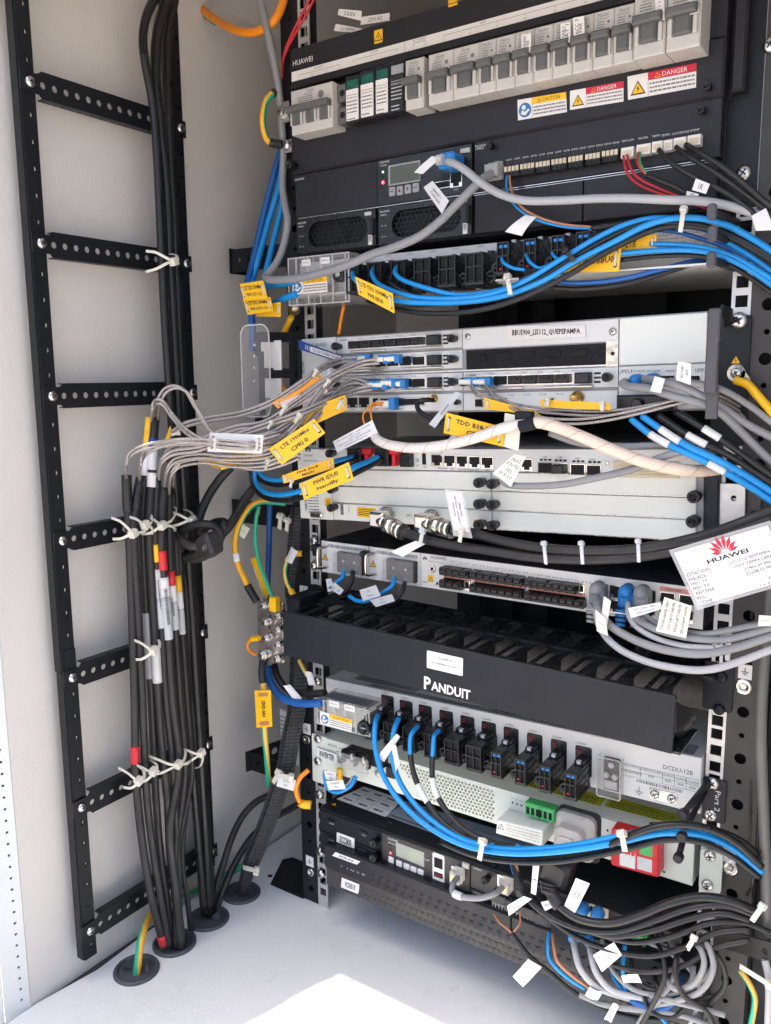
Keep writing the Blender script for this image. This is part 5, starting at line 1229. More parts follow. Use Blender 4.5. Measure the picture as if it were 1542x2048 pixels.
for i in range(n):
    x = 14+(W_-34)*i/(n-1); p0 = f.P(x, HH-3, -4); wv = (W_-34)/(n-1)*.56
    m = MB('black_plastic'); tp = Fr(f.P(x-wv/2, HH-2.6, -2), f.ex, V((0, 1, 0)))
    out = [(0, 0), (wv, 0), (wv, 60), (0, 60)]
    hole = rrect(3.2, 12, wv-3.2, 52, 3, 3)
    m.plate(tp, [(-1.5, 2), (wv+1.5, 2), (wv+1.5, 8), (wv, 10), (wv, 64), (0, 64), (0, 10), (-1.5, 8)], [hole], -2, 0)
    m.box(tp, -1.5, 2, wv+1.5, 4, 0, 1.5, .3)
    m.box(Fr(f.P(x-wv/2, HH-5, -2), f.ex, V((0, 1, 0))), wv/2-1.2, 4, wv/2+1.2, 62, -HH*.55, 0)
    part(m, 'finger', T)
m = MB('black_plastic'); tp = Fr(f.P(-2, HH-1, -66), f.ex, V((0, 1, 0))); hs = [rrect(22+34*i, 8, 40+34*i, 46, 5, 4) for i in range(int((W_-30)/34))]
m.plate(tp, rect(0, 0, W_+16, 54), hs, -3, 0); part(m, 'rear_duct_top', T)
m = MB('black_plastic'); m.box(f, -2, -2, W_+10, HH, -118, -114, 1); part(m, 'back_plate', T)
m = MB('black_plastic'); m.box(Fr(f.P(0, 2, 0), f.ex, V((0, 1, 0))), 2, 2, W_+6, 60, -2, 0, .4); part(m, 'duct_floor', T)
for i in range(n):
    x = 14+(W_-34)*i/(n-1); m = MB('black_plastic'); tp = Fr(f.P(x-8, 3, -2), f.ex, V((0, 1, 0))); m.box(tp, 0, 2, 16, 60, -3, 0, .4); part(m, 'lower_finger', T)
# right ear and side finger
m = MB('black_metal'); a0, b1 = FR.px(1408, 1342, 1.5); a1, b0 = FR.px(1466, 1428, 1.5); m.rbox(FR, a0, b0, a1-1, b1+10, 0, 1.8, 3, .5); part(m, 'rack_ear', T)
m = MB('black_metal'); m.rbox(FR, -3, -68, 20, -18, 0, 1.8, 3, .5); part(m, 'rack_ear', T)
m = MB('black_metal'); p = f.P(0, HH/2, -3); m.box(Fr((0, 0, 0), (1, 0, 0), (0, 0, 1)), 4, -68, 24, -22, 1.8, 50, 2); part(m, 'end_arm', T)
m = MB('black_plastic'); q = Qd(at(1352, 1402, y=-70), at(1395, 1425, y=-30), at(1375, 1500, y=-30), at(1352, 1470, y=-70)); m.prism(q, rrect(0, 0, q.w, q.h, 5, 4), -4, 0, 1); part(m, 'end_loop', T)
for u, v, st in ((1443, 1354, 'black'), (1438, 1419, 'black'), (630, 1201, 'black')): a, b = FR.px(u, v, 2); screw(FR, a, b, 5.2, T, 1.8, style=st)
# ================================================================ lower dc distribution unit
f = FP(-8, (651, 1356), (1415, 1519)); T = thing('dc_distribution_unit', 'lower light grey distribution unit printed DCDU-12B with ten black fuse plugs', 'distribution unit', f.P(0, -40))
W_ = f.px(1402, 1560)[0]; HH = -f.px(1390, 1626)[1]
m = MB('panel_light'); m.box(f, 0, -HH, W_, 0, -210, 0, .8); part(m, 'chassis', T)
tp = Fr(f.P(0, .0, 0), f.ex, V((0, 1, 0)))           # top face frame: a right, b back
m = MB('dark_void'); hs = []
for r_ in range(2):
    for i in range(86): x = 62+i*3.9; m.quad(tp, x, 4.5+4.2*r_, x+2.7, 7.2+4.2*r_, .15)
part(m, 'vent_slots', T, kind='stuff')
m = MB('label_steel_blue'); a0, b0 = tp.px(1262, 1478); m.quad(tp, W_-62, 3, W_-8, 26, .2); m.mat('ink'); m.poly(tp, circ(W_-40, 13, 5.5, 18, .8), .3); m.quad(tp, W_-24, 8, W_-14, 9.5, .3); m.quad(tp, W_-22, 11, W_-21, 19, .3); m.quad(tp, W_-18, 11, W_-17, 19, .3); part(m, 'rating_label', T)
m = MB('device_grey'); m.quad(tp, 30, 14, 120, 36, .15); m.mat('ink'); [m.fake(tp, 34, 17+4*k, 110, 18.4+4*k, .25, k) for k in range(4)]; part(m, 'top_label', T)
LD = [(769, 1398), (806, 1408.6), (844, 1418), (886, 1429), (928, 1440), (970.5, 1451.6), (1015, 1463), (1062, 1475.5), (1110, 1488), (1159.4, 1501)]
for i, (u, v) in enumerate(LD):
    a, b = f.px(u, v, .5); m = MB('black_plastic'); m.rbox(f, a-4.5, b-26, a+12.5, b+5, 0, .8, 2, .2); o = part(m, 'socket_plate', T)
    m = MB('lamp_dark_red'); m.box(f, a-2.4, b-2.4, a+2, b+2, .8, 1.8, .4); m.mat('dark_void'); m.cyl(f, a, b, 1, 1.8, 2, 8); part(m, 'fault_lamp', o)
    m = MB('ink'); m.text(f, 'LOAD%d' % i, a+2, b+7.6, 9.5, 2, .15); part(m, 'lettering', T)
    kind = 0 if i < 4 else 1 if i < 6 else 2
    fuse_plug(f, a+5, b-18, T, kind, .92)
a0, b0, a1, b1, o = clear_box(f, T, (633, 1396), (741, 1474), 0, 38)
m = MB('busbar')
for x in (a0+16, a0+38): m.box(f, x, b0+12, x+10, b1-8, 0, 5, .5); m.cyl(f, x+5, b0+20, 4.4, 5, 11, 6)
part(m, 'terminal_bar', T)
m = MB('device_grey'); e = Fr(f.P(a0+6, b1-1.2, 4), f.ex, V((0, 1, 0))); m.quad(Fr(f.P(a0+4, b1+.3, 33), f.ex, V((0, 1, 0))), 0, 0, a1-a0-8, 22, .1)
m.mat('ink'); e = Fr(f.P(a0+4, b1+.3, 33), f.ex, V((0, 1, 0))); [m.fake(e, 4, 3+4*k, a1-a0-14, 4.8+4*k, .2, k, 1.4) for k in range(4)]; part(m, 'lid_label', o)
for t, u, v in (('RTN(+)', 669, 1408), ('NEG(-)', 700, 1416)):
    a, b = f.px(u, v, 39); m = MB('paper'); m.rbox(f, a-7.4, b-3.6, a+7.4, b+3.6, 39.2, 40, .8); m.mat('ink'); m.text(f, t, a, b, 10, 2.6, 40.1); part(m, 'terminal_label', T)
caution(f, T, ((640, 1422), (704, 1440), (703, 1465), (640, 1447)), h=39.5, seed=12)
a, b = f.px(724, 1458, 44); m = MB('black_plastic'); m.lathe(f, a, b, [(8.6, 32), (8.6, 40), (7.4, 43), (5, 43), (4.4, 41), (.1, 41)], 20); m.mat('device_grey'); m.box(f, a-3.6, b-.7, a+3.6, b+.7, 40.8, 42.4, .3); part(m, 'cover_knob', T)
a, b = f.px(1217, 1556, 12); m = MB('clear'); m.poly(f, rrect(a-12, b-21, a+11, b+19, 2), 11); m.quad(Fr(f.P(a-12, b-21, 0), f.n, f.ey), 0, 0, 11, 40, 0); m.quad(Fr(f.P(a+11, b-21, 11), -f.n, f.ey), 0, 0, 11, 40, 0); o = part(m, 'clear_cover', T)
m = MB('clear_haze'); lp = [f.P(x_, y_, 11) for x_, y_ in rrect(a-12, b-21, a+11, b+19, 2)]; m.tube(lp+[lp[0]], .8, 6); part(m, 'cover_rim', o)
m = MB('black_plastic'); m.rbox(f, a-8, b-17, a+8, b+16, 0, 3, 1.5, .4); part(m, 'terminal_recess', T)
for dx, dy in ((0, 10), (-5, -1), (3.5, -1.5)): m = MB('white_plastic'); m.cyl(f, a+dx, b+dy, 3.1, 3, 6, 16, .8); part(m, 'terminal_button', T)
m = MB('white_plastic'); m.box(f, a-7, b-15, a+6, b-6.5, 3, 5, .5); part(m, 'terminal_block', T)
h_ = .15; m = MB('ink')
def ft(t, u, v, w_, hh, h=.15): m.text(f, t, *f.px(u, v, h), w_, hh, h)
ft('DCDU-12B', 1356, 1540, 27, 4.2); ft('OUTPUT', 1263, 1532, 14, 2.6); ft('FUSE RATING', 1262, 1544, 20, 2.6); ft('LOAD0-LOAD6', 1302, 1542, 23, 2.8); ft('30A', 1302, 1553, 6, 2.6)
ft('LOAD7', 1336, 1551, 11, 2.6); ft('30A', 1336, 1562, 6, 2.6); ft('LOAD8', 1361, 1558, 11, 2.6); ft('30A', 1361, 1569, 6, 2.6); ft('LOAD9', 1385, 1565, 11, 2.6); ft('30A', 1385, 1576, 6, 2.6)
g0 = f.px(1238, 1524, 0); g1 = f.px(1398, 1580, 0)
for k in range(3): m.quad(f, g0[0], g0[1]-6*k-.15, g1[0], g0[1]-6*k+.15, h_)
for u in (1239, 1281, 1325, 1349, 1373): x = f.px(u, 1545)[0]; m.quad(f, x-.15, g0[1]-12, x+.15, g0[1], h_)
a, b = f.px(1278, 1583); m.quad(f, a-.3, b, a+.3, b+5, h_); [m.quad(f, a-w2, b-1.7*k-.3, a+w2, b-1.7*k+.3, h_) for k, w2 in enumerate((4, 2.6, 1.2))]
part(m, 'lettering', T)
q = Qd(*[f.W(u, v, .3) for u, v in ((1269, 1554), (1372, 1580), (1371, 1592), (1268, 1566))]); m = MB('paper'); m.box(q, 0, 0, q.w, q.h, -.2, .1); m.mat('ink'); m.bars(q, 2, q.h*.3, q.w-2, q.h*.85, .2, 1.1, seed=4); part(m, 'barcode_label', T)
m = MB('nickel'); a0, b0, a1, b1 = px_rect(f, (1298, 1574), (1352, 1608), 1); a, b = f.px(1326, 1592, 1); m.rbox(f, a-13, b-5.5, a+13, b+5.5, 0, 1, 2, .2); o = part(m, 'earth_plate', T)
for u, v in ((1309, 1589), (1343, 1598)): a, b = f.px(u, v, 2); screw(f, a, b, 4.4, T, 1)

# ================================================================ inverter
f0 = FP(-5, (726, 1564), (1388, 1773)); f = f0.sub(f0.px(642, 1535)[0], 0); T = thing('inverter', 'pale green-grey power inverter with perforated centre, INVERTER strip and yellow warning bands', 'inverter', f.P(0, 0))
W_ = f.px(1388, 1700)[0]; zi = f.px(640, 1497)[1]; HH = f.px(1010, 1580)[1]
m = MB('inverter_paint'); aO = f.px(779, 1600)[0]
a_s, a_e = f.px(779, 1560)[0], f.px(993, 1600)[0]
m.box(f, 0, 0, W_, HH, -330, -2, .5); part(m, 'chassis', T)
m = MB('inverter_paint'); hs = []; r_ = 0; y = 12
yb0, yt0 = f.px(990, 1640)[1], 0
p4 = [f.px(*q) for q in ((792, 1522), (988, 1577), (990, 1641), (852, 1602))]; p4 = [(x, min(max(y, 3), HH-3)) for x, y in p4]
def inpoly(x, y, P):
    c = False; n = len(P)
    for i in range(n):
        (x1, y1), (x2, y2) = P[i], P[i-1]
        if (y1 > y) != (y2 > y) and x < (x2-x1)*(y-y1)/(y2-y1)+x1: c = not c
    return c
xs0 = min(p[0] for p in p4); ys0 = min(p[1] for p in p4); ys1 = max(p[1] for p in p4); xs1 = max(p[0] for p in p4)
sp = 4.5; row = 0; y = ys0+2
while y < ys1-1:
    x = xs0+2+(sp/2 if row % 2 else 0)
    while x < xs1-1:
        if inpoly(x, y, p4): hs.append(circ(x, y, 1.65, 8))
        x += sp
    y += sp*.87; row += 1
hs = [h for h in hs]
m.plate(f, rect(0, 0, W_, HH), hs, -2, 0); part(m, 'front_panel', T)
m = MB('pale_beige'); m.box(f, xs0-3, ys0-3, xs1+3, ys1+3, -1.99, -1.9); part(m, 'inner_screen', T)
tp = Fr(f.P(0, HH, 0), f.ex, V((0, 1, 0)))
m = MB('inverter_paint'); m.prism(Fr(f.P(0, HH, 0), V((0, 1, 0)), V((0, 0, 1))), [(0, 0), (0, -8), (-5, -9), (-5, -1)], 0, .1); 
m.box(f, -17, HH*.1+4, -.5, HH-2, -6, -4, .5); o = part(m, 'mounting_ear', T)
a0, b0, a1, b1 = px_rect(FR, (1401, 1697), (1441, 1789), 7); m = MB('inverter_paint'); m.rbox(FR, a0, b0, a1, b1, 4, 7, 2.5, .4); part(m, 'mounting_ear', T)
for u, v, r_ in ((634, 1479, 8), (634, 1523, 8), (1419, 1713, 13.5), (1414, 1771, 13)): a, b = FR.px(u, v, 9); screw(FR, a, b, 5.4, T, 7, rot=.3)
m = MB('inverter_paint'); a0, b0, a1, b1 = px_rect(FR, (624, 1466), (654, 1570), 5); m.rbox(FR, a0, b0, a1+2, b1, 3, 6, 2, .4); part(m, 'mounting_ear', T)
q = Qd(*[f.W(u, v, 3) for u, v in ((634, 1495), (675, 1509), (674, 1528), (634, 1513))]); m = MB('paper'); m.box(q, 0, 0, q.w, q.h, 0, .4); m.mat('ink'); m.text(q, '*INVERTER', q.w/2, q.h/2, q.w*.72, q.h*.62, .55); part(m, 'name_strip', T)
m = MB('ink'); m.text(f, 'KELONG', *f.px(665, 1491, .1), 14, 2.8, .12); m.text(f, 'KEYSTAR', *f.px(680, 1504, .1), 12, 1.8, .12); a, b = f.px(690, 1498, .1)
for k in range(3): m.poly(f, [(a-9, b-2+k*.4), (a+6, b+2.6-k*1.1), (a+6, b+3-k*1.1), (a-9, b-1.6+k*.4)], .12)
m.text(f, 'POWER', *f.px(777, 1515, .1), 8, 1.8, .12); m.text(f, 'ON', *f.px(781, 1520, .1), 4, 1.4, .12); m.text(f, 'OFF', *f.px(779, 1573, .1), 5, 1.6, .12)
for k, u in enumerate((1025, 1034, 1043, 1052)): a, b = f.px(u, 1605+3*k, .1); m.poly(f, circ(a, b, 1.2, 8), .15); m.text(f, ('AC', 'DC', 'RUN', 'ALM')[k], a, b+5, 3.4, 1.4, .12)
part(m, 'lettering', T)
# dc terminal block with clear lid
a0, b0, a1, b1 = px_rect(f, (695, 1503), (752, 1546), 14); m = MB('black_plastic'); m.box(f, a0-4, b0+6, a1+8, b1+3, 0, 14, 1.5); o = part(m, 'terminal_block', T)
m = MB('black_plastic'); 
for k in range(3): m.box(f, a0-4+k*18, b0+4, a0-2+k*18, b1+4, 14, 22, .6)
part(m, 'barrier', o)
for k in range(2): x = a0+7+17*k; m = MB('nickel'); m.lathe(f, x, (b0+b1)/2+4, [(4.4, 14), (4.4, 16), (3, 18), (.2, 18.4)], 14); m.box(f, x-3, b0+4, x+3, (b0+b1)/2, 14, 15.5, .3); part(m, 'terminal_screw', T)
m = MB('clear'); m.box(f, a0-2, b0+1, a1-4, b1+2, 23, 25, .3); part(m, 'clear_cover', T)
a, b = f.px(745, 1542, 4); bolt(f, a+6, b-2, 3.4, T, 2); a, b = f.px(681, 1524, 4); bolt(f, a, b, 3.4, T, 1)
m = MB('yellow_sleeve'); a, b = f.px(678, 1548, 8); m.box(f, a-3, b-9, a+3, b+7, 5, 10, 1.5); part(m, 'lug_sleeve', T)
m = MB('black_plastic'); a0, b0, a1, b1 = px_rect(f, (770, 1528), (789, 1560), 4); m.rbox(f, a0, b0, a1, b1, 0, 3, 1.5, .5); m.box(f, a0+1.5, (b0+b1)/2, a1-1.5, b1-1.5, 2, 5, 1); part(m, 'rocker_switch', T)
# connection cover, green terminals, mains socket, red surge module
a0, b0, a1, b1 = px_rect(f, (996, 1645), (1088, 1668), 26); a0, bT = f.px(993, 1622, 26); a1, bB = f.px(1090, 1692, 26)
q = Qd(*[f.W(u, v, 26) for u, v in ((994, 1640), (1086, 1662), (1084, 1694), (991, 1667))]); m = MB('panel_cream'); m.box(q, 0, 0, q.w, q.h, -25, 0, 1); m.prism(Fr(q.P(0, q.h, 0), q.ex, -q.n), [(0, 0), (q.w, 0), (q.w, 24), (0, 24)][::-1], 0, .5) if False else None
m.mat('ink'); [m.text(q, s, q.w*.57, q.h*(.82-.19*k), q.w*.74, q.h*.115, .2) for k, s in enumerate(('When connect wires,please', 'remove the coverboard. And when', 'working is done,please make sure', 'lock up the coverboard.'))]
warn_tri(m, q, q.w*.1, q.h*.62, 7, .2, 'panel_cream'); part(m, 'connection_cover', T)
for k, (u, v) in enumerate(((1066, 1623), (1091, 1630))):
    a, b = f.px(u, v, 12); m = MB('green_terminal'); m.box(f, a-9, b-7, a+9, b+8, 0, 12, 1); o = part(m, 'green_terminal', T)
    for j in range(3): m = MB('dark_void'); m.box(f, a-7.4+5.4*j, b-4, a-4+5.4*j, b+3.5, 11.9, 12.3); part(m, 'clamp_slot', o)
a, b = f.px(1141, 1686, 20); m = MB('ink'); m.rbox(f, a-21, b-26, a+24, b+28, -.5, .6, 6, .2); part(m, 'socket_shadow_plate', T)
m = MB('white_plastic'); m.rbox(f, a-22, b-24, a+20, b+24, .6, 10, 8, 3); o = part(m, 'mains_plug', T)
m = MB('white_plastic'); m.rbox(f, a-17, b-19, a+12, b+14, 10, 26, 7, 5); m.rbox(f, a-12, b-14, a+7, b+9, 26, 30, 5, 1.5); part(m, 'plug_head', o)
m = MB('dark_void'); m.cyl(f, a-2, b-4, 3.6, 30, 30.3, 14); part(m, 'cord_hole', o)
q = Qd(*[f.W(u, v, 18) for u, v in ((1222, 1657), (1318, 1683), (1317, 1757), (1221, 1731))]); m = MB('red_plastic'); m.prism(q, rrect(0, 0, q.w, q.h, 2, 3), -17, 0, 1.5); o = part(m, 'red_surge_module', T)
m = MB('paper'); m.quad(q, 9, 3, 24, q.h-22, .1); m.mat('green_terminal'); m.quad(q, q.w-18, q.h-18, q.w-6, q.h-4, .1); m.mat('pe_foam'); m.quad(q, q.w-20, 4, q.w-8, 16, .12); m.quad(q, 26, 4, 40, q.h*.45, .1); m.mat('ink_white'); m.text(q, 'H', q.w*.47, q.h*.7, 5, 9, .15); m.text(q, 'H', q.w*.47, q.h*.38, 5, 9, .15)
m.mat('red_print'); m.quad(q, 0, q.h*.48, q.w, q.h*.49, .14); part(m, 'print', o)
a, b = f.px(1375, 1700, 2); 
for u, v in ((1215, 1661), (1328, 1744), (1366, 1658)): a, b = f.px(u, v, .2); m = MB('ink'); m.cyl(f, a, b, 1.2, 0, .3, 8); part(m, 'panel_hole', T)
# two yellow-green warning bands along the top front edge
for (c, t) in ((((1045, 1550), (1215, 1594), (1200, 1612), (1036, 1567)), 'Please carefully read the manual'), (((1222, 1592), (1365, 1632), (1362, 1652), (1208, 1612)), 'WARNING')):
    q = Qd(*[tp.W(u, v, .3) for u, v in c]); m = MB('olive_label'); m.rbox(q, 0, 0, q.w, q.h, -.2, .1, 1.5); m.mat('ink')
    m.text(q, 'WARNING', q.w*.55, q.h*.8, q.w*.3, q.h*.16, .2); [m.fake(q, 4, q.h*(.56-.17*k), q.w-6, q.h*(.63-.17*k), .2, k, 1.5) for k in range(4)]; part(m, 'warning_band', T)

# ================================================================ site controller below the inverter
f = FP(-22, (636, 1617), (751, 1658)); fz = FP(-22, (636, 1617)); f = Fr(at(636, 1617, y=-22), (1, 0, 0), (0, 0, 1))
T = thing('site_controller', 'black one-unit site controller with SCC800 strip, small screen, four buttons and network ports', 'site controller', f.P(0, -40))
W_ = 432; HH = -f.px(640, 1662)[1]; HB_ = -f.px(643, 1684)[1]
SC = f
m = MB('black_metal'); m.box(f, 0, -60, W_, 0, -210, -2, .8); part(m, 'chassis', T)
tp = Fr(f.P(0, 0.2, 0), (1, 0, 0), (0, 1, 0))
aA = f.px(763, 1690)[0]; hA = 27.5
m = MB('black_metal')
for k in range(2):
    m = MB('black_metal'); m.box(f, 2, -hA*(k+1)+.8, aA, -hA*k-.8-(1.0 if k == 0 else 0), -2, 0, .6); c = part(m, 'blank_plate', T)
    for u, v in (((661, 1642), (725, 1665)) if k == 0 else ((661, 1676), (725, 1701))):
        a, b = f.px(u, v, 1); m = MB('black_plastic'); m.rbox(f, a-6, b-1.8, a+6, b+1.8, 0, 2.4, 1, .6); m.mat('device_grey'); m.box(f, a-1, b-2.6, a+6, b-1.9, 0, 2.6); part(m, 'plate_latch', c)
    u, v = ((751, 1683), (751, 1712))[k]; a, b = f.px(u, v, 6); thumbscrew(f, a, b, 4.6, T, .5)
q = Qd(*[f.W(u, v, .6) for u, v in ((674, 1664), (709, 1677), (709, 1700), (673, 1687))]); m = MB('paper'); m.box(q, 0, 0, q.w, q.h, 0, .3); m.mat('ink'); m.text(q, '*SCC800', q.w/2, q.h/2, q.w*.66, q.h*.6, .42); part(m, 'name_strip', T)
aB = f.px(940, 1760)[0]
m = MB('brown_paint'); m.box(f, aA+1, -57, aB, -1.5, -2, 1, .8); c = part(m, 'controller_panel', T)
m = MB('ink_white'); m.text(f, 'HUAWEI', *f.px(786, 1680, 1), 14, 2.8, 1.15); m.text(f, 'SMU02C', *f.px(784, 1687, 1), 10, 1.9, 1.15); m.text(f, 'COM', *f.px(854, 1720, 1), 6, 2, 1.15); part(m, 'lettering', c)
q = Qd(*[f.W(u, v, 1.2) for u, v in ((793, 1686), (847, 1706), (847, 1732), (794, 1710))]); m = MB('device_grey'); m.box(q, -1, -1, q.w+1, q.h+1, -.5, .3); part(m, 'screen_bezel', c); m = MB('lcd_pale'); m.box(q, 0, 0, q.w, q.h, 0, .5); part(m, 'screen', c)
for k, v in enumerate((1690, 1698, 1706)):
    a, b = f.px(781, v, 1.2); m = MB('led_red' if k == 2 else 'ink'); m.cyl(f, a, b, 1.1, 1, 1.6, 10); part(m, 'indicator_lamp', c)
m = MB('paper'); a, b = f.px(782, 1724, 1.5); m.rbox(f, a-3.6, b-6.4, a+3.6, b+6.4, 1, 1.6, 1); part(m, 'blank_sticker', c)
for i, (u, v) in enumerate(((797, 1730), (812, 1736), (826, 1742), (840, 1747))):
    a, b = f.px(u, v, 3); m = MB('paper'); m.rbox(f, a-4, b-4.6, a+4, b+4.6, 1, 2.6, 1, .5); o = part(m, 'button', c); m = MB('ink')
    if i in (1, 2): s = 1 if i == 1 else -1; m.poly(f, [(a-1.8, b-1.5*s), (a+1.8, b-1.5*s), (a, b+1.8*s)][::s], 2.75)
    else: m.quad(f, a-2, b-.4, a+2, b+.4, 2.75); m.quad(f, a+1.2, b, a+1.9, b+2, 2.75)
m = MB('paper'); a0, b0, a1, b1 = px_rect(f, (864, 1718), (890, 1768), 1.5); a, b = f.px(877, 1741, 1.3); m.rbox(f, a-7.6, b-22, a+7.6, b+20, 1, 1.5, 2); part(m, 'port_surround', c)
m = MB('dark_void'); m.box(f, a-5.4, b+3, a+5.4, b+15, 1.4, 1.8); part(m, 'network_port', c)
for dy in (-5, -15): m = MB('dark_void'); m.box(f, a-5.6, b+dy-3.4, a+5.6, b+dy+2.4, 1.4, 1.8); m.mat('red_pvc'); m.box(f, a-4, b+dy-1, a+4, b+dy, 1.7, 2.1); part(m, 'usb_port', c)
a, b = f.px(914, 1752, 2); m = MB('nickel'); m.box(f, a-7, b-8, a+7, b+10, 1, 2.4, .5); m.mat('dark_void'); m.box(f, a-5, b-6, a+5, b+7, 2.3, 2.6); part(m, 'network_port', c)
m = MB('white_plastic'); a, b = f.px(930, 1732, 4); m.box(f, a-4, b-3, a+4, b+2.5, 1, 4, .5); part(m, 'latch', c)
for t in range(2):
    aC = aB+1.5; m = MB('brown_paint'); m.box(f, aC, -28.5-28.5*t, aC+58, -1.5-28.5*t, -2, 1, .5); c = part(m, 'io_card', T)
    m = MB('ink_white'); m.text(f, 'UIM02D', aC+8, -4-28.5*t, 10, 1.9, 1.15); part(m, 'lettering', c)
a, b = f.px(973, 1758, 6); thumbscrew(f, a, b, 4.2, T, 1)
a, b = f.px(1008, 1770, 3); m = MB('nickel'); m.plate(f, rect(a-8, b-9, a+9, b+9), [rect(a-6, b-7, a+7, b+6.5)], .8, 2.4); part(m, 'network_port', T)
# top labels
q = Qd(*[tp.W(u, v, .2) for u, v in ((728, 1573), (806, 1599), (771, 1634), (673, 1598))]); m = MB('paper'); m.quad(q, 0, 0, q.w, q.h, 0); m.mat('ink'); 
for k in (.33, .66): m.quad(q, 0, q.h*k-.2, q.w, q.h*k+.2, .1)
for k in (.3, .62): m.quad(q, q.w*k-.2, 0, q.w*k+.2, q.h*.66, .1)
[m.fake(q, q.w*(.06+.32*i), q.h*(.12+.33*j), q.w*(.24+.32*i), q.h*(.2+.33*j), .1, i+j) for i in range(3) for j in range(3)]; part(m, 'circuit_label', T)
q = Qd(*[tp.W(u, v, .2) for u, v in ((812, 1602), (914, 1634), (876, 1670), (772, 1632))]); m = MB('label_steel_blue'); m.quad(q, 0, 0, q.w, q.h, 0); m.mat('ink'); m.text(q, 'CE', q.w*.35, q.h*.4, 12, 9, .1); m.poly(q, circ(q.w*.78, q.h*.35, 5, 16), .1); [m.fake(q, 4, q.h*(.08+.04*k), q.w-4, q.h*(.11+.04*k), .1, k) for k in range(2)]; [m.fake(q, 4, q.h*(.7+.09*k), q.w*.6, q.h*(.75+.09*k), .1, k) for k in range(3)]; part(m, 'rating_label', T)
q = Qd(*[tp.W(u, v, .2) for u, v in ((916, 1635), (1100, 1690), (1070, 1730), (880, 1672))]); m = MB('label_steel_blue'); m.quad(q, 0, 0, q.w, q.h, 0); m.mat('ink'); m.text(q, 'QUALIFICATION', q.w*.5, q.h*.72, q.w*.55, q.h*.14, .1); m.text(q, 'KC1A', q.w*.4, q.h*.5, q.w*.14, q.h*.1, .1); m.text(q, '2018-12-27', q.w*.45, q.h*.27, q.w*.3, q.h*.1, .1); part(m, 'qualification_label', T)
a, b = tp.px(669, 1608, .2); m = MB('yellow_tag'); warn_tri(m, tp, a, b, 8, .3); part(m, 'warning_triangle', T)
for u, v in ((648, 1595), (783, 1645), (989, 1730)): a, b = tp.px(u, v, .5); screw(tp, a, b, 3, T, .2, style='black')
# lower deck of the controller: rows of black terminals
m = MB('black_metal'); m.box(f, aB+60, -62, W_, -4, -2, -.5, .4); part(m, 'terminal_panel', T)
TR = [((985, 1800), 5, -1), ((1022, 1812), 5, 0), ((1048, 1828), 4, 0), ((1072, 1840), 4, 0), ((1098, 1852), 4, 0), ((1128, 1862), 4, 0), ((1160, 1872), 4, 0), ((1190, 1888), 4, 0)]
for i in range(9):
    u = 985+28.5*i; v = 1803+13.2*i; a, b = f.px(u, v, 10); m = MB('black_plastic'); m.box(f, a-2, b, a+15.5, b+10, -2, 11, .8); m.box(f, a-1, b-9, a+15, b, -2, 9, .4); c = part(m, 'terminal_block', T)
    for k in range(4): x = a+3.9*k; m = MB('device_grey'); m.plate(f, rect(x-.6, b-8.6, x+3.2, b-1), [rect(x, b-7.8, x+2.6, b-1.8)], 9, 9.6); part(m, 'terminal_frame', c)
for i in range(5):
    u = 1032+33*i; v = 1792+15*i; a, b = f.px(u, v, 6); m = MB('black_plastic'); m.box(f, a, b, a+14, b+8, -2, 7, .5); part(m, 'terminal_block', T)
# right end plate of the unit with green terminals
a, b = f.px(1290, 1880, 2)
m = MB('brown_paint'); m.box(f, a-40, b-26, a+34, b+16, -2, 1, .5); c = part(m, 'io_card', T)
m = MB('ink_white'); m.text(f, 'GATE SMOKE  BTEMP', a+4, b+2, 34, 2.2, 1.2); m.text(f, 'ACCESS', a-22, b+8, 10, 2, 1.2); part(m, 'lettering', c)
screw(f, a+14, b+10, 4.4, T, 1, style='black')
for u, v in ((1245, 1893), (1276, 1888), (1318, 1936)): a, b = f.px(u, v, 10); m = MB('green_terminal'); m.box(f, a-7, b-6, a+7, b+7, 0, 10, 1); m.mat('dark_void'); m.box(f, a-4, b-1, a+4, b+4, 9.9, 10.2); part(m, 'green_terminal', T)

# ================================================================ flat black box on the right behind the controller
g = Fr(at(1100, 1836, y=-42), (1, 0, 0), (0, 0, 1))
T = thing('power_adapter_box', 'flat black box with two round blue sockets on its front, under the red module', 'equipment box', g.P(60, -10))
m = MB('black_metal'); m.box(g, 0, -30, 150, -2, -150, -2, 1); part(m, 'housing', T)
tpz = Fr(g.P(0, -1.9, 0), (1, 0, 0), (0, 1, 0))
m = MB('black_metal'); a0 = tpz.px(1102, 1745)[0]; m.box(tpz, -2, -4, 152, 146, 0, .8, .3); part(m, 'lid', T)
q = Qd(*[tpz.W(u, v, 1) for u, v in ((1180, 1768), (1213, 1778), (1208, 1785), (1176, 1775))]); m = MB('device_grey'); m.quad(q, 0, 0, q.w, q.h, 0); m.mat('ink'); m.text(q, 'DEVICE', q.w/2, q.h/2, q.w*.8, q.h*.6, .1); part(m, 'small_label', T)
for u, v in ((1163, 1822), (1193, 1831)): a, b = g.px(u, v, 6); m = MB('pale_beige'); m.box(g, a-9, b-8, a+9, b+5, -2, -.5, .4); m.mat('blue_connector'); m.lathe(g, a, b, [(6.4, -1), (6.4, 4), (5, 8), (2, 9.6), (.2, 9.8)], 18); part(m, 'blue_socket', T)

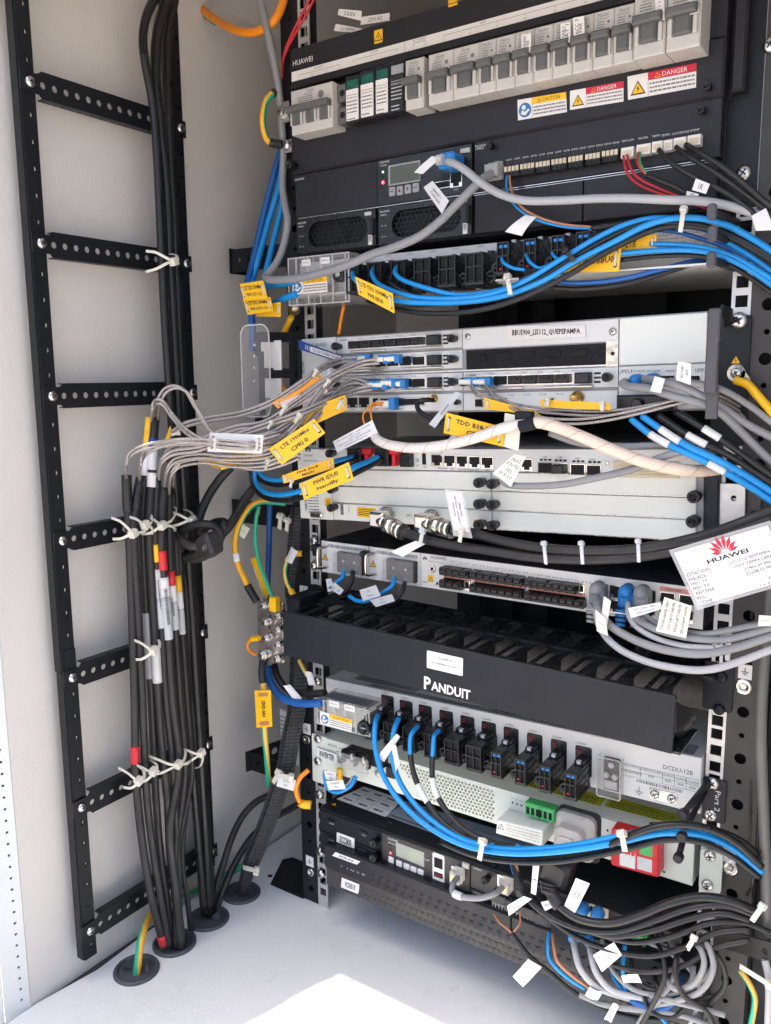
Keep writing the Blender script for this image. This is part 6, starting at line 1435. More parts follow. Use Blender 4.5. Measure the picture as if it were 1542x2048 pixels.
# ================================================================ two dark recorders with scale-pattern fronts
for k, (p0, p1, hv, nm, lab) in enumerate((((645, 1688), (960, 1810), 30, 'VCN 510', 'upper dark recorder with raised scale pattern and handwritten VCN 510 slip'), ((668, 1712), (980, 1842), 42, 'VCN510', 'lowest dark recorder with raised scale pattern and printed VCN510 strip'))):
    yk = (-36, -34)[k]; z1 = at(p0[0], p0[1], y=yk).z; g = Fr((at(648 if k == 0 else 651, p0[1], y=yk).x, yk, z1), (1, 0, 0), (0, 0, 1)); Wd = 440
    T = thing('video_recorder', lab, 'recorder', g.P(0, -hv/2), 'video recorders at the rack foot')
    m = MB('black_metal'); m.box(g, 0, -hv, Wd, 0, -200, -3, 1); part(m, 'housing', T)
    m = MB('slate_paint' if k == 0 else 'brown_paint'); m.rbox(g, 0, -hv, Wd, -.5, -3, 0, 2.5, 1); fr2 = part(m, 'front_panel', T)
    m = MB('slate_paint' if k == 0 else 'brown_paint'); m.smooth = True
    nr = 2 if k == 0 else 4
    for r_ in range(nr):
        for i in range(33 if k == 0 else 50):
            x = (70 if k == 0 else 50)+i*(11 if k == 0 else 7.7)+(3.8 if r_ % 2 else 0); y = -hv+6+r_*(8.4 if k == 0 else 8.6)
            if x > Wd-8 or (k == 1 and x < 95 and y > -22): continue
            m.smooth = False; c_ = [g.P(x+dx, y+dy, hz) for dx, dy, hz in ((-3.8, 2, .1), (-2, -2, .1), (0, -3.4, .1), (2, -2, .1), (3.8, 2, .1), (0, .6, 1.5))]; i0 = m.add(c_)
            for e in range(4): m.face((i0+e, i0+e+1, i0+5))
            m.face((i0+4, i0, i0+5))
    part(m, 'scale_relief', T, kind='stuff')
    if k == 0:
        q = Qd(*[g.W(u, v, .5) for u, v in ((671, 1704), (721, 1723), (714, 1729), (665, 1711))]); 
        m = MB('ink_white'); [m.text(g, s, *g.px(u, v, .2), w_, 2.2, .3) for s, u, v, w_ in (('O', 683, 1732, 2), ('A', 695, 1737, 2), ('PoE', 705, 1741, 5), ('D0', 716, 1745, 3.4), ('D1', 727, 1749, 3.4))]; part(m, 'lettering', T)
    else:
        m = MB('ink_white'); a, b = g.px(1225, 1938, 1.8); petals(m, g, a, b-6, 10, 1.7); a, b = g.px(1312, 1970, 1.8); m.text(g, 'HUAWEI', a, b, 34, 7, 1.7); part(m, 'lettering', T)
        q = Qd(*[g.W(u, v, .5) for u, v in ((684, 1755), (719, 1769), (717, 1788), (682, 1774))])
    m = MB('paper'); m.box(q, 0, 0, q.w, q.h, 0, .4); m.mat('ink'); m.text(q, '*'+nm, q.w/2, q.h/2, q.w*.6, q.h*.55, .55); part(m, 'name_strip', T)
for u, v in ((638, 1590), ): pass
# ================================================================ black cables on the wall ladder
XW = -104.0
def wpts(l, x=XW, dx=0): return [(u, v, 0, x+dx) for u, v in l]
G1 = 'thick black feeder cables down the ladder'
for pts, x, wd, lab in (
    ([(318, -20), (294, 30), (286, 75), (291, 130), (306, 210), (315, 330), (322, 480), (330, 650), (340, 800), (352, 1000), (364, 1200), (376, 1400), (386, 1550), (398, 1700), (408, 1828)], -94, 17, 'thick black cable bulging leftmost at the top of the ladder'),
    ([(340, -20), (316, 60), (311, 150), (320, 250), (333, 380), (340, 520), (347, 650), (355, 800), (368, 1000), (382, 1200), (394, 1400), (404, 1560), (412, 1700), (417, 1830)], -96, 20, 'middle thick black cable running the full height of the ladder'),
    ([(352, -20), (334, 80), (337, 250), (346, 420), (353, 560), (362, 750), (374, 1000), (390, 1250), (402, 1450), (414, 1650), (424, 1832)], -104, 20, 'thick black cable lying against the right ladder rail')):
    cable(wpts(pts, x), wd, 'black_pvc', lab, group=G1, k=5)
# thinner bundle: (top, ..., grommet)
def bundle(lab, pts, wd, sl=(), x=-92, m='black_rubber'): return cable(wpts(pts, x), wd*1.13, m, lab, group='black cables bundled into the second grommet', k=6, sleeves=sl, name='cable')
bundle('leftmost black cable of the lower bundle, marked with a red sleeve at its lower part', [(253, 950), (254, 990), (258, 1060), (263, 1200), (268, 1350), (270, 1450), (272, 1560), (284, 1680), (302, 1790), (328, 1892)], 15, [(.0, .07, 'black_plastic', 1.2, 'heat_shrink'), (.535, .57, 'red_plastic'), (.97, .995, 'red_plastic')])
bundle('second black cable from the left in the bundle, clear shrink tube at its top', [(281, 955), (275, 990), (268, 1060), (275, 1200), (283, 1350), (288, 1480), (294, 1600), (306, 1700), (322, 1800), (338, 1890)], 14, [(.0, .06, 'black_plastic', 1.2, 'heat_shrink')], x=-88)
bundle('third black cable in the bundle under the white and yellow upper sleeve', [(300, 835), (296, 880), (290, 940), (285, 1050), (291, 1200), (300, 1350), (306, 1470), (312, 1600), (322, 1720), (334, 1800), (345, 1895)], 14, [(0, .06, 'yellow_sleeve'), (.06, .1, 'paper'), (.34, .46, 'device_grey')], x=-94)
bundle('fourth black cable with a blue and two white sleeves at its head', [(311, 835), (307, 880), (304, 950), (298, 1050), (305, 1200), (314, 1350), (322, 1480), (335, 1600), (340, 1700), (352, 1800), (352, 1895)], 15, [(.035, .055, 'navy_print'), (.055, .09, 'paper'), (.095, .12, 'paper'), (.40, .47, 'pe_foam')], x=-86)
bundle('black cable with a yellow marker over a long clear label', [(314, 955), (312, 1000), (309, 1060), (313, 1130), (322, 1250), (332, 1400), (345, 1530), (352, 1650), (358, 1780), (356, 1892)], 13, [(0, .02, 'black_plastic', 1.2, 'heat_shrink'), (.13, .165, 'yellow_sleeve'), (.18, .24, 'pe_foam'), (.24, .30, 'nylon_grey')], x=-84)
bundle('black cable with a red marker over white and a long barcode label', [(328, 975), (324, 1020), (322, 1080), (325, 1130), (335, 1250), (345, 1400), (358, 1530), (340, 1660), (352, 1780), (362, 1893)], 15, [(.125, .165, 'red_plastic'), (.18, .22, 'paper'), (.22, .31, 'nylon_grey')], x=-80)
bundle('black cable with the lower red marker above a white sleeve', [(338, 985), (338, 1050), (341, 1140), (350, 1250), (360, 1400), (370, 1530), (362, 1620), (350, 1700), (356, 1800), (366, 1893)], 13, [(.16, .19, 'red_plastic'), (.19, .225, 'paper'), (.225, .285, 'nylon_grey')], x=-84)
bundle('black cable with the lower yellow marker, right side of the bundle', [(345, 985), (350, 1060), (355, 1150), (364, 1260), (374, 1400), (384, 1540), (375, 1600), (358, 1690), (348, 1790), (372, 1892)], 11, [(.17, .205, 'yellow_sleeve'), (.205, .24, 'paper'), (.24, .295, 'nylon_grey')], x=-90)
bundle('thin black cable on the right edge of the bundle without any marker', [(341, 975), (356, 1090), (372, 1200), (378, 1350), (388, 1500), (372, 1620), (364, 1720), (376, 1810), (384, 1880)], 10, x=-96)
# printing on the long labels
def lbl_print(u0, v0, u1, v1, x, wd, lab_parent):
    p0 = at(u0, v0, x=x); p1 = at(u1, v1, x=x); f = Fr(p0, p1-p0, V((0, 1, 0))); m = MB('ink'); L = (p1-p0).length
    m.bars(f, 0, -wd, L, wd, 0, .9, seed=int(u0)); return m
for (u0, v0, u1, v1, x, wd, nm) in ((331, 1178, 338, 1250, -73.5, 2.2, 'red marker over white'), (344, 1195, 348, 1232, -78.6, 1.4, 'lower red marker'), (316, 1160, 322, 1218, -79.2, 1.0, 'yellow marker over'), (356, 1212, 359, 1240, -85.6, .8, 'lower yellow marker')):
    par = [o for o in bpy.data.objects if nm in o.get('label', '')][0]; part(lbl_print(u0, v0, u1, v1, x, wd, par), 'barcode', par)
# plastic ties holding the bundle
TG = 'nylon ties on the ladder bundle'
for u, v, e, lab in ((348, 523, ((312, 505), (312, 538), (352, 510)), 'nylon tie with a small square head across the ladder rail beside the second rung'),
    (267, 1067, ((241, 1043), (243, 1077), (300, 1049)), 'nylon tie on the two leftmost cables at the fourth rung'),
    (291, 1050, ((272, 1038), (304, 1033), (305, 1066)), 'nylon tie crossing the second and third cable at the fourth rung'),
    (325, 1051, ((300, 1066), (353, 1020), (352, 1060), (305, 1038)), 'broad nylon tie with long raised tail, middle of the fourth rung'),
    (385, 1040, ((355, 1028), (354, 1050), (381, 1024)), 'nylon tie on the right ladder rail above the coiled cable'),
    (308, 1301, ((282, 1286), (284, 1318), (318, 1282)), 'nylon tie with upturned tail at the fifth rung'),
    (278, 1562, ((254, 1545), (262, 1576), (287, 1541)), 'lowest left nylon tie of the bundle at the sixth rung'),
    (307, 1543, ((286, 1536), (312, 1528), (290, 1562), (318, 1546)), 'nylon tie second from left at the sixth rung'),
    (357, 1529, ((313, 1518), (319, 1547), (370, 1499), (386, 1514)), 'wide nylon tie across the middle cables at the sixth rung'),
    (403, 1506, ((373, 1500), (372, 1526), (399, 1534)), 'nylon tie beside the right ladder rail at the sixth rung')):
    xtie(u, v, e, -74, lab, TG)

# ================================================================ armoured duplex patch cords
DG = 'steel armoured fibre patch cords'
def duplex(pts, lab, wd=6, gap=8, dirn=(0, 1), plug=None, ends=None, y2=0, g=DG):
    """two ribbed steel strands side by side; gap in photo px, dirn = offset direction on the picture"""
    c = ppt(pts[len(pts)//2]); t = thing('patch_cord', lab, 'fibre cable', c, g)
    for s in (-.5, .5):
        P = path([(p[0]+dirn[0]*gap*s, p[1]+dirn[1]*gap*s) + tuple(p[2:]) for p in pts], 9); m = MB('armour'); m.tube(P, wd/2*mmpx(P[len(P)//2]), 8); part(m, 'strand', t)
    if plug:
        for (u, v, y) in plug:
            f = Fr(at(u, v, y=y), (1, 0, 0), (0, 0, 1)); m = MB('paper_cream'); m.box(f, -10, -2.4, 3.4, 2.6, -2, 4.5, 1.2); part(m, 'connector', t)
            m = MB('blue_connector'); m.box(f, 3.4, -4.6, 9.5, 4.6, -4, 4, .8); m.box(f, -4, 2.6, 4, 4.8, -1, 3, .5); part(m, 'blue_clip', t)
    return t
J = lambda y, *l: [(u, v, y) if len((u, v)) == 2 else None for u, v in l]
def mix(*l):
    """points (u, v, y): plain triples"""
    return list(l)
wy = lambda u, v, x=-84: at(u, v, x=x).y
# row 2 ports (v about 716), row 3 ports (v about 764)
duplex([(253, 952, wy(253, 952)), (253, 925, -225), (264, 906, -220), (300, 891, -215), (360, 882, -190), (430, 884, -176), (500, 889, -160), (540, 886, -130), (580, 874, -104), (620, 850, -90), (660, 800, -60), (700, 762, -34), (735, 768, -26)], 'armoured cord rising from the leftmost black cable and through the white plate', plug=[(780, 766, -22)])
duplex([(279, 956, wy(279, 956)), (282, 925, -210), (292, 906, -200), (330, 888, -190), (400, 884, -160), (470, 880, -130), (540, 868, -115), (600, 830, -90), (650, 790, -60), (705, 772, -30), (740, 770, -24)], 'armoured cord from the second black cable of the bundle', plug=[(798, 768, -21)])
duplex([(303, 838, wy(303, 838)), (305, 815, -190), (312, 804, -184), (326, 806, -180), (345, 832, -170), (372, 862, -176), (410, 884, -178), (470, 893, -170), (530, 890, -146), (560, 880, -120), (590, 850, -95), (640, 780, -70), (690, 735, -40), (745, 722, -26)], 'armoured cord looping over and dipping across the front of the white plate', wd=7, plug=[(786, 718, -22)])
duplex([(313, 836, wy(313, 836)), (316, 808, -180), (330, 782, -176), (352, 774, -172), (374, 785, -168), (395, 820, -160), (430, 868, -150), (500, 878, -128), (560, 866, -112)], 'armoured cord making the highest arch above the ladder rung', dirn=(.8, .6), wd=6)
duplex([(342, 868, -150), (370, 850, -145), (420, 838, -130), (480, 828, -115), (540, 806, -100), (600, 768, -80), (640, 738, -60), (680, 722, -36), (720, 718, -24)], 'upper pair of armoured cords running straight to the second slot row', wd=7, plug=[(728, 717, -22)])
duplex([(347, 930, wy(347, 930)), (330, 912, -160), (345, 898, -158), (400, 880, -150), (470, 856, -130), (530, 846, -110), (590, 806, -90), (660, 756, -60), (720, 728, -34), (760, 722, -24)], 'armoured cord passing just above the white plate to the second slot row', wd=7, plug=[(764, 719, -22)])
duplex([(318, 960, wy(318, 960)), (322, 925, -170), (345, 906, -165), (400, 897, -150), (470, 872, -130), (540, 848, -112), (600, 826, -96), (660, 800, -64), (710, 782, -34), (745, 775, -24)], 'armoured cord under the upper pair ending in the third slot row', plug=[(762, 770, -22)], wd=7)
duplex([(328, 978, wy(328, 978)), (334, 940, -165), (352, 920, -160), (400, 912, -150), (450, 916, -140), (520, 914, -122), (560, 900, -108), (600, 868, -95), (640, 820, -72), (690, 775, -40), (722, 770, -26)], 'lower armoured cord bending around the yellow plates', plug=[(742, 770, -22)], wd=6)
duplex([(338, 988, wy(338, 988)), (342, 950, -160), (360, 930, -156), (410, 922, -146), (470, 930, -130), (540, 926, -116), (580, 900, -104), (620, 850, -86), (670, 790, -52), (706, 765, -30)], 'lowest armoured cord of the bundle beneath the white plate', plug=[(716, 766, -22)], wd=6)
duplex([(346, 970, wy(346, 970)), (350, 935, -158), (372, 915, -152), (430, 905, -140), (500, 906, -126), (560, 880, -112), (610, 830, -90), (660, 770, -58), (700, 735, -34)], 'armoured cord hidden behind the others below the blue tag', plug=[(702, 720, -24)], wd=6)
duplex([(470, 930, -128), (520, 936, -118), (560, 928, -110), (600, 912, -100)], 'short visible loop of armoured cord beneath the yellow plates', wd=6, dirn=(0, 1))
# right hand cords
duplex([(941, 768, -20), (952, 785, -30), (985, 800, -34), (1040, 814, -36), (1110, 823, -38), (1190, 827, -38), (1260, 821, -38), (1330, 808, -38), (1400, 798, -34), (1440, 800, -24), (1470, 822, -10), (1490, 840, -4)], 'armoured cord sweeping right beneath the two long yellow plates', plug=[(938, 764, -20)], wd=6, gap=8)
duplex([(968, 768, -20), (985, 790, -32), (1030, 815, -44), (1080, 838, -46), (1150, 843, -46), (1215, 836, -44), (1290, 820, -42), (1370, 800, -40), (1430, 794, -34), (1480, 818, -14)], 'armoured cord dipping lower behind the beige wrapped cable', plug=[(966, 764, -20)], wd=6, gap=9)

# ================================================================ plates hung on the cords
YG = 'yellow marker plates on the left cords'
tag((-166, -150, -150, -166), ((421, 865), (528, 870), (524, 907), (416, 903)), [], 'blank white plate tied on the steel cords left of the radio unit', m='paper', th=1.2)
tag((-142, -122, -122, -142), ((538, 898), (629, 838), (651, 866), (564, 930)), ['LTE 1900Mhz', 'CPRI 0'], 'yellow plate reading LTE 1900Mhz CPRI 0', tall=.22, hw=.62)
tag((-100, -64, -64, -100), ((545, 806), (632, 746), (645, 756), (556, 818)), [], 'slim orange-yellow plate seen edge-on above the pink tinted plate', m='orange_print', group=YG)
tag((-96, -62, -62, -96), ((560, 806), (650, 770), (655, 786), (568, 826)), [], 'translucent pinkish wrap plate on the steel cords', m='wrap', holes=None, th=3)
tag((-92, -54, -54, -92), ((590, 826), (690, 790), (694, 820), (600, 862)), [], 'yellow plate behind the crossing steel cords', group=YG)
tag((-108, -96, -96, -108), ((524, 850), (600, 820), (604, 838), (528, 858)), [], 'small yellow plate above the white one', group=YG)
tag((-132, -112, -112, -132), ((437, 908), (536, 898), (540, 915), (443, 940)), ['CPRI'], 'yellow plate twisted under the white one with a corner hanging', hw=.3)
tag((-118, -108, -108, -118), ((392, 918), (470, 930), (520, 936), (430, 936)), [], 'long thin yellow plate lowest in the left cord bundle', holes=None, group=YG)
tag((-150, -150, -150, -150), ((331, 880), (341, 852), (344, 862), (336, 900)), [], 'narrow yellow plate edge beside the bundle heads', holes=None, group=YG)
tag((-102, -88, -88, -102), ((565, 951), (667, 915), (669, 936), (568, 967)), ['PWR IDU0', 'MAIN'], 'yellow plate reading PWR IDU0 MAIN', hw=.42, tall=.26)
tag((-114, -96, -96, -114), ((601, 968), (698, 924), (708, 959), (609, 1000)), ['PWR IDU0', 'StandBy'], 'yellow plate reading PWR IDU0 StandBy', hw=.5, tall=.24)
tag((-70, -70, -70, -70), ((711, 553), (786, 587), (790, 627), (718, 589)), ['LTE TDD 3500Mhz', 'PWR RRU0'], 'yellow plate reading LTE TDD 3500Mhz PWR RRU0', hw=.74, tall=.24)
tag((-44, -44, -44, -44), ((1124, 511), (1244, 490), (1238, 543), (1118, 546)), ['LTE PWR BBU0'], 'yellow plate reading PWR BBU0 behind the blue cables', hw=.8, tall=.3)
tag((-38, -38, -38, -38), ((1215, 480), (1314, 469), (1312, 498), (1212, 508)), ['LTE'], 'yellow plate right of and behind the one reading BBU0', hw=.2, tall=.4, holes='r')
tag((-52, -52, -52, -52), ((790, 588), (860, 594), (880, 602), (800, 600)), [], 'thin orange plate edge beneath the upper blue cables', holes=None)
tag((-60, -60, -60, -60), ((480, 568), (527, 561), (536, 597), (489, 602)), ['LTE TDD 3500Mhz', 'PWR DCDU_0(-)'], 'upper of two stacked yellow plates reading PWR DCDU_0', hw=.74, tall=.26)
tag((-56, -56, -56, -56), ((487, 599), (541, 594), (548, 622), (496, 630)), ['LTE TDD 3500Mhz', 'PWR DCDU_1(-)'], 'lower stacked yellow plate reading PWR DCDU_1', hw=.74, tall=.26)
tag((-48, -48, -48, -48), ((515, 612), (562, 604), (562, 634), (514, 633)), [], 'blank yellow plate behind the two stacked ones')
tag((-62, -62, -62, -62), ((893, 825), (1010, 855), (1006, 893), (888, 866)), ['TDD B38-39', 'GPS'], 'yellow plate reading TDD B38 GPS', hw=.62, tall=.24)
tag((-42, -42, -42, -42), ((968, 795), (1070, 822), (1084, 832), (972, 818)), [], 'left long yellow plate under the slot cards, slanting down', tall=.2)
tag((-42, -42, -42, -42), ((1080, 799), (1219, 806), (1222, 820), (1084, 815)), [], 'right long yellow plate with two white ties under the slot cards')
tag((-24, -24, -24, -24), ((501, 1117), (519, 1113), (543, 1179), (532, 1201)), [], 'narrow yellow plate tied beside the thin earth wire', holes='both', tall=.2)
tag((-62, -62, -62, -62), ((510, 1381), (542, 1380), (545, 1453), (514, 1455)), [], 'upright yellow plate reading HW GND', holes=None)
o2 = [o for o in bpy.data.objects if o.get('label') == 'upright yellow plate reading HW GND'][0]; q = QP(-62.9, (510, 1381), (542, 1380), (545, 1453), (514, 1455)); m = MB('ink'); m.text(q, '*HW GND', q.w/2, q.h*.5, q.h*.44, q.w*.24, .3, math.pi/2); part(m, 'lettering', o2)
for s_ in (.1, .88): m = MB('brown_pvc'); m.rbox(q, q.w*.2, q.h*s_-2, q.w*.8, q.h*s_+2, .2, .9, 1.6); part(m, 'tie_strap', o2)
q = QP(-60, (588, 679), (600, 684), (602, 694), (588, 690))
tag((-26, -20, -20, -26), ((598, 680), (696, 716), (690, 728), (600, 699)), ['|||||||||||||||||'], 'dark blue strap plate with a white barcode at the left of the baseband unit', m='navy_print', holes=None, ink='paper', hw=.7, tall=.5, th=1.5)
q = QP((-28.2, -23, -23, -28.2), (622, 693), (682, 713), (680, 722), (621, 703)); par = [o for o in bpy.data.objects if 'dark blue strap' in o.get('label', '')][0]
m = MB('paper'); m.box(q, 0, 0, q.w, q.h, 0, .4); m.mat('ink'); m.bars(q, 2, 1, q.w-2, q.h*.6, .5, .9, seed=9); m.fake(q, 2, q.h*.72, q.w-2, q.h*.86, .5, 4); part(m, 'barcode_label', par)
# small nylon heads on the cords
for u, v, y, a_, w_, h_, lb in ((430, 890, -180, 85, 6, 26, 'tie across the left end of the white plate'), (514, 892, -164, 85, 6, 26, 'tie across the right end of the white plate'), (652, 768, -70, 50, 6, 22, 'tie over the translucent pink plate'), (565, 822, -104, 60, 8, 26, 'large tie head left end of the pink plate'), (594, 838, -100, 55, 8, 24, 'tie head between the two yellow plates'), (539, 852, -112, 60, 7, 20, 'tie head on the small yellow plate'), (629, 748, -66, 60, 7, 18, 'tie head on the orange edge-on plate'), (678, 812, -64, 60, 7, 20, 'tie head right end of the yellow plate behind the cords'), (533, 930, -112, 70, 8, 24, 'big tie head beneath the lowest armoured cords'), (582, 968, -96, 80, 7, 18, 'tie head under the plate PWR IDU0 MAIN'), (350, 868, -158, 10, 6, 20, 'tie near the heads of the black bundle')):
    tie(u, v, y-4, a_, w_*.8, h_*.7, lb, 0, group='nylon tie heads on the left cords')
for u, v, y in ((1095, 806, -46), (1204, 814, -46)):
    tie(u, v, y, 90, 7, 14, 'tie head at the %s end of the right long yellow plate' % ('left' if u < 1100 else 'right'), 0, group='tie heads on the right long plate')

# ================================================================ upper blue and black power cables
BG, KG = 'blue power cables of the upper distribution unit', 'black power cables of the upper distribution unit'
cable([(706, 541, -34), (708, 556, -46), (730, 574, -50), (790, 600, -56), (870, 606, -58), (950, 602, -58), (1020, 588, -58), (1090, 560, -58), (1150, 524, -56), (1220, 488, -54), (1290, 452, -50), (1345, 437, -46), (1400, 437, -40), (1450, 449, -34), (1500, 474, -30), (1550, 506, -30)], 12, 'blue_pvc', 'long blue cable swooping lowest in front and over the rail at upper right', group=BG)
cable([(750, 535, -34), (744, 548, -46), (760, 570, -52), (820, 592, -56), (900, 597, -58), (980, 588, -58), (1050, 562, -58), (1120, 520, -56), (1190, 478, -52), (1255, 448, -48), (1320, 436, -42), (1380, 446, -34), (1430, 470, -28), (1500, 512, -24), (1550, 548, -24)], 11, 'blue_pvc', 'blue cable from the second fuse plug passing behind the long one', group=BG)
cable([(797, 530, -34), (790, 545, -46), (806, 560, -50), (860, 578, -54), (920, 590, -55), (1000, 580, -55), (1060, 556, -54), (1110, 530, -52)], 10, 'blue_pvc', 'blue cable from the third fuse plug joining the bundle', group=BG)
cable([(1003, 516, -40), (1008, 526, -48), (1026, 536, -50), (1050, 540, -50)], 7, 'blue_pvc', 'short thin blue wire out of the seventh fuse plug', group=BG)
cable([(1052, 510, -40), (1060, 524, -48), (1078, 536, -50), (1100, 530, -50)], 7, 'blue_pvc', 'short thin blue wire out of the eighth fuse plug', group=BG)
cable([(1104, 505, -40), (1112, 516, -46), (1130, 520, -48)], 7, 'blue_pvc', 'short thin blue wire out of the ninth fuse plug', group=BG)
cable([(1300, 488, -38), (1360, 490, -38), (1420, 498, -36), (1480, 520, -30), (1550, 562, -28)], 11, 'blue_pvc', 'blue cable leaving the right yellow plate toward the right edge', group=BG)
cable([(1236, 507, -42), (1300, 502, -42), (1370, 500, -40), (1430, 508, -36), (1490, 534, -30), (1550, 574, -28)], 11, 'blue_pvc', 'blue cable leaving the plate BBU0 toward the right edge', group=BG)
cable([(1090, 560, -44), (1150, 566, -40), (1230, 560, -36), (1310, 542, -30), (1380, 524, -24), (1420, 518, -16)], 10, 'blue_deep', 'shaded blue cable low behind the yellow plates', group=BG)  # shade is put into this cable's colour by the darker blue
cable([(1260, 460, -30), (1340, 462, -30), (1410, 480, -26), (1470, 502, -24), (1550, 545, -22)], 9, 'blue_deep', 'shaded blue cable between the black ones at upper right', group=BG)  # darker blue again carries the shade between the black cables
cable([(775, 553, -34), (782, 568, -48), (820, 588, -52), (880, 602, -54), (940, 600, -54)], 11, 'black_pvc', 'black cable starting beside the third fuse plug', group=KG)
cable([(735, 600, -46), (790, 618, -52), (860, 627, -56), (930, 624, -58), (1000, 610, -58), (1070, 584, -58), (1140, 548, -57), (1200, 512, -55), (1260, 480, -50), (1320, 456, -44), (1380, 452, -38), (1440, 466, -32), (1500, 496, -28), (1550, 526, -28)], 12, 'black_pvc', 'lowest long black cable sagging under the blue ones at the top', group=KG)
cable([(940, 598, -54), (1010, 586, -55), (1080, 556, -54), (1150, 514, -52), (1215, 478, -50), (1280, 450, -46), (1340, 446, -42), (1400, 450, -36), (1460, 470, -30), (1520, 500, -28), (1550, 520, -28)], 12, 'black_pvc', 'black cable sandwiched between two blue ones at the top', group=KG)
cable([(1040, 560, -50), (1110, 528, -50), (1170, 492, -48), (1230, 462, -44), (1300, 446, -40), (1350, 440, -34)], 11, 'black_pvc', 'black cable behind the upper blue one near the middle', group=KG)
cable([(1100, 574, -44), (1160, 578, -40), (1240, 570, -34), (1310, 552, -28), (1380, 530, -22), (1430, 520, -14)], 10, 'black_pvc', 'shaded black cable low beneath the yellow plates', group=KG)
cable([(1240, 520, -38), (1320, 512, -36), (1400, 512, -32), (1460, 530, -26), (1550, 590, -22)], 10, 'black_rubber', 'faded black cable under the two right blue ones', group=KG)
tie(1364, 442, -54, 82, 9, 44, 'nylon tie upright on the blue and black cables at upper right', 0)
tie(1018, 572, -66, 100, 9, 34, 'nylon tie with round head under the upper blue cables', 8, tang=-60)
tie(1140, 512, -62, 130, 9, 26, 'dark tie across the upper cables near the plates', 0, m='black_plastic')
# earth and wires at upper left
cable([(372, -20, 20), (400, 14, 10), (432, 40, 0), (470, 60, -10), (505, 65, -14), (538, 52, -14), (556, 30, -10), (566, 4, -4), (570, -14, 0)], 17, 'orange_pvc', 'orange tube hanging in a loop at the top left of the rack')
cable([(370, -14, 22), (398, 22, 12), (430, 47, 2)], 8, 'green_pvc', 'green wire edge behind the orange tube')
cable([(516, -20, -20), (530, 40, -20), (543, 100, -18), (555, 160, -12), (562, 220, -6), (567, 300, -4), (565, 370, -8), (570, 410, -14), (575, 440, -20), (570, 480, -26), (556, 520, -34), (538, 545, -44), (531, 555, -50), (545, 560, -58), (600, 556, -66), (650, 544, -70), (700, 528, -72), (740, 510, -70), (790, 494, -66), (840, 472, -62), (880, 442, -58), (910, 412, -54), (940, 382, -50), (965, 358, -42), (992, 344, -26)], 15, 'grey_pvc', 'long grey data cable down the left side and back up to the alarm module port')
cable([(890, 322, -36), (906, 326, -44), (930, 340, -48), (960, 364, -50), (1000, 388, -52), (1050, 401, -52), (1120, 401, -50), (1200, 397, -50), (1270, 397, -50), (1340, 400, -48), (1400, 402, -44), (1450, 410, -38), (1500, 424, -34), (1530, 436, -32)], 17, 'light_grey_pvc', 'pale grey data cable from the blue plug running right across the black panels')
f = Fr(at(900, 322, y=-34), (1, 0, 0), (0, 0, 1)); T = thing('network_plug', 'blue booted network plug in the screen module', 'network plug', f.o); m = MB('blue_connector'); m.rbox(f, -10, -8, 9, 7, -12, 8, 4, 2); part(m, 'boot', T); m = MB('clear_haze'); m.box(f, -8, -5, -1, 4, 8, 14, 1); part(m, 'plug_tip', T)
f = Fr(at(990, 342, y=-24), (1, 0, 0), (0, 0, 1)); T = thing('network_plug', 'clear network plug on the grey cable in the alarm module', 'network plug', f.o); m = MB('clear_haze'); m.box(f, -7, -6, 7, 5, -5, 9, 1); part(m, 'boot', T)
flag((-40, -44, -44, -40), ((829, 345), (864, 312), (884, 316), (846, 348)), [], 'curled blank white flag beside the small screen')
flag((-60, -54, -54, -60), ((847, 375), (865, 362), (898, 402), (884, 428)), ['', ''], 'white flag reading AACC 1 COM OUT on the grey cable')
q = QP((-60.8, -54.8, -54.8, -60.8), (847, 375), (865, 362), (898, 402), (884, 428)); par = [o for o in bpy.data.objects if 'AACC 1 COM OUT' in o.get('label', '')][0]; m = MB('ink'); m.text(q, 'AACC 1', q.w*.6, q.h*.5, q.h*.5, 3.4, .3, -math.pi/2+.0) if False else None
m.text(q, 'AACC 1', q.w*.62, q.h*.55, q.h*.44, q.w*.19, .3, -math.pi/2); m.text(q, 'COM OUT', q.w*.3, q.h*.5, q.h*.5, q.w*.19, .3, -math.pi/2); part(m, 'lettering', par)
cable([(562, 184, -6), (545, 188, -14), (532, 205, -18), (526, 232, -20), (527, 258, -18), (535, 280, -14), (548, 287, -10), (566, 289, -8)], 13, 'earth_pvc', 'green and yellow earth loop between two bolts beside the breakers', sleeves=[(0, .12, 'black_rubber', 1.3, 'heat_shrink'), (.8, 1, 'black_rubber', 1.3, 'heat_shrink')], cat='earth cable')
T = thing('earth_bolt', 'upper earth bolt with washers left of the three-pole breaker', 'bolt', at(565, 228, y=-10), 'earth bolts beside the breakers'); f = Fr(at(566, 226, y=-8), (1, 0, 0), (0, 0, 1)); bolt(f, 0, 0, 6.5, T, 0); m = MB('busbar'); m.box(f, -5, -10, 8, 12, -3, -.5, .5); part(m, 'lug', T)
T = thing('earth_bolt', 'lower earth bolt below the three-pole breaker', 'bolt', at(573, 290, y=-10), 'earth bolts beside the breakers'); f = Fr(at(573, 290, y=-8), (1, 0, 0), (0, 0, 1)); screw(f, 0, 0, 5.8, T, 0, name='bolt_head'); m = MB('busbar'); m.box(f, -7, -8, 7, 6, -3, -.5, .5); part(m, 'lug', T)
for dx, lb in ((0, 'left'), (9, 'right')):
    cable([(628+dx, -20, -14), (606+dx, 24, -12), (585+dx*.7, 66, -10), (571+dx*.3, 100, -6), (565, 130, -2), (566, 190, 6)], 5, 'red_pvc', '%s of two thin red wires beside the top of the left rail' % lb)
BL = 'blue cables down the left of the rack'
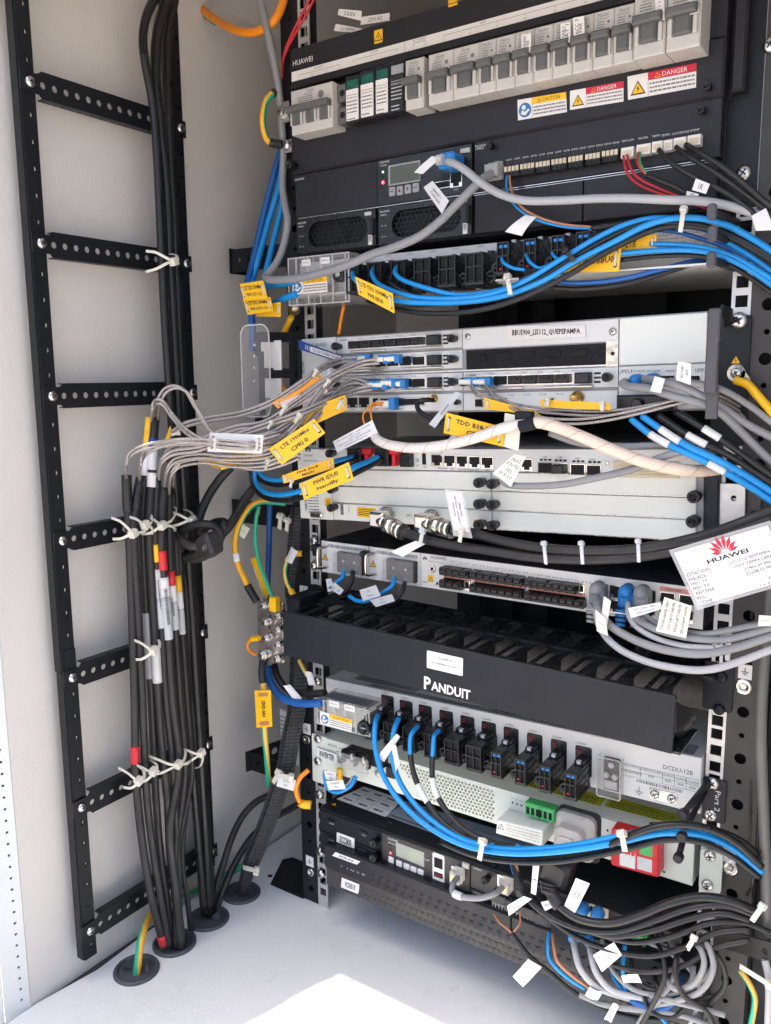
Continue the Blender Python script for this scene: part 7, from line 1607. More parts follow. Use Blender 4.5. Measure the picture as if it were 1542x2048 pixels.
cable([(562, 300, 30), (548, 350, 24), (532, 410, 20), (518, 470, 14), (505, 530, 4), (494, 575, -8), (500, 610, -14), (505, 660, -16), (504, 700, -10)], 14, 'blue_deep', 'outer blue cable passing behind the top bracket on the left', group=BL)
cable([(566, 330, 30), (556, 380, 26), (541, 430, 22), (527, 480, 16), (516, 520, 8), (506, 560, 0), (520, 574, -30), (560, 568, -40), (588, 562, -44)], 13, 'blue_pvc', 'middle blue cable turning into the clear terminal cover', group=BL)
cable([(570, 360, 30), (562, 420, 26), (550, 470, 20), (538, 520, 12), (528, 570, 0), (540, 606, -24), (570, 596, -40), (592, 588, -44)], 13, 'blue_pvc', 'inner blue cable entering the lower corner of the clear cover', group=BL)
cable([(566, 670, -6), (575, 650, -14), (583, 634, -20)], 12, 'yellow_sleeve', 'yellow sleeved earth wire under the clear terminal cover', cat='earth cable')
T = thing('ring_terminal', 'round ring terminal under the clear cover of the upper distribution unit', 'terminal', at(590, 612, y=-26)); f = Fr(at(588, 615, y=-26), (.8, 0, .6), (-.6, 0, .8)); m = MB('nickel'); m.plate(f, circ(0, 0, 9, 20), [circ(0, 0, 3)], -1, 1); part(m, 'ring', T); bolt(f, 0, 0, 4, T, 1)
cable([(688, 612, -4), (682, 640, 0), (678, 668, 2)], 7, 'orange_pvc', 'short orange wire hanging below the upper distribution unit')
cable([(574, 640, 10), (582, 690, 10), (590, 740, 12), (584, 730, 14)], 5, 'red_pvc', 'thin red wire left of the baseband unit')
cable([(558, 760, -40), (568, 780, -40), (572, 800, -34)], 8, 'orange_pvc', 'short orange wire below the clear cable guide')
# alarm module wires
for i, (pts, mm, lb) in enumerate((([(1247, 312, -28), (1252, 340, -36), (1268, 362, -38), (1300, 380, -38), (1350, 396, -36), (1400, 412, -30), (1418, 420, -24)], 'red_pvc', 'left red wire of the alarm module curving right'),
        ([(1254, 310, -28), (1262, 338, -36), (1280, 358, -38), (1320, 378, -38), (1370, 398, -36), (1412, 418, -28)], 'red_pvc', 'right red wire of the alarm module curving right'),
        ([(1276, 306, -28), (1275, 325, -36), (1284, 340, -38), (1296, 352, -38)], 'red_pvc', 'red strand of the striped sensor wire'),
        ([(1280, 306, -28), (1280, 325, -36), (1288, 340, -38), (1296, 352, -38)], 'green_pvc', 'green strand of the striped sensor wire'))):
    cable(pts, 5, mm, lb, cat='wire')
for pts, wd, lb in (([(1294, 350, -38), (1320, 362, -40), (1350, 374, -40), (1374, 388, -38), (1420, 400, -34)], 11, 'black sensor cable from the striped wires under the small flag'),
        ([(1318, 300, -28), (1334, 318, -38), (1360, 338, -42), (1400, 360, -42), (1450, 384, -40), (1500, 420, -36), (1545, 462, -34)], 11, 'black sensor cable from the middle white connector'),
        ([(1352, 294, -28), (1375, 312, -38), (1410, 332, -42), (1450, 358, -42), (1500, 395, -38), (1545, 430, -36)], 10, 'black sensor cable right of the middle one'),
        ([(1372, 290, -28), (1400, 306, -40), (1440, 330, -44), (1480, 360, -42), (1520, 395, -40), (1550, 420, -38)], 12, 'thickest black sensor cable at the right end of the module')):
    cable(pts, wd, 'black_rubber', lb, group='black sensor cables of the alarm module')
cable([(1014, 352, -28), (1013, 376, -36), (1020, 398, -40), (1042, 422, -42), (1080, 442, -42), (1130, 454, -40), (1184, 458, -36)], 5, 'blue_pvc', 'thin blue wire from the first terminal block', cat='wire')
cable([(1019, 351, -28), (1022, 376, -36), (1030, 396, -40), (1048, 418, -42), (1084, 437, -42), (1130, 449, -40), (1184, 454, -36)], 5, 'brown_pvc', 'thin brown wire from the first terminal block', cat='wire')
cable([(1184, 457, -36), (1230, 450, -34), (1280, 444, -30)], 13, 'black_rubber', 'black jacket of the thin blue and brown wires')
flag(-44, ((1011, 464), (1050, 430), (1074, 434), (1044, 472)), [], 'blank white flag on the thin blue and brown wires')
flag(-46, ((1392, 357), (1420, 368), (1412, 388), (1384, 380)), ['1R'], 'small white flag with handwritten 1R', hw=.3, tall=.5)
flag(-44, ((1374, 382), (1398, 388), (1396, 394), (1372, 392)), ['3F'], 'tiny white flag just below the handwritten one', hw=.3, tall=.6)
flag(-40, ((1503, 432), (1532, 416), (1550, 460), (1512, 462)), ['', ''], 'white flag at the right edge end of the pale grey cable')
# plastic pegs at the right
for i, (u, v, y) in enumerate(((1425, 424, -60), (1426, 468, -60), (1424, 520, -60))):
    T = thing('lacing_peg', ('top', 'middle', 'lower')[i]+' grey blunt lacing peg in front of the upper right rail', 'cable peg', at(u, v, y=y), 'lacing pegs at upper right'); m = MB('slate_paint'); p0 = at(u, v, y=y); p1 = FR.P(468, p0.z-1, 3)
    m.tube([p0, p0.lerp(p1, .5), p1], 3.2, 10); part(m, 'peg', T); m = MB('guide_grey'); m.rbox(Fr(p0, (1, 0, 0), (0, 0, 1)), -3.6, -6, 3.6, 6, 0, 4, 2.5, 1); part(m, 'peg_cap', T)
for i, (p, q_) in enumerate((((1366, 1628), (1420, 1560)), ((1364, 1672), (1410, 1580)), ((1357, 1715), (1368, 1672)))):
    T = thing('lacing_peg', ('upper', 'middle', 'lowest')[i]+' long black lacing peg at the lower right rail', 'cable peg', at(*p, y=-60), 'lacing pegs at lower right'); p0 = at(*p, y=-66 if i < 2 else -50); p1 = at(*q_, y=0 if i < 2 else -30); m = MB('slate_paint'); m.tube([p0, p0.lerp(p1, .5), p1], 2.9, 8); m.cyl(Fr(p0, (1, 0, 0), (0, 0, 1)), 0, 0, 4.4, -3, 4, 14, 1); part(m, 'peg', T)

# ================================================================ middle cables
cable([(748, 868, -50), (756, 880, -56), (780, 890, -60), (830, 896, -64), (890, 890, -66), (950, 876, -68), (1000, 858, -70), (1042, 847, -70)], 21, 'spiral_clear', 'translucent spiral wrapped cable left of the black strap')
cable([(1040, 848, -70), (1075, 845, -70), (1110, 853, -68), (1170, 876, -66), (1230, 902, -62), (1290, 924, -56), (1350, 938, -46), (1400, 942, -30), (1445, 936, -10)], 25, 'spiral_wrap', 'beige spiral wrapped cable bundle right of the black strap')
T = thing('hook_loop_strap', 'black hook-and-loop strap around the wrapped cables', 'strap', at(1055, 849, y=-70)); p = path([(1041, 852, -71), (1056, 849, -71), (1071, 845, -71)]); m = MB('velcro'); m.tube(p, 13.2*mmpx(p[2]), 14, rs=None); m.box(Fr(p[3], (1, 0, 0), (0, 0, 1)), -8, 5, 8, 12.5, -5, 3, 1); part(m, 'band', T)
cable([(765, 810, -22), (745, 812, -34), (728, 826, -40), (727, 842, -44), (740, 862, -48), (752, 872, -52)], 4, 'orange_pvc', 'left thin orange fibre from the control card', cat='wire')
cable([(768, 806, -22), (750, 806, -32), (742, 812, -38), (742, 830, -44), (748, 856, -50), (756, 872, -52)], 4, 'orange_pvc', 'right thin orange fibre from the control card', cat='wire')
T = thing('fibre_plug', 'pale duplex fibre plug with blue clip on the control card', 'fibre plug', at(768, 808, y=-20)); f = Fr(at(768, 808, y=-18), (1, 0, 0), (0, 0, 1)); m = MB('paper_cream'); m.box(f, -8, -3.6, 8, 3.6, -3, 5, 1.2); part(m, 'body', T); m = MB('blue_connector'); m.box(f, 8, -6, 15, 7, -6, 4, 1); part(m, 'blue_clip', T)
cable([(868, 800, -22), (850, 800, -30), (836, 804, -34), (836, 818, -38), (850, 830, -42), (880, 842, -46), (910, 850, -46)], 10, 'black_pvc', 'short black antenna cable looping off the brass socket')
cable([(1250, 763, -24), (1246, 768, -32), (1262, 774, -40), (1300, 778, -44), (1345, 792, -46), (1400, 806, -44), (1440, 824, -38), (1480, 862, -28), (1520, 902, -22), (1550, 930, -20)], 17, 'grey_pvc', 'grey alarm cable from the left blue boot', group='grey cables of the baseband alarm ports')
cable([(1288, 758, -26), (1320, 762, -40), (1360, 772, -46), (1400, 790, -44), (1440, 812, -36), (1490, 846, -26), (1550, 878, -20)], 16, 'grey_pvc', 'grey alarm cable from the right blue boot', group='grey cables of the baseband alarm ports')
cable([(1340, 762, -26), (1370, 764, -44), (1410, 770, -46), (1450, 782, -36), (1500, 812, -24), (1550, 850, -18)], 14, 'grey_pvc', 'grey monitoring cable passing under the guide arm', group='grey cables of the baseband alarm ports')
flag((-58,)*4, ((1356, 722), (1382, 727), (1382, 770), (1352, 760)), ['', ''], 'upright white flag reading RECT CLARO ALM')
q = QP(-58.6, (1356, 722), (1382, 727), (1382, 770), (1352, 760)); par = [o for o in bpy.data.objects if 'RECT CLARO' in o.get('label', '')][0]; m = MB('ink'); m.text(q, 'RECT CLARO', q.w*.36, q.h*.52, q.h*.62, q.w*.16, .3, math.pi/2); m.text(q, 'ALM', q.w*.7, q.h*.52, q.h*.28, q.w*.16, .3, math.pi/2); part(m, 'lettering', par)
flag((-54,)*4, ((1310, 752), (1330, 758), (1322, 786), (1300, 782)), [], 'curled white sleeve flag on the left grey alarm cable')
for pts, mm, lb, sl in (([(1262, 838, -40), (1300, 868, -44), (1342, 892, -46), (1400, 918, -44), (1460, 950, -38), (1510, 980, -30), (1550, 1008, -28)], 'blue_pvc', 'left blue cable with white sleeve slanting down right', [(.16, .30, 'paper'), (.55, .66, 'paper')]),
        ([(1284, 832, -40), (1330, 864, -44), (1375, 892, -46), (1440, 922, -42), (1500, 956, -32), (1550, 988, -28)], 'blue_pvc', 'right blue cable with white sleeve slanting down right', [(.16, .32, 'paper')]),
        ([(1316, 830, -36), (1350, 854, -40), (1400, 884, -42), (1460, 912, -38), (1510, 944, -30), (1550, 970, -28)], 'black_pvc', 'left black cable slanting down beside the blue pair', [(.28, .44, 'paper')]),
        ([(1350, 822, -34), (1400, 852, -40), (1450, 884, -38), (1500, 920, -32), (1550, 955, -28)], 'black_pvc', 'right black cable slanting down beside the blue pair', [(.3, .46, 'paper')])):
    cable(pts, 14, mm, lb, sleeves=sl, group='sleeved power cables right of the wrapped bundle')
cable([(1010, 942, -46), (1004, 958, -48), (1020, 970, -50), (1070, 972, -52), (1130, 968, -52), (1200, 954, -50), (1260, 940, -48), (1320, 916, -46), (1370, 902, -42), (1430, 900, -34)], 15, 'grey_pvc', 'grey data cable looping from the radio unit port behind the wrapped bundle')
cable([(1100, 866, -44), (1160, 886, -44), (1240, 893, -42), (1320, 890, -38), (1400, 880, -30)], 15, 'grey_pvc', 'grey cable behind the beige wrapped bundle')
flag((-60,)*4, ((1010, 826), (1043, 832), (1037, 902), (1004, 892)), ['', ''], 'long white paper flag with print hanging left of the black strap', m='paper_cream')
flag((-56,)*4, ((1030, 908), (1052, 914), (1022, 974), (986, 946)), ['ENLACE', 'RTN 950', 'GE3', '0/3/17'], 'white flag draped over the grey cable in the radio unit', m='paper_cream', mg=.8, tall=.12)
flag((-60, -56, -56, -60), ((666, 883), (745, 840), (756, 866), (674, 905)), ['ITX:CLARO PERU   GAB HUAWEI', '4G/01:0:20', 'BBU5900 XGE1  GAB PRONATEL', 'IDE786799 P5650942'], 'large white flag printed ITX CLARO PERU GAB HUAWEI', hw=.82, tall=.12)
flag((-50,)*4, ((911, 783), (922, 786), (870, 856), (858, 848)), ['|||||||||||||'], 'slanted clear strip with barcode above the TDD plate', m='nylon_grey', hw=.3, tall=.3)
flag((-48,)*4, ((908, 862), (918, 866), (888, 914), (878, 908)), [], 'slanted clear strip below the TDD plate', m='nylon_grey')
flag((-20,)*4, ((656, 713), (664, 716), (640, 742), (632, 738)), [], 'slanted white strip on the left end of the baseband unit', m='nylon_grey')
flag((-20,)*4, ((655, 730), (662, 730), (662, 766), (654, 766)), [], 'upright white barcode strip on the left end of the baseband unit', m='paper')
# idle unit power pair
IG = 'supply wires of the radio unit'
cable([(757, 914, -26), (735, 924, -40), (700, 938, -70), (650, 962, -92), (600, 982, -90), (560, 989, -80), (530, 984, -70), (514, 968, -60), (510, 946, -54), (516, 926, -48)], 11, 'blue_pvc', 'front blue supply wire curling behind the StandBy plate', group=IG)
cable([(706, 914, -26), (680, 920, -50), (640, 932, -80), (600, 950, -86), (560, 960, -78), (530, 955, -66), (518, 938, -56), (520, 920, -50)], 10, 'blue_pvc', 'rear blue supply wire curling behind the MAIN plate', group=IG)
cable([(764, 918, -24), (740, 932, -38), (704, 950, -66), (650, 976, -84), (600, 996, -84), (560, 1001, -74), (524, 992, -62), (506, 968, -54), (502, 940, -48)], 11, 'black_pvc', 'front black supply wire beneath the blue one', group=IG)
cable([(712, 918, -24), (684, 928, -46), (640, 944, -74), (596, 962, -78), (556, 970, -70), (524, 962, -58), (508, 944, -50), (506, 924, -44)], 10, 'black_pvc', 'rear black supply wire beneath the blue one', group=IG)
# coiled cable with plug
cable([(462, 934, -60), (440, 958, -70), (418, 990, -82), (402, 1025, -92), (396, 1052, -98), (404, 1064, -104)], 18, 'black_rubber', 'thick black cable coming down into the knotted coil')
cable([(512, 972, -40), (494, 994, -52), (476, 1024, -66), (460, 1050, -80), (440, 1072, -92), (424, 1086, -98)], 19, 'black_rubber', 'thick black cable rising right from the knotted coil')
T = thing('knotted_cable', 'black cable wound into a tight knot around its moulded plug, hanging at the ladder rail', 'coiled cable', at(405, 1080, y=-110))
for pts in ([(362, 1104, -118), (356, 1078, -122), (374, 1056, -124), (402, 1048, -122), (430, 1054, -116), (442, 1072, -108), (430, 1090, -104)],
            [(352, 1062, -126), (362, 1078, -134), (380, 1092, -136), (398, 1094, -132), (396, 1106, -122), (372, 1112, -116), (354, 1100, -112), (352, 1076, -114)],
            [(430, 1060, -104), (446, 1054, -100), (448, 1044, -96), (434, 1044, -92), (416, 1052, -94), (402, 1066, -100)],
            [(366, 1116, -112), (392, 1118, -112), (420, 1106, -108), (438, 1088, -102), (430, 1066, -100)]):
    m = MB('black_rubber'); P = path(pts, 8); m.tube(P, 8.5*mmpx(P[3]), 12); part(m, 'coil', T)
f = Fr(at(412, 1090, y=-138), (.86, -.2, .45), (-.4, 0, 1)); m = MB('black_rubber'); m.rbox(f, -17, -13, 12, 12, -12, 4, 5, 3); part(m, 'plug', T); m = MB('device_grey'); m.text(f, 'P21', 2, -3, 8, 5, 4.2, .2); part(m, 'plug_marking', T)
# earth cables lower left
EG = 'green and yellow earth cables beside the rack'
cable([(572, 1006, -6), (548, 1004, -16), (522, 1003, -26), (502, 1013, -34), (486, 1034, -40), (474, 1060, -44), (470, 1092, -46), (476, 1128, -46), (490, 1160, -44), (500, 1180, -42), (514, 1204, -40)], 13, 'earth_pvc', 'outer thick earth cable curving down to the copper bar', group=EG, cat='earth cable', sleeves=[(.86, 1, 'black_rubber', 1.25, 'heat_shrink'), (.62, .68, 'paper')])
cable([(518, 1012, -24), (512, 1040, -28), (511, 1084, -30), (520, 1130, -32), (534, 1168, -34), (549, 1204, -36)], 8, 'earth_pale', 'thin inner earth wire running beside the yellow plate', group=EG, cat='earth cable')
cable([(604, 1107, -10), (590, 1108, -14), (576, 1120, -20), (570, 1142, -24), (574, 1166, -26), (586, 1188, -24), (596, 1200, -20)], 8, 'earth_pale', 'small earth loop with two yellow ferrules left of the router', group=EG, cat='earth cable', sleeves=[(0, .3, 'yellow_sleeve', 1.6, 'ferrule'), (.78, 1, 'yellow_sleeve', 1.6, 'ferrule')])
cable([(526, 1322, -44), (524, 1345, -50), (527, 1375, -52), (529, 1420, -52), (529, 1460, -50), (533, 1510, -40), (538, 1570, -20)], 12, 'earth_pale', 'earth cable carrying the HW GND plate', group=EG, cat='earth cable', sleeves=[(0, .14, 'black_rubber', 1.3, 'heat_shrink')])
cable([(598, 1320, -14), (606, 1336, -18), (614, 1352, -20)], 8, 'earth_pale', 'short green wire below the left end of the cable manager', group=EG, cat='earth cable')
cable([(505, 1725, 'z', 22), (480, 1735, 'z', 16), (440, 1756, 'z', 10), (400, 1774, 'z', 8), (360, 1791, 'z', 10), (325, 1806, 'z', 22), (300, 1832, 'z', 34), (284, 1872, 'z', 36), (277, 1915, 'z', 20), (273, 1952, 'z', -2)], 14, 'earth_turned', 'earth cable along the floor edge into the nearest grommet', group=EG, cat='earth cable')
cable([(617, 1540, -24), (600, 1556, -34), (592, 1580, -38), (602, 1606, -34), (622, 1610, -28)], 10, 'orange_pvc', 'short amber wire looping to the site controller ear', sleeves=[(.78, 1, 'yellow_sleeve', 1.7, 'ferrule')], cat='earth cable')
flag((-44, -40, -40, -44), ((558, 1550), (592, 1560), (588, 1582), (553, 1572)), ['SCC800', 'GND'], 'white flag reading SCC800 GND on the amber wire', tall=.2, hw=.4)
flag((-40, -38, -38, -40), ((475, 1040), (500, 1058), (488, 1078), (468, 1062)), ['.'], 'small white printed flag on the outer earth cable', m='paper_cream')
flag((-28,)*4, ((584, 1092), (596, 1103), (584, 1128), (572, 1120)), [], 'small grey flag beside the small earth loop', m='nylon_grey')
flag((-30,)*4, ((610, 1343), (624, 1345), (632, 1372), (618, 1370)), [], 'curled white flag under the cable manager left end')
flag((-46, -44, -44, -46), ((567, 1371), (580, 1369), (604, 1396), (596, 1412)), [], 'curled white flag wrapped on the thick blue cable')
cable([(534, 1334, -30), (540, 1362, -36), (556, 1388, -42), (580, 1402, -46), (610, 1407, -48), (645, 1405, -46)], 16, 'blue_deep', 'thick blue cable bending into the lower clear cover')
cable([(548, 1330, -20), (556, 1356, -26), (576, 1380, -30), (610, 1388, -34), (650, 1386, -36)], 15, 'black_rubber', 'thick dark cable bending behind the thick blue one')
cable([(540, 1006, 10), (538, 1080, 12), (536, 1150, 12), (532, 1210, 10), (530, 1330, 0)], 12, 'blue_deep', 'dark blue cable vertical behind the middle bracket')
for i, (dx, w_) in enumerate(((0, 7), (8, 7))): cable([(594+dx, 1046, 20), (596+dx, 1080, 20), (606+dx, 1130, 20)], 4, 'red_pvc', ('left' if i == 0 else 'right')+' thin red wire left of the router', cat='wire')
# braided bundle
for i, (dx, dy, dd) in enumerate(((-13, 0, 0), (-4, 0, -5), (5, 0, -2), (14, 0, 3))):
    l = [(600, 1012, 6), (592, 1100, 4), (588, 1180, 6), (598, 1260, 2), (597, 1340, -4), (592, 1420, -12), (580, 1480, -20), (571, 1535, -26), (560, 1570, -30), (543, 1620, -36), (524, 1670, -42), (506, 1715, -46), (492, 1755, -46), (483, 1792, -38)]
    q_ = 1.0
    cable([(p[0]+dx*(1 if p[1] < 1740 else .6), p[1]+dy, p[2]+dd) for p in l], 10.5, 'braid', ('left outer', 'left inner', 'right inner', 'right outer')[i]+' braided black sleeve of the four going to the rear grommet', group='braided black sleeves')
tie(499, 1738, -56, -15, 9, 26, 'nylon tie around the braided sleeves just above the floor', 6)
tie(566, 1552, -44, -10, 9, 30, 'nylon tie on the braided sleeves at the lowest bracket', 0)
tie(552, 1556, -44, 60, 9, 22, 'small nylon tie head left of the braided sleeves', 6)
tie(560, 1046, -10, 85, 9, 24, 'left of two nylon ties on the middle bracket', 6)
tie(574, 1052, -10, 85, 8, 20, 'right of two nylon ties on the middle bracket', 4)
for pts, lb in (([(546, 1588, 0), (512, 1604, -10), (484, 1634, -24), (462, 1680, -44), (446, 1730, -62), (432, 1776, -76), (418, 1832, -84)], 'left curved black cable arching into the third grommet'), ([(618, 1596, 20), (580, 1618, 14), (540, 1640, 4), (504, 1674, -14), (476, 1716, -36), (450, 1770, -62), (427, 1834, -82)], 'right curved black cable arching into the third grommet')):
    cable(pts, 14, 'black_rubber', lb, group='curved black cables to the third grommet')
# copper earth bar with bolts
T = thing('earth_bar', 'upright silver earth bar crowded with eight bolts left of the cable manager', 'earth bar', at(540, 1265, y=-44)); q = QP(-40, (514, 1203), (565, 1204), (567, 1327), (516, 1325)); m = MB('busbar'); m.prism(q, rrect(0, 0, q.w, q.h, 3, 3), -4, 0, .6); part(m, 'bar', T)
for u, v, r_ in ((521, 1213, 8), (549, 1234, 8), (525, 1247, 8), (549, 1262, 8), (527, 1278, 8.5), (549, 1291, 8), (523, 1311, 11), (549, 1319, 9)):
    p = at(u, v, y=-54); f = Fr((p.x, -42, p.z), (1, 0, 0), (0, 0, 1)); o_ = bolt(f, 0, 0, r_*.52, T, 0)
    m = MB('nickel'); m.cyl(f, 0, 0, r_*.55, -1, r_*.9, 18, .8); part(m, 'washer_stack', T); o_.matrix_local = Matrix.Translation(-V(worg(T))/1000) @ f.M(0, 0, r_*.8, r_*.50, .4)
T = thing('earth_bolt', 'single stacked bolt at the upper left corner of the cable manager', 'bolt', at(606, 1206, y=-30)); p = at(606, 1206, y=-24); f = Fr((p.x, -12, p.z), (1, 0, 0), (0, 0, 1)); m = MB('nickel'); m.cyl(f, 0, 0, 6.4, 0, 10, 20, 1); m.cyl(f, 0, 0, 5.4, 10, 14, 20, 1); part(m, 'washer_stack', T); bolt(f, 0, 0, 4.8, T, 12)
cable([(506, 1276, -44), (496, 1286, -44), (498, 1300, -44), (512, 1310, -46)], 6, 'orange_pvc', 'short amber wire left of the earth bar', cat='wire')
for u0, v0, u1, v1, lb in ((503, 1278, 518, 1276, 'amber ferrule at the left of the earth bar'), (556, 1204, 545, 1212, 'x'),):
    if lb == 'x': continue
    cable([(u0, v0, -50), ((u0+u1)/2, (v0+v1)/2, -50), (u1, v1, -50)], 12, 'yellow_sleeve', lb, cat='ferrule')
m = MB('yellow_sleeve'); f = Fr(at(549, 1208, y=-50), (1, 0, 0), (0, 0, 1)); m.rbox(f, -5, -9, 5, 9, -4, 5, 2, 1.5); solo(m, 'ferrule', 'yellow crimp sleeve standing on top of the earth bar', 'ferrule')
T = thing('server_power_module', 'small cream ribbed power module behind the braided sleeves', 'power module', at(580, 1460, y=40)); f = Fr(at(560, 1500, y=30), (1, 0, 0), (0, 0, 1)); m = MB('pe_foam'); m.box(f, 0, -16, 34, 58, -60, 0, 2); part(m, 'housing', T)
for k in range(11): m = MB('ink_grey'); m.box(f, 2, -8+5.6*k, 20, -6.8+5.6*k, -.2, .3); part(m, 'vent_slot', T)

# ================================================================ antenna feed cables with elbow connectors
def elbow(u, v, dxy, lab):
    T = thing('coax_connector', lab, 'coaxial connector', at(u, v, y=-40), 'silver elbow coaxial connectors')
    c = at(u, v, y=-40); tip = at(u+dxy[0], v+dxy[1], y=-54); back = at(u+12, v-14, y=-8); ax = (tip-c).normalized()
    m = MB('nickel'); fr_ = Fr(c, V((0, 0, 1)).cross(ax), V((0, 0, 1)) if abs(ax.z) < .9 else V((0, 1, 0))); fr_ = Fr(c, ax.cross(V((0, 1, 0))), V((0, 1, 0)));
    m.tube([back, back.lerp(c, .5), c], 7.5, 6); part(m, 'rear_nut', T)
    for k in range(3): m = MB('nickel'); p = back.lerp(c, .15+.25*k); q_ = back.lerp(c, .25+.25*k); m.tube([p, q_], 9, 18); part(m, 'ring', T)
    m = MB('nickel'); m.box(Fr(c, (1, 0, 0), (0, 0, 1)), -11, -8, 6, 9, -7, 8, 2.5); part(m, 'elbow_body', T)
    for k, (t0, t1, r_) in enumerate(((0, .3, 8), (.3, .62, 9.6), (.62, .8, 8.4), (.8, 1, 9))): m = MB('nickel'); m.tube([c.lerp(tip, t0), c.lerp(tip, t1)], r_, 18 if k != 1 else 8); part(m, 'barrel', T)
    return tip
elbow(762, 1040, (44, 24), 'left silver elbow connector under the radio unit')
elbow(852, 1046, (52, 14), 'right silver elbow connector beside the clear ODU plate')
cable([(806, 1063, -54), (840, 1076, -58), (900, 1090, -62), (980, 1102, -64), (1060, 1114, -64), (1140, 1119, -64), (1220, 1118, -62), (1290, 1112, -58), (1370, 1098, -50), (1450, 1072, -40), (1550, 1036, -34)], 20, 'black_rubber', 'lower thick black feed cable from the left elbow connector', group='thick black antenna feed cables')
cable([(904, 1060, -54), (950, 1068, -56), (1010, 1084, -60), (1080, 1096, -62), (1160, 1102, -62), (1240, 1101, -60), (1310, 1093, -56), (1390, 1076, -48), (1460, 1054, -38), (1550, 1018, -32)], 21, 'black_rubber', 'upper thick black feed cable from the right elbow connector', group='thick black antenna feed cables')
for i, u in enumerate((1090, 1164, 1277)): tie(u, 1108-(i == 2)*4, -78, 96-2*i, 7, 40, ('left', 'middle', 'right')[i]+' of three pale ties across the thick feed cables', 0, m='nylon_grey', group='ties on the feed cables')
tie(843, 1074, -70, 80, 8, 22, 'pale tie just right of the left elbow connector', 0, m='nylon_grey')
flag((-66, -60, -60, -66), ((783, 1104), (836, 1080), (852, 1088), (806, 1114)), [], 'blank white flag lying below the left elbow connector', m='paper')
flag((-66,)*4, ((893, 983), (922, 986), (938, 1064), (908, 1060)), ['', '', ''], 'clear-edged white plate reading RTN 950A ODU SPARE', m='paper')
q = QP(-66.5, (893, 983), (922, 986), (938, 1064), (908, 1060)); par = [o for o in bpy.data.objects if 'ODU SPARE' in o.get('label', '')][0]; m = MB('ink')
for k, s in enumerate(('RTN 950A', 'QUEPEPAMPA - PAMPA LIBRE', 'ODU SPARE')): m.text(q, s, q.w*(.3+.22*k), q.h*.56, q.h*(.34, .72, .36)[k], q.w*.13, .3, math.pi/2)
part(m, 'lettering', par); m = MB('laminate'); m.box(q, -2, -6, q.w+2, q.h+2, -.6, -.3); part(m, 'laminate_edge', par)
tie(921, 1074, -72, 80, 8, 20, 'nylon tie holding the ODU SPARE plate', 0)

# identification card
q = QP((-96, -84, -80, -92), (1343, 1103), (1538, 1046), (1588, 1160), (1396, 1216)); T = thing('identification_card', 'laminated white card with red flower logo and link frequencies at the right edge', 'identification card', q.P(q.w/2, q.h/2)); m = MB('paper'); m.box(q, 1.5, 1.5, q.w-1.5, q.h-1.5, 0, .5); part(m, 'card', T)
m = MB('laminate'); m.box(q, -1.5, -1.5, q.w+1.5, q.h+1.5, -.3, -.05); part(m, 'laminate_edge', T)
m = MB('red_print'); petals(m, q, q.w*.50, q.h*.74, 15, .65); part(m, 'logo', T)
m = MB('ink'); m.text(q, '*HUAWEI', q.w*.5, q.h*.675, q.w*.42, q.h*.075, .65)
for k, (a, b) in enumerate((('ESTACION:', ''), ('ENLACE:', 'LI5112_QUEPEPAMPA'), ('FREC_TX:', 'LI1009_PAMPA LIBRE'), ('FREC_RX:', '21406.00 MHz'), ('ANTENA:', '22638.00 MHz'), ('POL:', '0'), ('CONF:', 'V + H'))):
    m.text(q, a, q.w*.04, q.h*(.56-.082*k), 0, q.h*.055, .65, al='l', fit=False)
for k, b in enumerate(('LI5112_QUEPEPAMPA', 'LI1009_PAMPA LIBRE', '21406.00 MHz', '22638.00 MHz', '0', 'V + H', '1 + 0 XPIC')): m.text(q, b, q.w*.90, q.h*(.56-.082*k), 0, q.h*.055, .65, al='r', fit=False)
part(m, 'lettering', T)

# ================================================================ router cables
RG = 'grey data cables of the router'
cable([(1196, 1196, -30), (1193, 1226, -44), (1204, 1262, -54), (1236, 1296, -62), (1290, 1322, -68), (1350, 1336, -70), (1410, 1340, -68), (1470, 1326, -62), (1550, 1296, -56)], 15, 'light_grey_pvc', 'lowest grey router cable swinging widest under the others', group=RG)
cable([(1190, 1190, -30), (1198, 1222, -46), (1222, 1252, -54), (1270, 1280, -62), (1330, 1300, -66), (1400, 1308, -66), (1470, 1296, -60), (1550, 1270, -54)], 17, 'grey_pvc', 'thick grey router cable second from below', group=RG)
cable([(1256, 1206, -34), (1258, 1232, -46), (1276, 1256, -54), (1316, 1278, -60), (1370, 1292, -64), (1430, 1296, -62)], 12, 'light_grey_pvc', 'bluish pale router cable from the blue boot', group=RG)
cable([(1256, 1222, -40), (1274, 1238, -50), (1310, 1258, -58), (1370, 1274, -62), (1440, 1280, -60), (1500, 1268, -56), (1550, 1252, -54)], 15, 'grey_pvc', 'grey router cable crossing under the leaning white flags', group=RG)
cable([(1284, 1224, -40), (1310, 1246, -50), (1360, 1262, -56), (1410, 1268, -58), (1460, 1260, -56), (1502, 1252, -54), (1550, 1246, -54)], 13, 'grey_pvc', 'topmost grey router cable ending in a printed flag', group=RG)
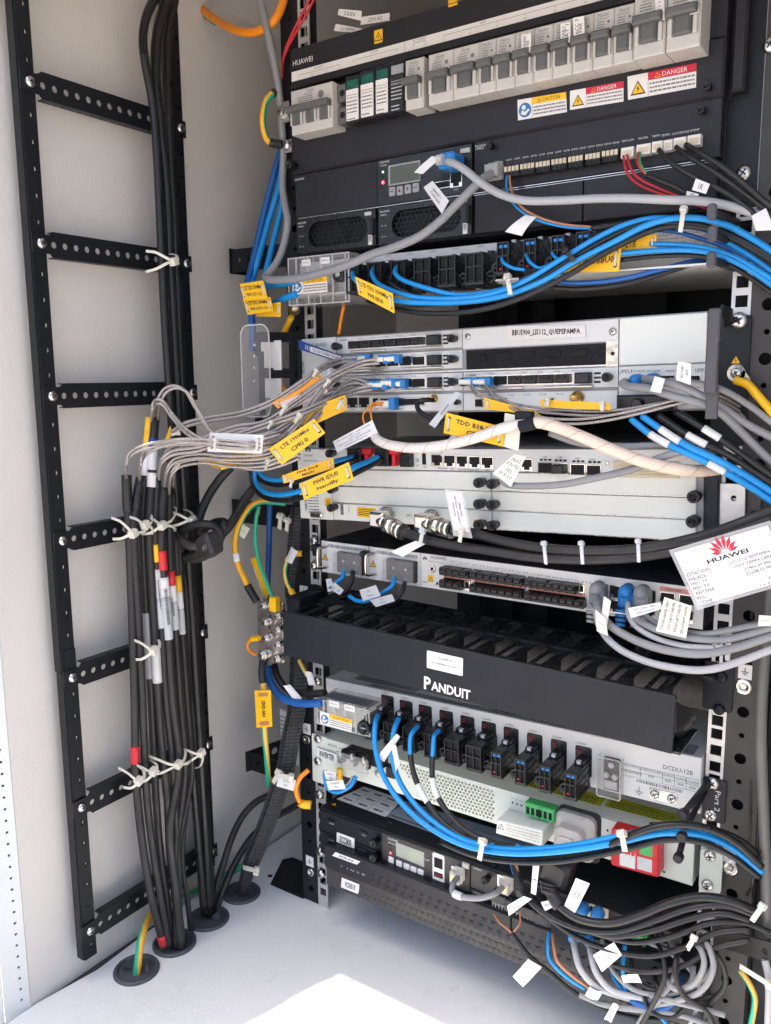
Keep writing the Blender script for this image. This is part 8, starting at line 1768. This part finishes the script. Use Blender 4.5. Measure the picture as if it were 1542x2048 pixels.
for i, (u, v, mm, lab) in enumerate(((1196, 1190, 'grey_boot', 'grey ribbed boot of the leftmost router plug'), (1254, 1196, 'blue_connector', 'blue ribbed boot of the router plug'), (1284, 1198, 'grey_boot', 'grey round boot right of the blue router plug'))):
    c = at(u, v, y=-22); T = thing('network_plug', lab, 'network plug', c, 'booted plugs in the router'); f = Fr(c, (1, 0, 0), (0, 0, 1))
    m = MB(mm); m.rbox(f, -7, -10, 7, 9, -8, 8, 4, 3); m.lathe(f, 0, 7, [(6.5, -4), (6.5, 6), (5, 10), (2, 11.5), (.1, 11.6)], 18); part(m, 'boot', T)
    for k in range(4): m = MB(mm); p0 = f.P(-1, -9-4*k, 10+1*k); m.tube([p0, p0+V((0, -.6, -2.6))], 6.2-.6*k, 14); part(m, 'boot_rib', T)
flag((-60,)*4, ((1208, 1192), (1222, 1202), (1214, 1252), (1202, 1240)), ['', ''], 'upper leaning white flag on the left router plug', m='paper_cream')
flag((-64,)*4, ((1191, 1219), (1212, 1238), (1216, 1272), (1194, 1262)), ['.'], 'lower leaning white flag on the left router plug', m='paper_cream')
flag((-62, -60, -60, -62), ((1256, 1216), (1322, 1204), (1324, 1218), (1262, 1236)), ['ITX CLARO PERU', '47ENG/0/2/20'], 'curved white flag printed CLARO PERU over the blue boot', hw=.7, tall=.22)
flag((-70,)*4, ((1329, 1194), (1384, 1212), (1372, 1276), (1312, 1262)), ['', '', '', ''], 'large cream flag with four lines of narrow print in front of the router', m='paper_cream')
q = QP(-70.6, (1329, 1194), (1384, 1212), (1372, 1276), (1312, 1262)); par = [o for o in bpy.data.objects if 'four lines of narrow print' in o.get('label', '')][0]; m = MB('ink')
for k, s in enumerate(('ITX-PRONATEL PERU', '0/2/27 GAB TX SHELTER', 'RTR GE3 GAB TX SHELTER', 'IDE 607508 PF 6650946')): m.text(q, s, q.w*(.16+.22*k), q.h*.52, q.h*.84, q.w*.1, .3, math.pi/2)
part(m, 'lettering', par)
flag((-60,)*4, ((1518, 1230), (1548, 1232), (1548, 1252), (1516, 1252)), ['.'], 'small cream flag at the right edge beside the router cables', m='paper_cream')
# router power wires
for k, (pts, mm, lab) in enumerate((([(688, 1142, -20), (684, 1156, -26), (670, 1166, -30), (660, 1170, -30)], 'blue_pvc', 'short blue wire under the left router supply'), ([(706, 1142, -20), (704, 1160, -26), (694, 1180, -30), (684, 1188, -30)], 'black_pvc', 'short black wire under the left router supply'),
        ([(789, 1156, -20), (784, 1172, -28), (764, 1186, -34), (740, 1200, -36), (716, 1202, -36), (698, 1192, -34)], 'blue_pvc', 'blue wire looping under the right router supply'), ([(810, 1164, -20), (804, 1184, -28), (788, 1202, -34), (770, 1210, -36)], 'black_pvc', 'black wire looping under the right router supply'))):
    cable(pts, 9, mm, lab, group='supply wires of the router')
for c, lb in ((((652, 1158), (663, 1157), (668, 1180), (656, 1184)), 'small upright grey flag under the left router supply'), (((656, 1176), (670, 1165), (688, 1180), (680, 1190)), 'small slanted grey flag beside the upright one'), (((719, 1180), (752, 1170), (762, 1192), (726, 1202)), 'upper pale flag on the loop under the right router supply'), (((740, 1200), (784, 1188), (790, 1202), (752, 1214)), 'lower pale flag on the loop under the right router supply')):
    flag((-46,)*4, c, ['IDU', 'NEG(-)'], lb, m='nylon_grey', hw=.35, tall=.16)
# ================================================================ lower blue and black power cables
LB, LK = 'blue power cables of the lower distribution unit', 'black power cables of the lower distribution unit'
cable([(756, 1430, -46), (750, 1452, -60), (750, 1490, -66), (762, 1540, -72), (790, 1590, -78), (830, 1632, -84), (880, 1668, -88), (940, 1694, -90), (1010, 1706, -92), (1080, 1706, -92), (1160, 1698, -90), (1240, 1684, -84), (1310, 1668, -74), (1370, 1666, -62), (1420, 1676, -50), (1470, 1700, -40), (1525, 1745, -34)], 12, 'blue_pvc', 'front blue cable of the lower bundle from the first plug', group=LB)
cable([(798, 1436, -46), (788, 1462, -58), (784, 1510, -64), (798, 1560, -70), (828, 1606, -76), (868, 1644, -82), (920, 1676, -86), (990, 1696, -88), (1070, 1698, -88), (1150, 1690, -86), (1230, 1674, -80), (1300, 1660, -70), (1360, 1658, -58), (1412, 1668, -48), (1462, 1694, -38), (1520, 1736, -32)], 12, 'blue_pvc', 'blue cable of the lower bundle from the second plug', group=LB)
cable([(770, 1560, -70), (808, 1612, -76), (860, 1656, -82), (930, 1688, -86), (1010, 1700, -88), (1090, 1702, -88), (1180, 1690, -84), (1260, 1674, -76), (1320, 1662, -68), (1380, 1664, -56)], 11, 'blue_pvc', 'blue cable hidden between the two front ones', group=LB)
cable([(836, 1452, -46), (824, 1466, -58), (820, 1484, -62), (822, 1520, -64), (832, 1560, -68), (852, 1600, -74), (886, 1644, -80), (930, 1674, -82), (990, 1690, -84)], 9, 'blue_pvc', 'wire from the third plug, blue then black sleeved', group=LK, sleeves=[(.2, .98, 'black_rubber', 1.25, 'black_sleeve'), (.38, .5, 'paper', 1.35, 'marker_sleeve')])
cable([(878, 1460, -46), (868, 1474, -58), (866, 1500, -62), (864, 1540, -66), (870, 1580, -70), (892, 1620, -76), (930, 1660, -80), (980, 1684, -82), (1040, 1694, -84)], 9, 'blue_pvc', 'wire from the fourth plug, blue then black sleeved', group=LK, sleeves=[(.18, .98, 'black_rubber', 1.25, 'black_sleeve'), (.3, .42, 'paper', 1.35, 'marker_sleeve')])
cable([(880, 1684, -80), (950, 1712, -84), (1030, 1724, -86), (1110, 1724, -86), (1190, 1712, -84), (1270, 1694, -78), (1330, 1680, -70), (1400, 1684, -58), (1460, 1710, -44), (1520, 1756, -36)], 12, 'black_pvc', 'lower black cable under the blue bundle', group=LK)
cable([(940, 1706, -76), (1020, 1716, -78), (1100, 1715, -80), (1180, 1704, -78), (1260, 1690, -72), (1340, 1676, -64)], 11, 'black_pvc', 'inner black cable under the blue bundle', group=LK)
cable([(1220, 1690, -86), (1262, 1670, -84), (1320, 1652, -78), (1380, 1650, -68), (1430, 1662, -56), (1478, 1690, -46), (1524, 1734, -40)], 15, 'black_pvc', 'black cable arching over the top of the blue bundle', group=LK)
cable([(1300, 1650, -50), (1360, 1648, -46), (1420, 1656, -40), (1480, 1680, -34), (1530, 1720, -30)], 12, 'black_pvc', 'black cable behind the arch near the lower right rail', group=LK)
tie(962, 1702, -98, 80, 10, 36, 'nylon tie with hanging head on the lower blue bundle', 4)
tie(1247, 1686, -92, 100, 11, 34, 'nylon tie on the lower blue bundle before the red module', 0)
flag((-66, -66, -66, -66), ((792, 1468), (800, 1474), (768, 1524), (752, 1516)), [], 'long white flag twisted on the first two blue cables')
flag((-70, -70, -70, -70), ((782, 1486), (792, 1490), (800, 1528), (792, 1544)), [], 'white flag twisted on the second blue cable')
cable([(712, 1552, -24), (700, 1572, -32), (676, 1584, -36), (656, 1576, -36), (650, 1556, -32), (650, 1540, -28)], 9, 'blue_pvc', 'small blue wire loop under the inverter terminal block')
cable([(706, 1554, -22), (700, 1566, -28), (690, 1574, -30)], 8, 'nylon_grey', 'short grey wire under the inverter terminal block')
flag((-38,)*4, ((648, 1540), (672, 1546), (674, 1562), (652, 1558)), ['INVERTER', 'GND'], 'small white flag reading INVERTER GND', tall=.2, hw=.5)
flag((-42,)*4, ((652, 1562), (686, 1560), (692, 1578), (658, 1580)), ['INVERTER', 'PWR'], 'small white flag reading INVERTER PWR', tall=.2, hw=.5)
# mains cord and others at the lower right
KB = 'black cords gathered at the lower right'
P0 = [(1098, 1742, -60), (1098, 1764, -70), (1104, 1786, -80), (1120, 1812, -84), (1160, 1838, -84), (1220, 1846, -80), (1280, 1830, -74), (1340, 1806, -66), (1400, 1794, -56), (1460, 1802, -48), (1520, 1826, -40)]
cable(P0, 17, 'black_pvc', 'thick mains cord with ribbed boot below the white plug', group=KB, sleeves=[(0, .17, 'black_rubber', 1.7, 'boot')])
cable([(1036, 1756, -58), (1046, 1782, -66), (1070, 1810, -74), (1110, 1838, -80), (1170, 1860, -80), (1240, 1862, -76), (1310, 1840, -70), (1380, 1816, -60), (1450, 1810, -50), (1510, 1830, -42)], 14, 'black_pvc', 'black cord below and left of the mains cord', group=KB)
cable([(1072, 1790, -62), (1100, 1822, -72), (1150, 1850, -78), (1220, 1872, -78), (1300, 1862, -72), (1370, 1840, -62), (1440, 1826, -52), (1500, 1840, -44)], 13, 'black_pvc', 'lowest black cord of the lower right group', group=KB)
cable([(1230, 1856, -66), (1300, 1828, -62), (1370, 1808, -54), (1440, 1806, -46), (1500, 1822, -40)], 13, 'black_rubber', 'black cord with pale print just under the top one', group=KB)
cable([(1026, 1716, -50), (1032, 1740, -56), (1040, 1768, -62), (1062, 1800, -68), (1090, 1826, -72)], 17, 'black_rubber', 'short fat black sleeve taking thin blue and brown wires', group=KB)
cable([(1015, 1700, -48), (1022, 1726, -54), (1028, 1748, -58)], 6, 'blue_pvc', 'thin blue wire above the fat black sleeve', cat='wire'); cable([(1022, 1700, -48), (1030, 1722, -54), (1036, 1744, -58)], 6, 'brown_pvc', 'thin brown wire above the fat black sleeve', cat='wire')
T = thing('mains_connector', 'black moulded mains connector hanging under the blue bundle', 'mains connector', at(1110, 1735, y=-66)); f = Fr(at(1112, 1742, y=-70), (1, 0, -.25), (.25, 0, 1)); m = MB('black_rubber'); m.rbox(f, -14, -14, 14, 14, -14, 8, 5, 4); part(m, 'body', T)
for k in range(3): m = MB('black_rubber'); p0 = at(1099, 1762+8*k, y=-74-3*k); m.tube([p0, p0+V((0, -.8, -3))], 9-.6*k, 16); part(m, 'rib', T)
flag((-84,)*4, ((1152, 1756), (1180, 1767), (1146, 1834), (1124, 1822)), ['', ''], 'white flag reading VCN510 PWR in front of the two blue sockets')
q = QP(-84.6, (1152, 1756), (1180, 1767), (1146, 1834), (1124, 1822)); par = [o for o in bpy.data.objects if 'VCN510 PWR' in o.get('label', '')][0]; m = MB('ink'); m.text(q, 'VCN510', q.w*.4, q.h*.6, q.h*.3, q.w*.16, .3, math.pi/2); m.text(q, 'PWR', q.w*.68, q.h*.6, q.h*.16, q.w*.16, .3, math.pi/2); part(m, 'lettering', par)
flag((-76,)*4, ((1066, 1728), (1079, 1732), (1072, 1790), (1062, 1786)), ['.'], 'long upright white flag left of the mains connector')
flag((-78,)*4, ((1014, 1812), (1048, 1792), (1064, 1798), (1018, 1832)), [], 'curled white flag over the terminal rows')
flag((-78,)*4, ((1082, 1804), (1102, 1800), (1106, 1814), (1090, 1822)), ['PWR'], 'small white flag with handwritten PWR', hw=.6, tall=.4)
for i, (pts, mm, lb) in enumerate((([(988, 1828, -44), (1000, 1846, -52), (1018, 1860, -58), (1024, 1868, -60)], 'brown_pvc', 'left thin brown wire from the terminal rows'), ([(1040, 1822, -44), (1040, 1846, -52), (1030, 1860, -58), (1024, 1868, -60)], 'brown_pvc', 'right thin brown wire from the terminal rows'), ([(1022, 1836, -44), (1022, 1856, -54), (1024, 1868, -60)], 'black_pvc', 'thin black wire between the two brown ones'))): cable(pts, 4, mm, lb, cat='wire')
cable([(1023, 1866, -60), (1040, 1890, -62), (1062, 1916, -64), (1100, 1946, -64), (1140, 1980, -62), (1190, 2010, -60), (1260, 2034, -56), (1330, 2040, -50)], 11, 'black_rubber', 'black jacketed cable sagging below the recorders')
cable([(1098, 1864, -44), (1096, 1890, -54), (1100, 1920, -60), (1130, 1952, -62), (1170, 1978, -60)], 7, 'blue_pvc', 'blue wire hanging in front of the lower recorder', cat='wire'); cable([(1105, 1868, -44), (1108, 1894, -54), (1116, 1924, -60), (1150, 1956, -62), (1180, 1976, -60)], 7, 'brown_pvc', 'brown wire hanging in front of the lower recorder', cat='wire')
for i, (u, lb) in enumerate(((1146, 'left'), (1178, 'right'))):
    cable([(u, 1868+8*i, -46), (u+4, 1900+8*i, -60), (u+16, 1940+8*i, -68), (u+50, 1975+8*i, -66), (u+110, 1996, -60), (u+170, 2008, -56)], 13, 'light_grey_pvc', lb+' pale cable with blue collar hanging over the recorders', group='pale cables with blue collars', sleeves=[(0, .06, 'blue_connector', 1.7, 'collar')])
cable([(1250, 1890, -50), (1246, 1930, -58), (1248, 1965, -60), (1256, 1990, -58)], 9, 'blue_pvc', 'blue wire dropping from the green terminal at lower right', cat='wire')
flag((-72,)*4, ((1186, 1910), (1228, 1884), (1244, 1910), (1204, 1944)), ['ACCESS ACT', 'GH'], 'white flag reading ACCESS ACT at the lower right', hw=.7, tall=.14)
flag((-76,)*4, ((1242, 1952), (1276, 1948), (1284, 1966), (1248, 1966)), [], 'blank white flag on the dropping blue wire')
flag((-70,)*4, ((1026, 1952), (1056, 1918), (1084, 1934), (1046, 1974)), [], 'blank white flag hanging in front of the bright floor')
flag((-70,)*4, ((1180, 1972), (1206, 1984), (1196, 2000), (1170, 1990)), [], 'small blank white flag near the pale cables')
LG = 'pale grey loops at the lower right corner'
for i, pts in enumerate(([(1386, 1880, -50), (1402, 1900, -60), (1408, 1930, -66), (1390, 1966, -68), (1352, 1978, -66), (1330, 1956, -62)], [(1400, 1870, -46), (1420, 1900, -60), (1426, 1940, -66), (1404, 1980, -68), (1360, 2000, -66), (1310, 2010, -62)], [(1330, 1950, -56), (1344, 1974, -62), (1366, 1980, -62), (1384, 1960, -58), (1386, 1930, -52)], [(1300, 1990, -64), (1350, 2004, -66), (1400, 2016, -60), (1450, 2030, -54)])):
    cable(pts, 12, 'grey_pvc', ('inner', 'outer', 'smallest', 'lowest')[i]+' pale grey loop beside the right rail foot', group=LG)
cable([(1262, 2000, -60), (1290, 2014, -62), (1330, 2016, -60), (1356, 1990, -56), (1360, 1950, -50)], 14, 'blue_deep', 'blue cable curling at the bottom right')
cable([(1284, 1980, -62), (1300, 2020, -66), (1340, 2036, -64), (1372, 2010, -58), (1380, 1960, -50)], 9, 'black_pvc', 'black cable curling at the bottom right')
for i, (pts, wd, mm, lb) in enumerate((
    ([(1204, 1880, -44), (1210, 1910, -56), (1232, 1950, -62), (1270, 1980, -64), (1330, 1990, -62), (1390, 1970, -56), (1430, 1930, -46)], 10, 'grey_pvc', 'mid grey cable looping under the ACCESS ACT flag'),
    ([(1090, 1830, -66), (1150, 1872, -70), (1220, 1900, -70), (1300, 1912, -68), (1370, 1894, -62), (1430, 1866, -52), (1500, 1858, -42)], 12, 'black_pvc', 'fifth black cord drooping over the recorder logo'),
    ([(1180, 1890, -60), (1230, 1930, -66), (1300, 1944, -66), (1370, 1930, -62), (1430, 1896, -54), (1500, 1880, -44)], 11, 'black_rubber', 'sixth black cord lowest across the loops'),
    ([(1300, 1868, -44), (1322, 1900, -60), (1330, 1950, -68), (1310, 2000, -70), (1280, 2056, -68)], 10, 'black_pvc', 'black wire hanging straight through the loops'),
    ([(1360, 1890, -50), (1350, 1940, -70), (1366, 1990, -72), (1410, 2020, -66), (1430, 2060, -60)], 11, 'black_rubber', 'black cable falling in front of the grey loops'),
    ([(1262, 1905, -44), (1266, 1940, -56), (1290, 1972, -62), (1330, 1984, -60)], 8, 'black_pvc', 'thin black cable beside the green terminals'),
    ([(1310, 1935, -46), (1312, 1965, -58), (1334, 1996, -62), (1380, 2004, -58), (1430, 1990, -50)], 9, 'black_pvc', 'black cable below the lowest green terminal'),
    ([(1160, 1990, -62), (1210, 2010, -64), (1280, 2020, -64), (1360, 2030, -60), (1420, 2050, -54)], 12, 'grey_pvc', 'pale cable running lowest toward the right rail foot'),
    ([(1340, 1880, -40), (1352, 1910, -54), (1350, 1950, -60), (1326, 1990, -64), (1290, 2030, -64), (1270, 2060, -60)], 12, 'grey_pvc', 'grey cable dropping left of the right rail'),
    ([(1370, 1860, -40), (1396, 1884, -56), (1440, 1920, -56), (1450, 1970, -54), (1420, 2010, -54), (1400, 2060, -54)], 11, 'black_rubber', 'matt black cable crossing the right rail foot'),
    ([(1228, 1900, -40), (1222, 1930, -50), (1230, 1962, -58), (1262, 1996, -60), (1310, 2024, -60), (1340, 2056, -58)], 7, 'blue_pvc', 'thin blue cable in the lower right tangle'),
    ([(1280, 1880, -36), (1330, 1900, -48), (1380, 1940, -52), (1400, 1990, -52), (1380, 2050, -52)], 9, 'light_grey_pvc', 'thin pale cable arching over the tangle'),
    ([(1120, 1812, -64), (1180, 1858, -72), (1260, 1884, -72), (1340, 1874, -66), (1420, 1846, -54), (1490, 1846, -42), (1550, 1870, -36)], 12, 'black_pvc', 'fourth black cord running under the mains cord'))):
    cable(pts, wd, mm, lb, group='tangle of cables at the lower right')
flag((-72,)*4, ((1226, 2006), (1238, 2012), (1222, 2046), (1208, 2038)), [], 'white flag hanging at the bottom edge near the pale cables')
tie(1381, 1888, -62, 60, 9, 26, 'nylon tie on the grey loops at lower right', 6)
tie(1514, 1828, -52, 55, 10, 34, 'nylon tie gathering the black cords at the right rail', 6)
cable([(915, 1756, -40), (906, 1768, -54), (906, 1784, -60), (926, 1794, -62), (960, 1796, -60), (988, 1788, -54), (1004, 1776, -42)], 12, 'grey_pvc', 'short pale patch cable looping between two ports of the site controller', sleeves=[(.30, .42, 'paper', 1.3, 'label_sleeve')])
for u, v, lb in ((913, 1750, 'left'), (1010, 1770, 'right')):
    T = thing('network_plug', lb+' clear network plug of the short pale patch cable', 'network plug', at(u, v, y=-40)); f = Fr(at(u, v, y=-34), (1, 0, 0), (0, 0, 1)); m = MB('clear_haze'); m.box(f, -6, -8, 6, 5, -8, 6, 1.2); part(m, 'body', T); m = MB('brass'); [m.box(f, -4+1.3*k, -5, -3.4+1.3*k, 2, 6, 6.3) for k in range(7)]; part(m, 'contact', T, kind='stuff')

# ================================================================ things at the far right edge
cable([(1545, 1150, -20), (1536, 1250, -30), (1526, 1350, -34), (1522, 1480, -34), (1527, 1620, -32), (1532, 1760, -30), (1534, 1870, -28)], 22, 'grey_plastic', 'thick dark grey cable upright along the right edge')
for i, l in enumerate(([(1504, 1180, 10), (1508, 1400, 6), (1504, 1560, 4), (1500, 1700, 4), (1498, 1860, 8)], [(1536, 960, 0), (1520, 1100, 6), (1512, 1300, 8), (1516, 1500, 8), (1512, 1750, 8)], [(1546, 1500, 0), (1548, 1700, 0), (1544, 1900, 0)])):
    cable(l, 16, 'black_pvc', ('left', 'middle', 'right')[i]+' black cable upright behind the thick grey one', group='upright black cables at the right edge')
cable([(1494, 1790, -30), (1504, 1770, -34), (1512, 1730, -36), (1524, 1700, -34), (1534, 1660, -30)], 6, 'black_pvc', 'thin black wire curving beside the thick grey cable', cat='wire')
cable([(1470, 760, -14), (1496, 770, -16), (1516, 792, -18), (1550, 830, -20)], 18, 'yellow_sleeve', 'yellow earth sleeve with ring terminal at the right of the baseband unit', cat='earth cable')
T = thing('ring_terminal', 'silver ring terminal screwed right of the baseband unit guide arm', 'terminal', at(1470, 747, y=-6)); a, b = FR.px(1472, 746, 6); m = MB('nickel'); m.plate(FR, circ(a, b, 7.4, 20), [circ(a, b, 2.6)], 4, 5.4); m.prism(FR, [(a+3, b-2), (a+6, b+3), (a+14, b-9), (a+8, b-12)], 4, 5.4); part(m, 'ring', T); screw(FR, a, b, 4.6, T, 5.4)
cable([(1480, 1940, -30), (1500, 1970, -34), (1510, 2000, -34), (1500, 2060, -30)], 12, 'earth_pale', 'earth cable at the bottom right corner', cat='earth cable')
cable([(1530, 1920, -40), (1538, 1960, -44), (1536, 2060, -40)], 15, 'light_grey_pvc', 'pale cable at the bottom right corner')
tie(1508, 1950, -50, -32, 10, 66, 'long pale nylon tie slanting at the bottom right', 0)
for i, (u0, v0, u1, v1) in enumerate(((1440, 1262, 1446, 1340), (1452, 1268, 1456, 1320))):
    tie((u0+u1)/2, (v0+v1)/2, -30, 88, 6, v1-v0, ('left', 'right')[i]+' of two upright pale ties behind the router cables', 0, m='nylon_grey')
# ================================================================ tidy up: plain wording in the labels, no helper data left
PLAIN = (('large white flag printed ITX CLARO PERU GAB HUAWEI', 'large white flag with four printed lines beside the two thin orange fibres'),
    ('curved white flag printed CLARO PERU over the blue boot', 'curved white printed flag arching over the blue router boot'),
    ('upright white flag reading RECT CLARO ALM', 'upright white flag printed sideways on the grey alarm cables'),
    ('clear-edged white plate reading RTN 950A ODU SPARE', 'clear-edged white plate hanging by the right elbow connector, reading ODU SPARE'),
    ('light grey baseband unit with slim card slots and the printed strip BBU5900_LI5112_QUEPEPAMPA', 'light grey baseband unit with slim card slots and a printed strip ending QUEPEPAMPA'),
    ('lower light grey distribution unit printed DCDU-12B with ten black fuse plugs', 'lower light grey distribution unit with ten black fuse plugs, under the cable manager'),
    ('black one-unit site controller with SCC800 strip, small screen, four buttons and network ports', 'black slim site controller with small screen and four white buttons under the inverter'),
    ('upper dark recorder with raised scale pattern and handwritten VCN 510 slip', 'upper dark recorder with a slanted handwritten slip on its left end'),
    ('lowest dark recorder with raised scale pattern and printed VCN510 strip', 'lowest dark recorder with raised scale pattern and an upright printed strip'),
    ('white flag reading VCN510 PWR in front of the two blue sockets', 'white flag printed PWR in front of the two blue sockets'),
    ('white flag reading SCC800 GND on the amber wire', 'white flag reading GND on the amber wire'))
for o_ in list(bpy.data.objects):
    if '_r' in o_: del o_['_r']
    for a_, b_ in PLAIN:
        if o_.get('label') == a_: o_['label'] = b_
bpy.context.view_layer.update()
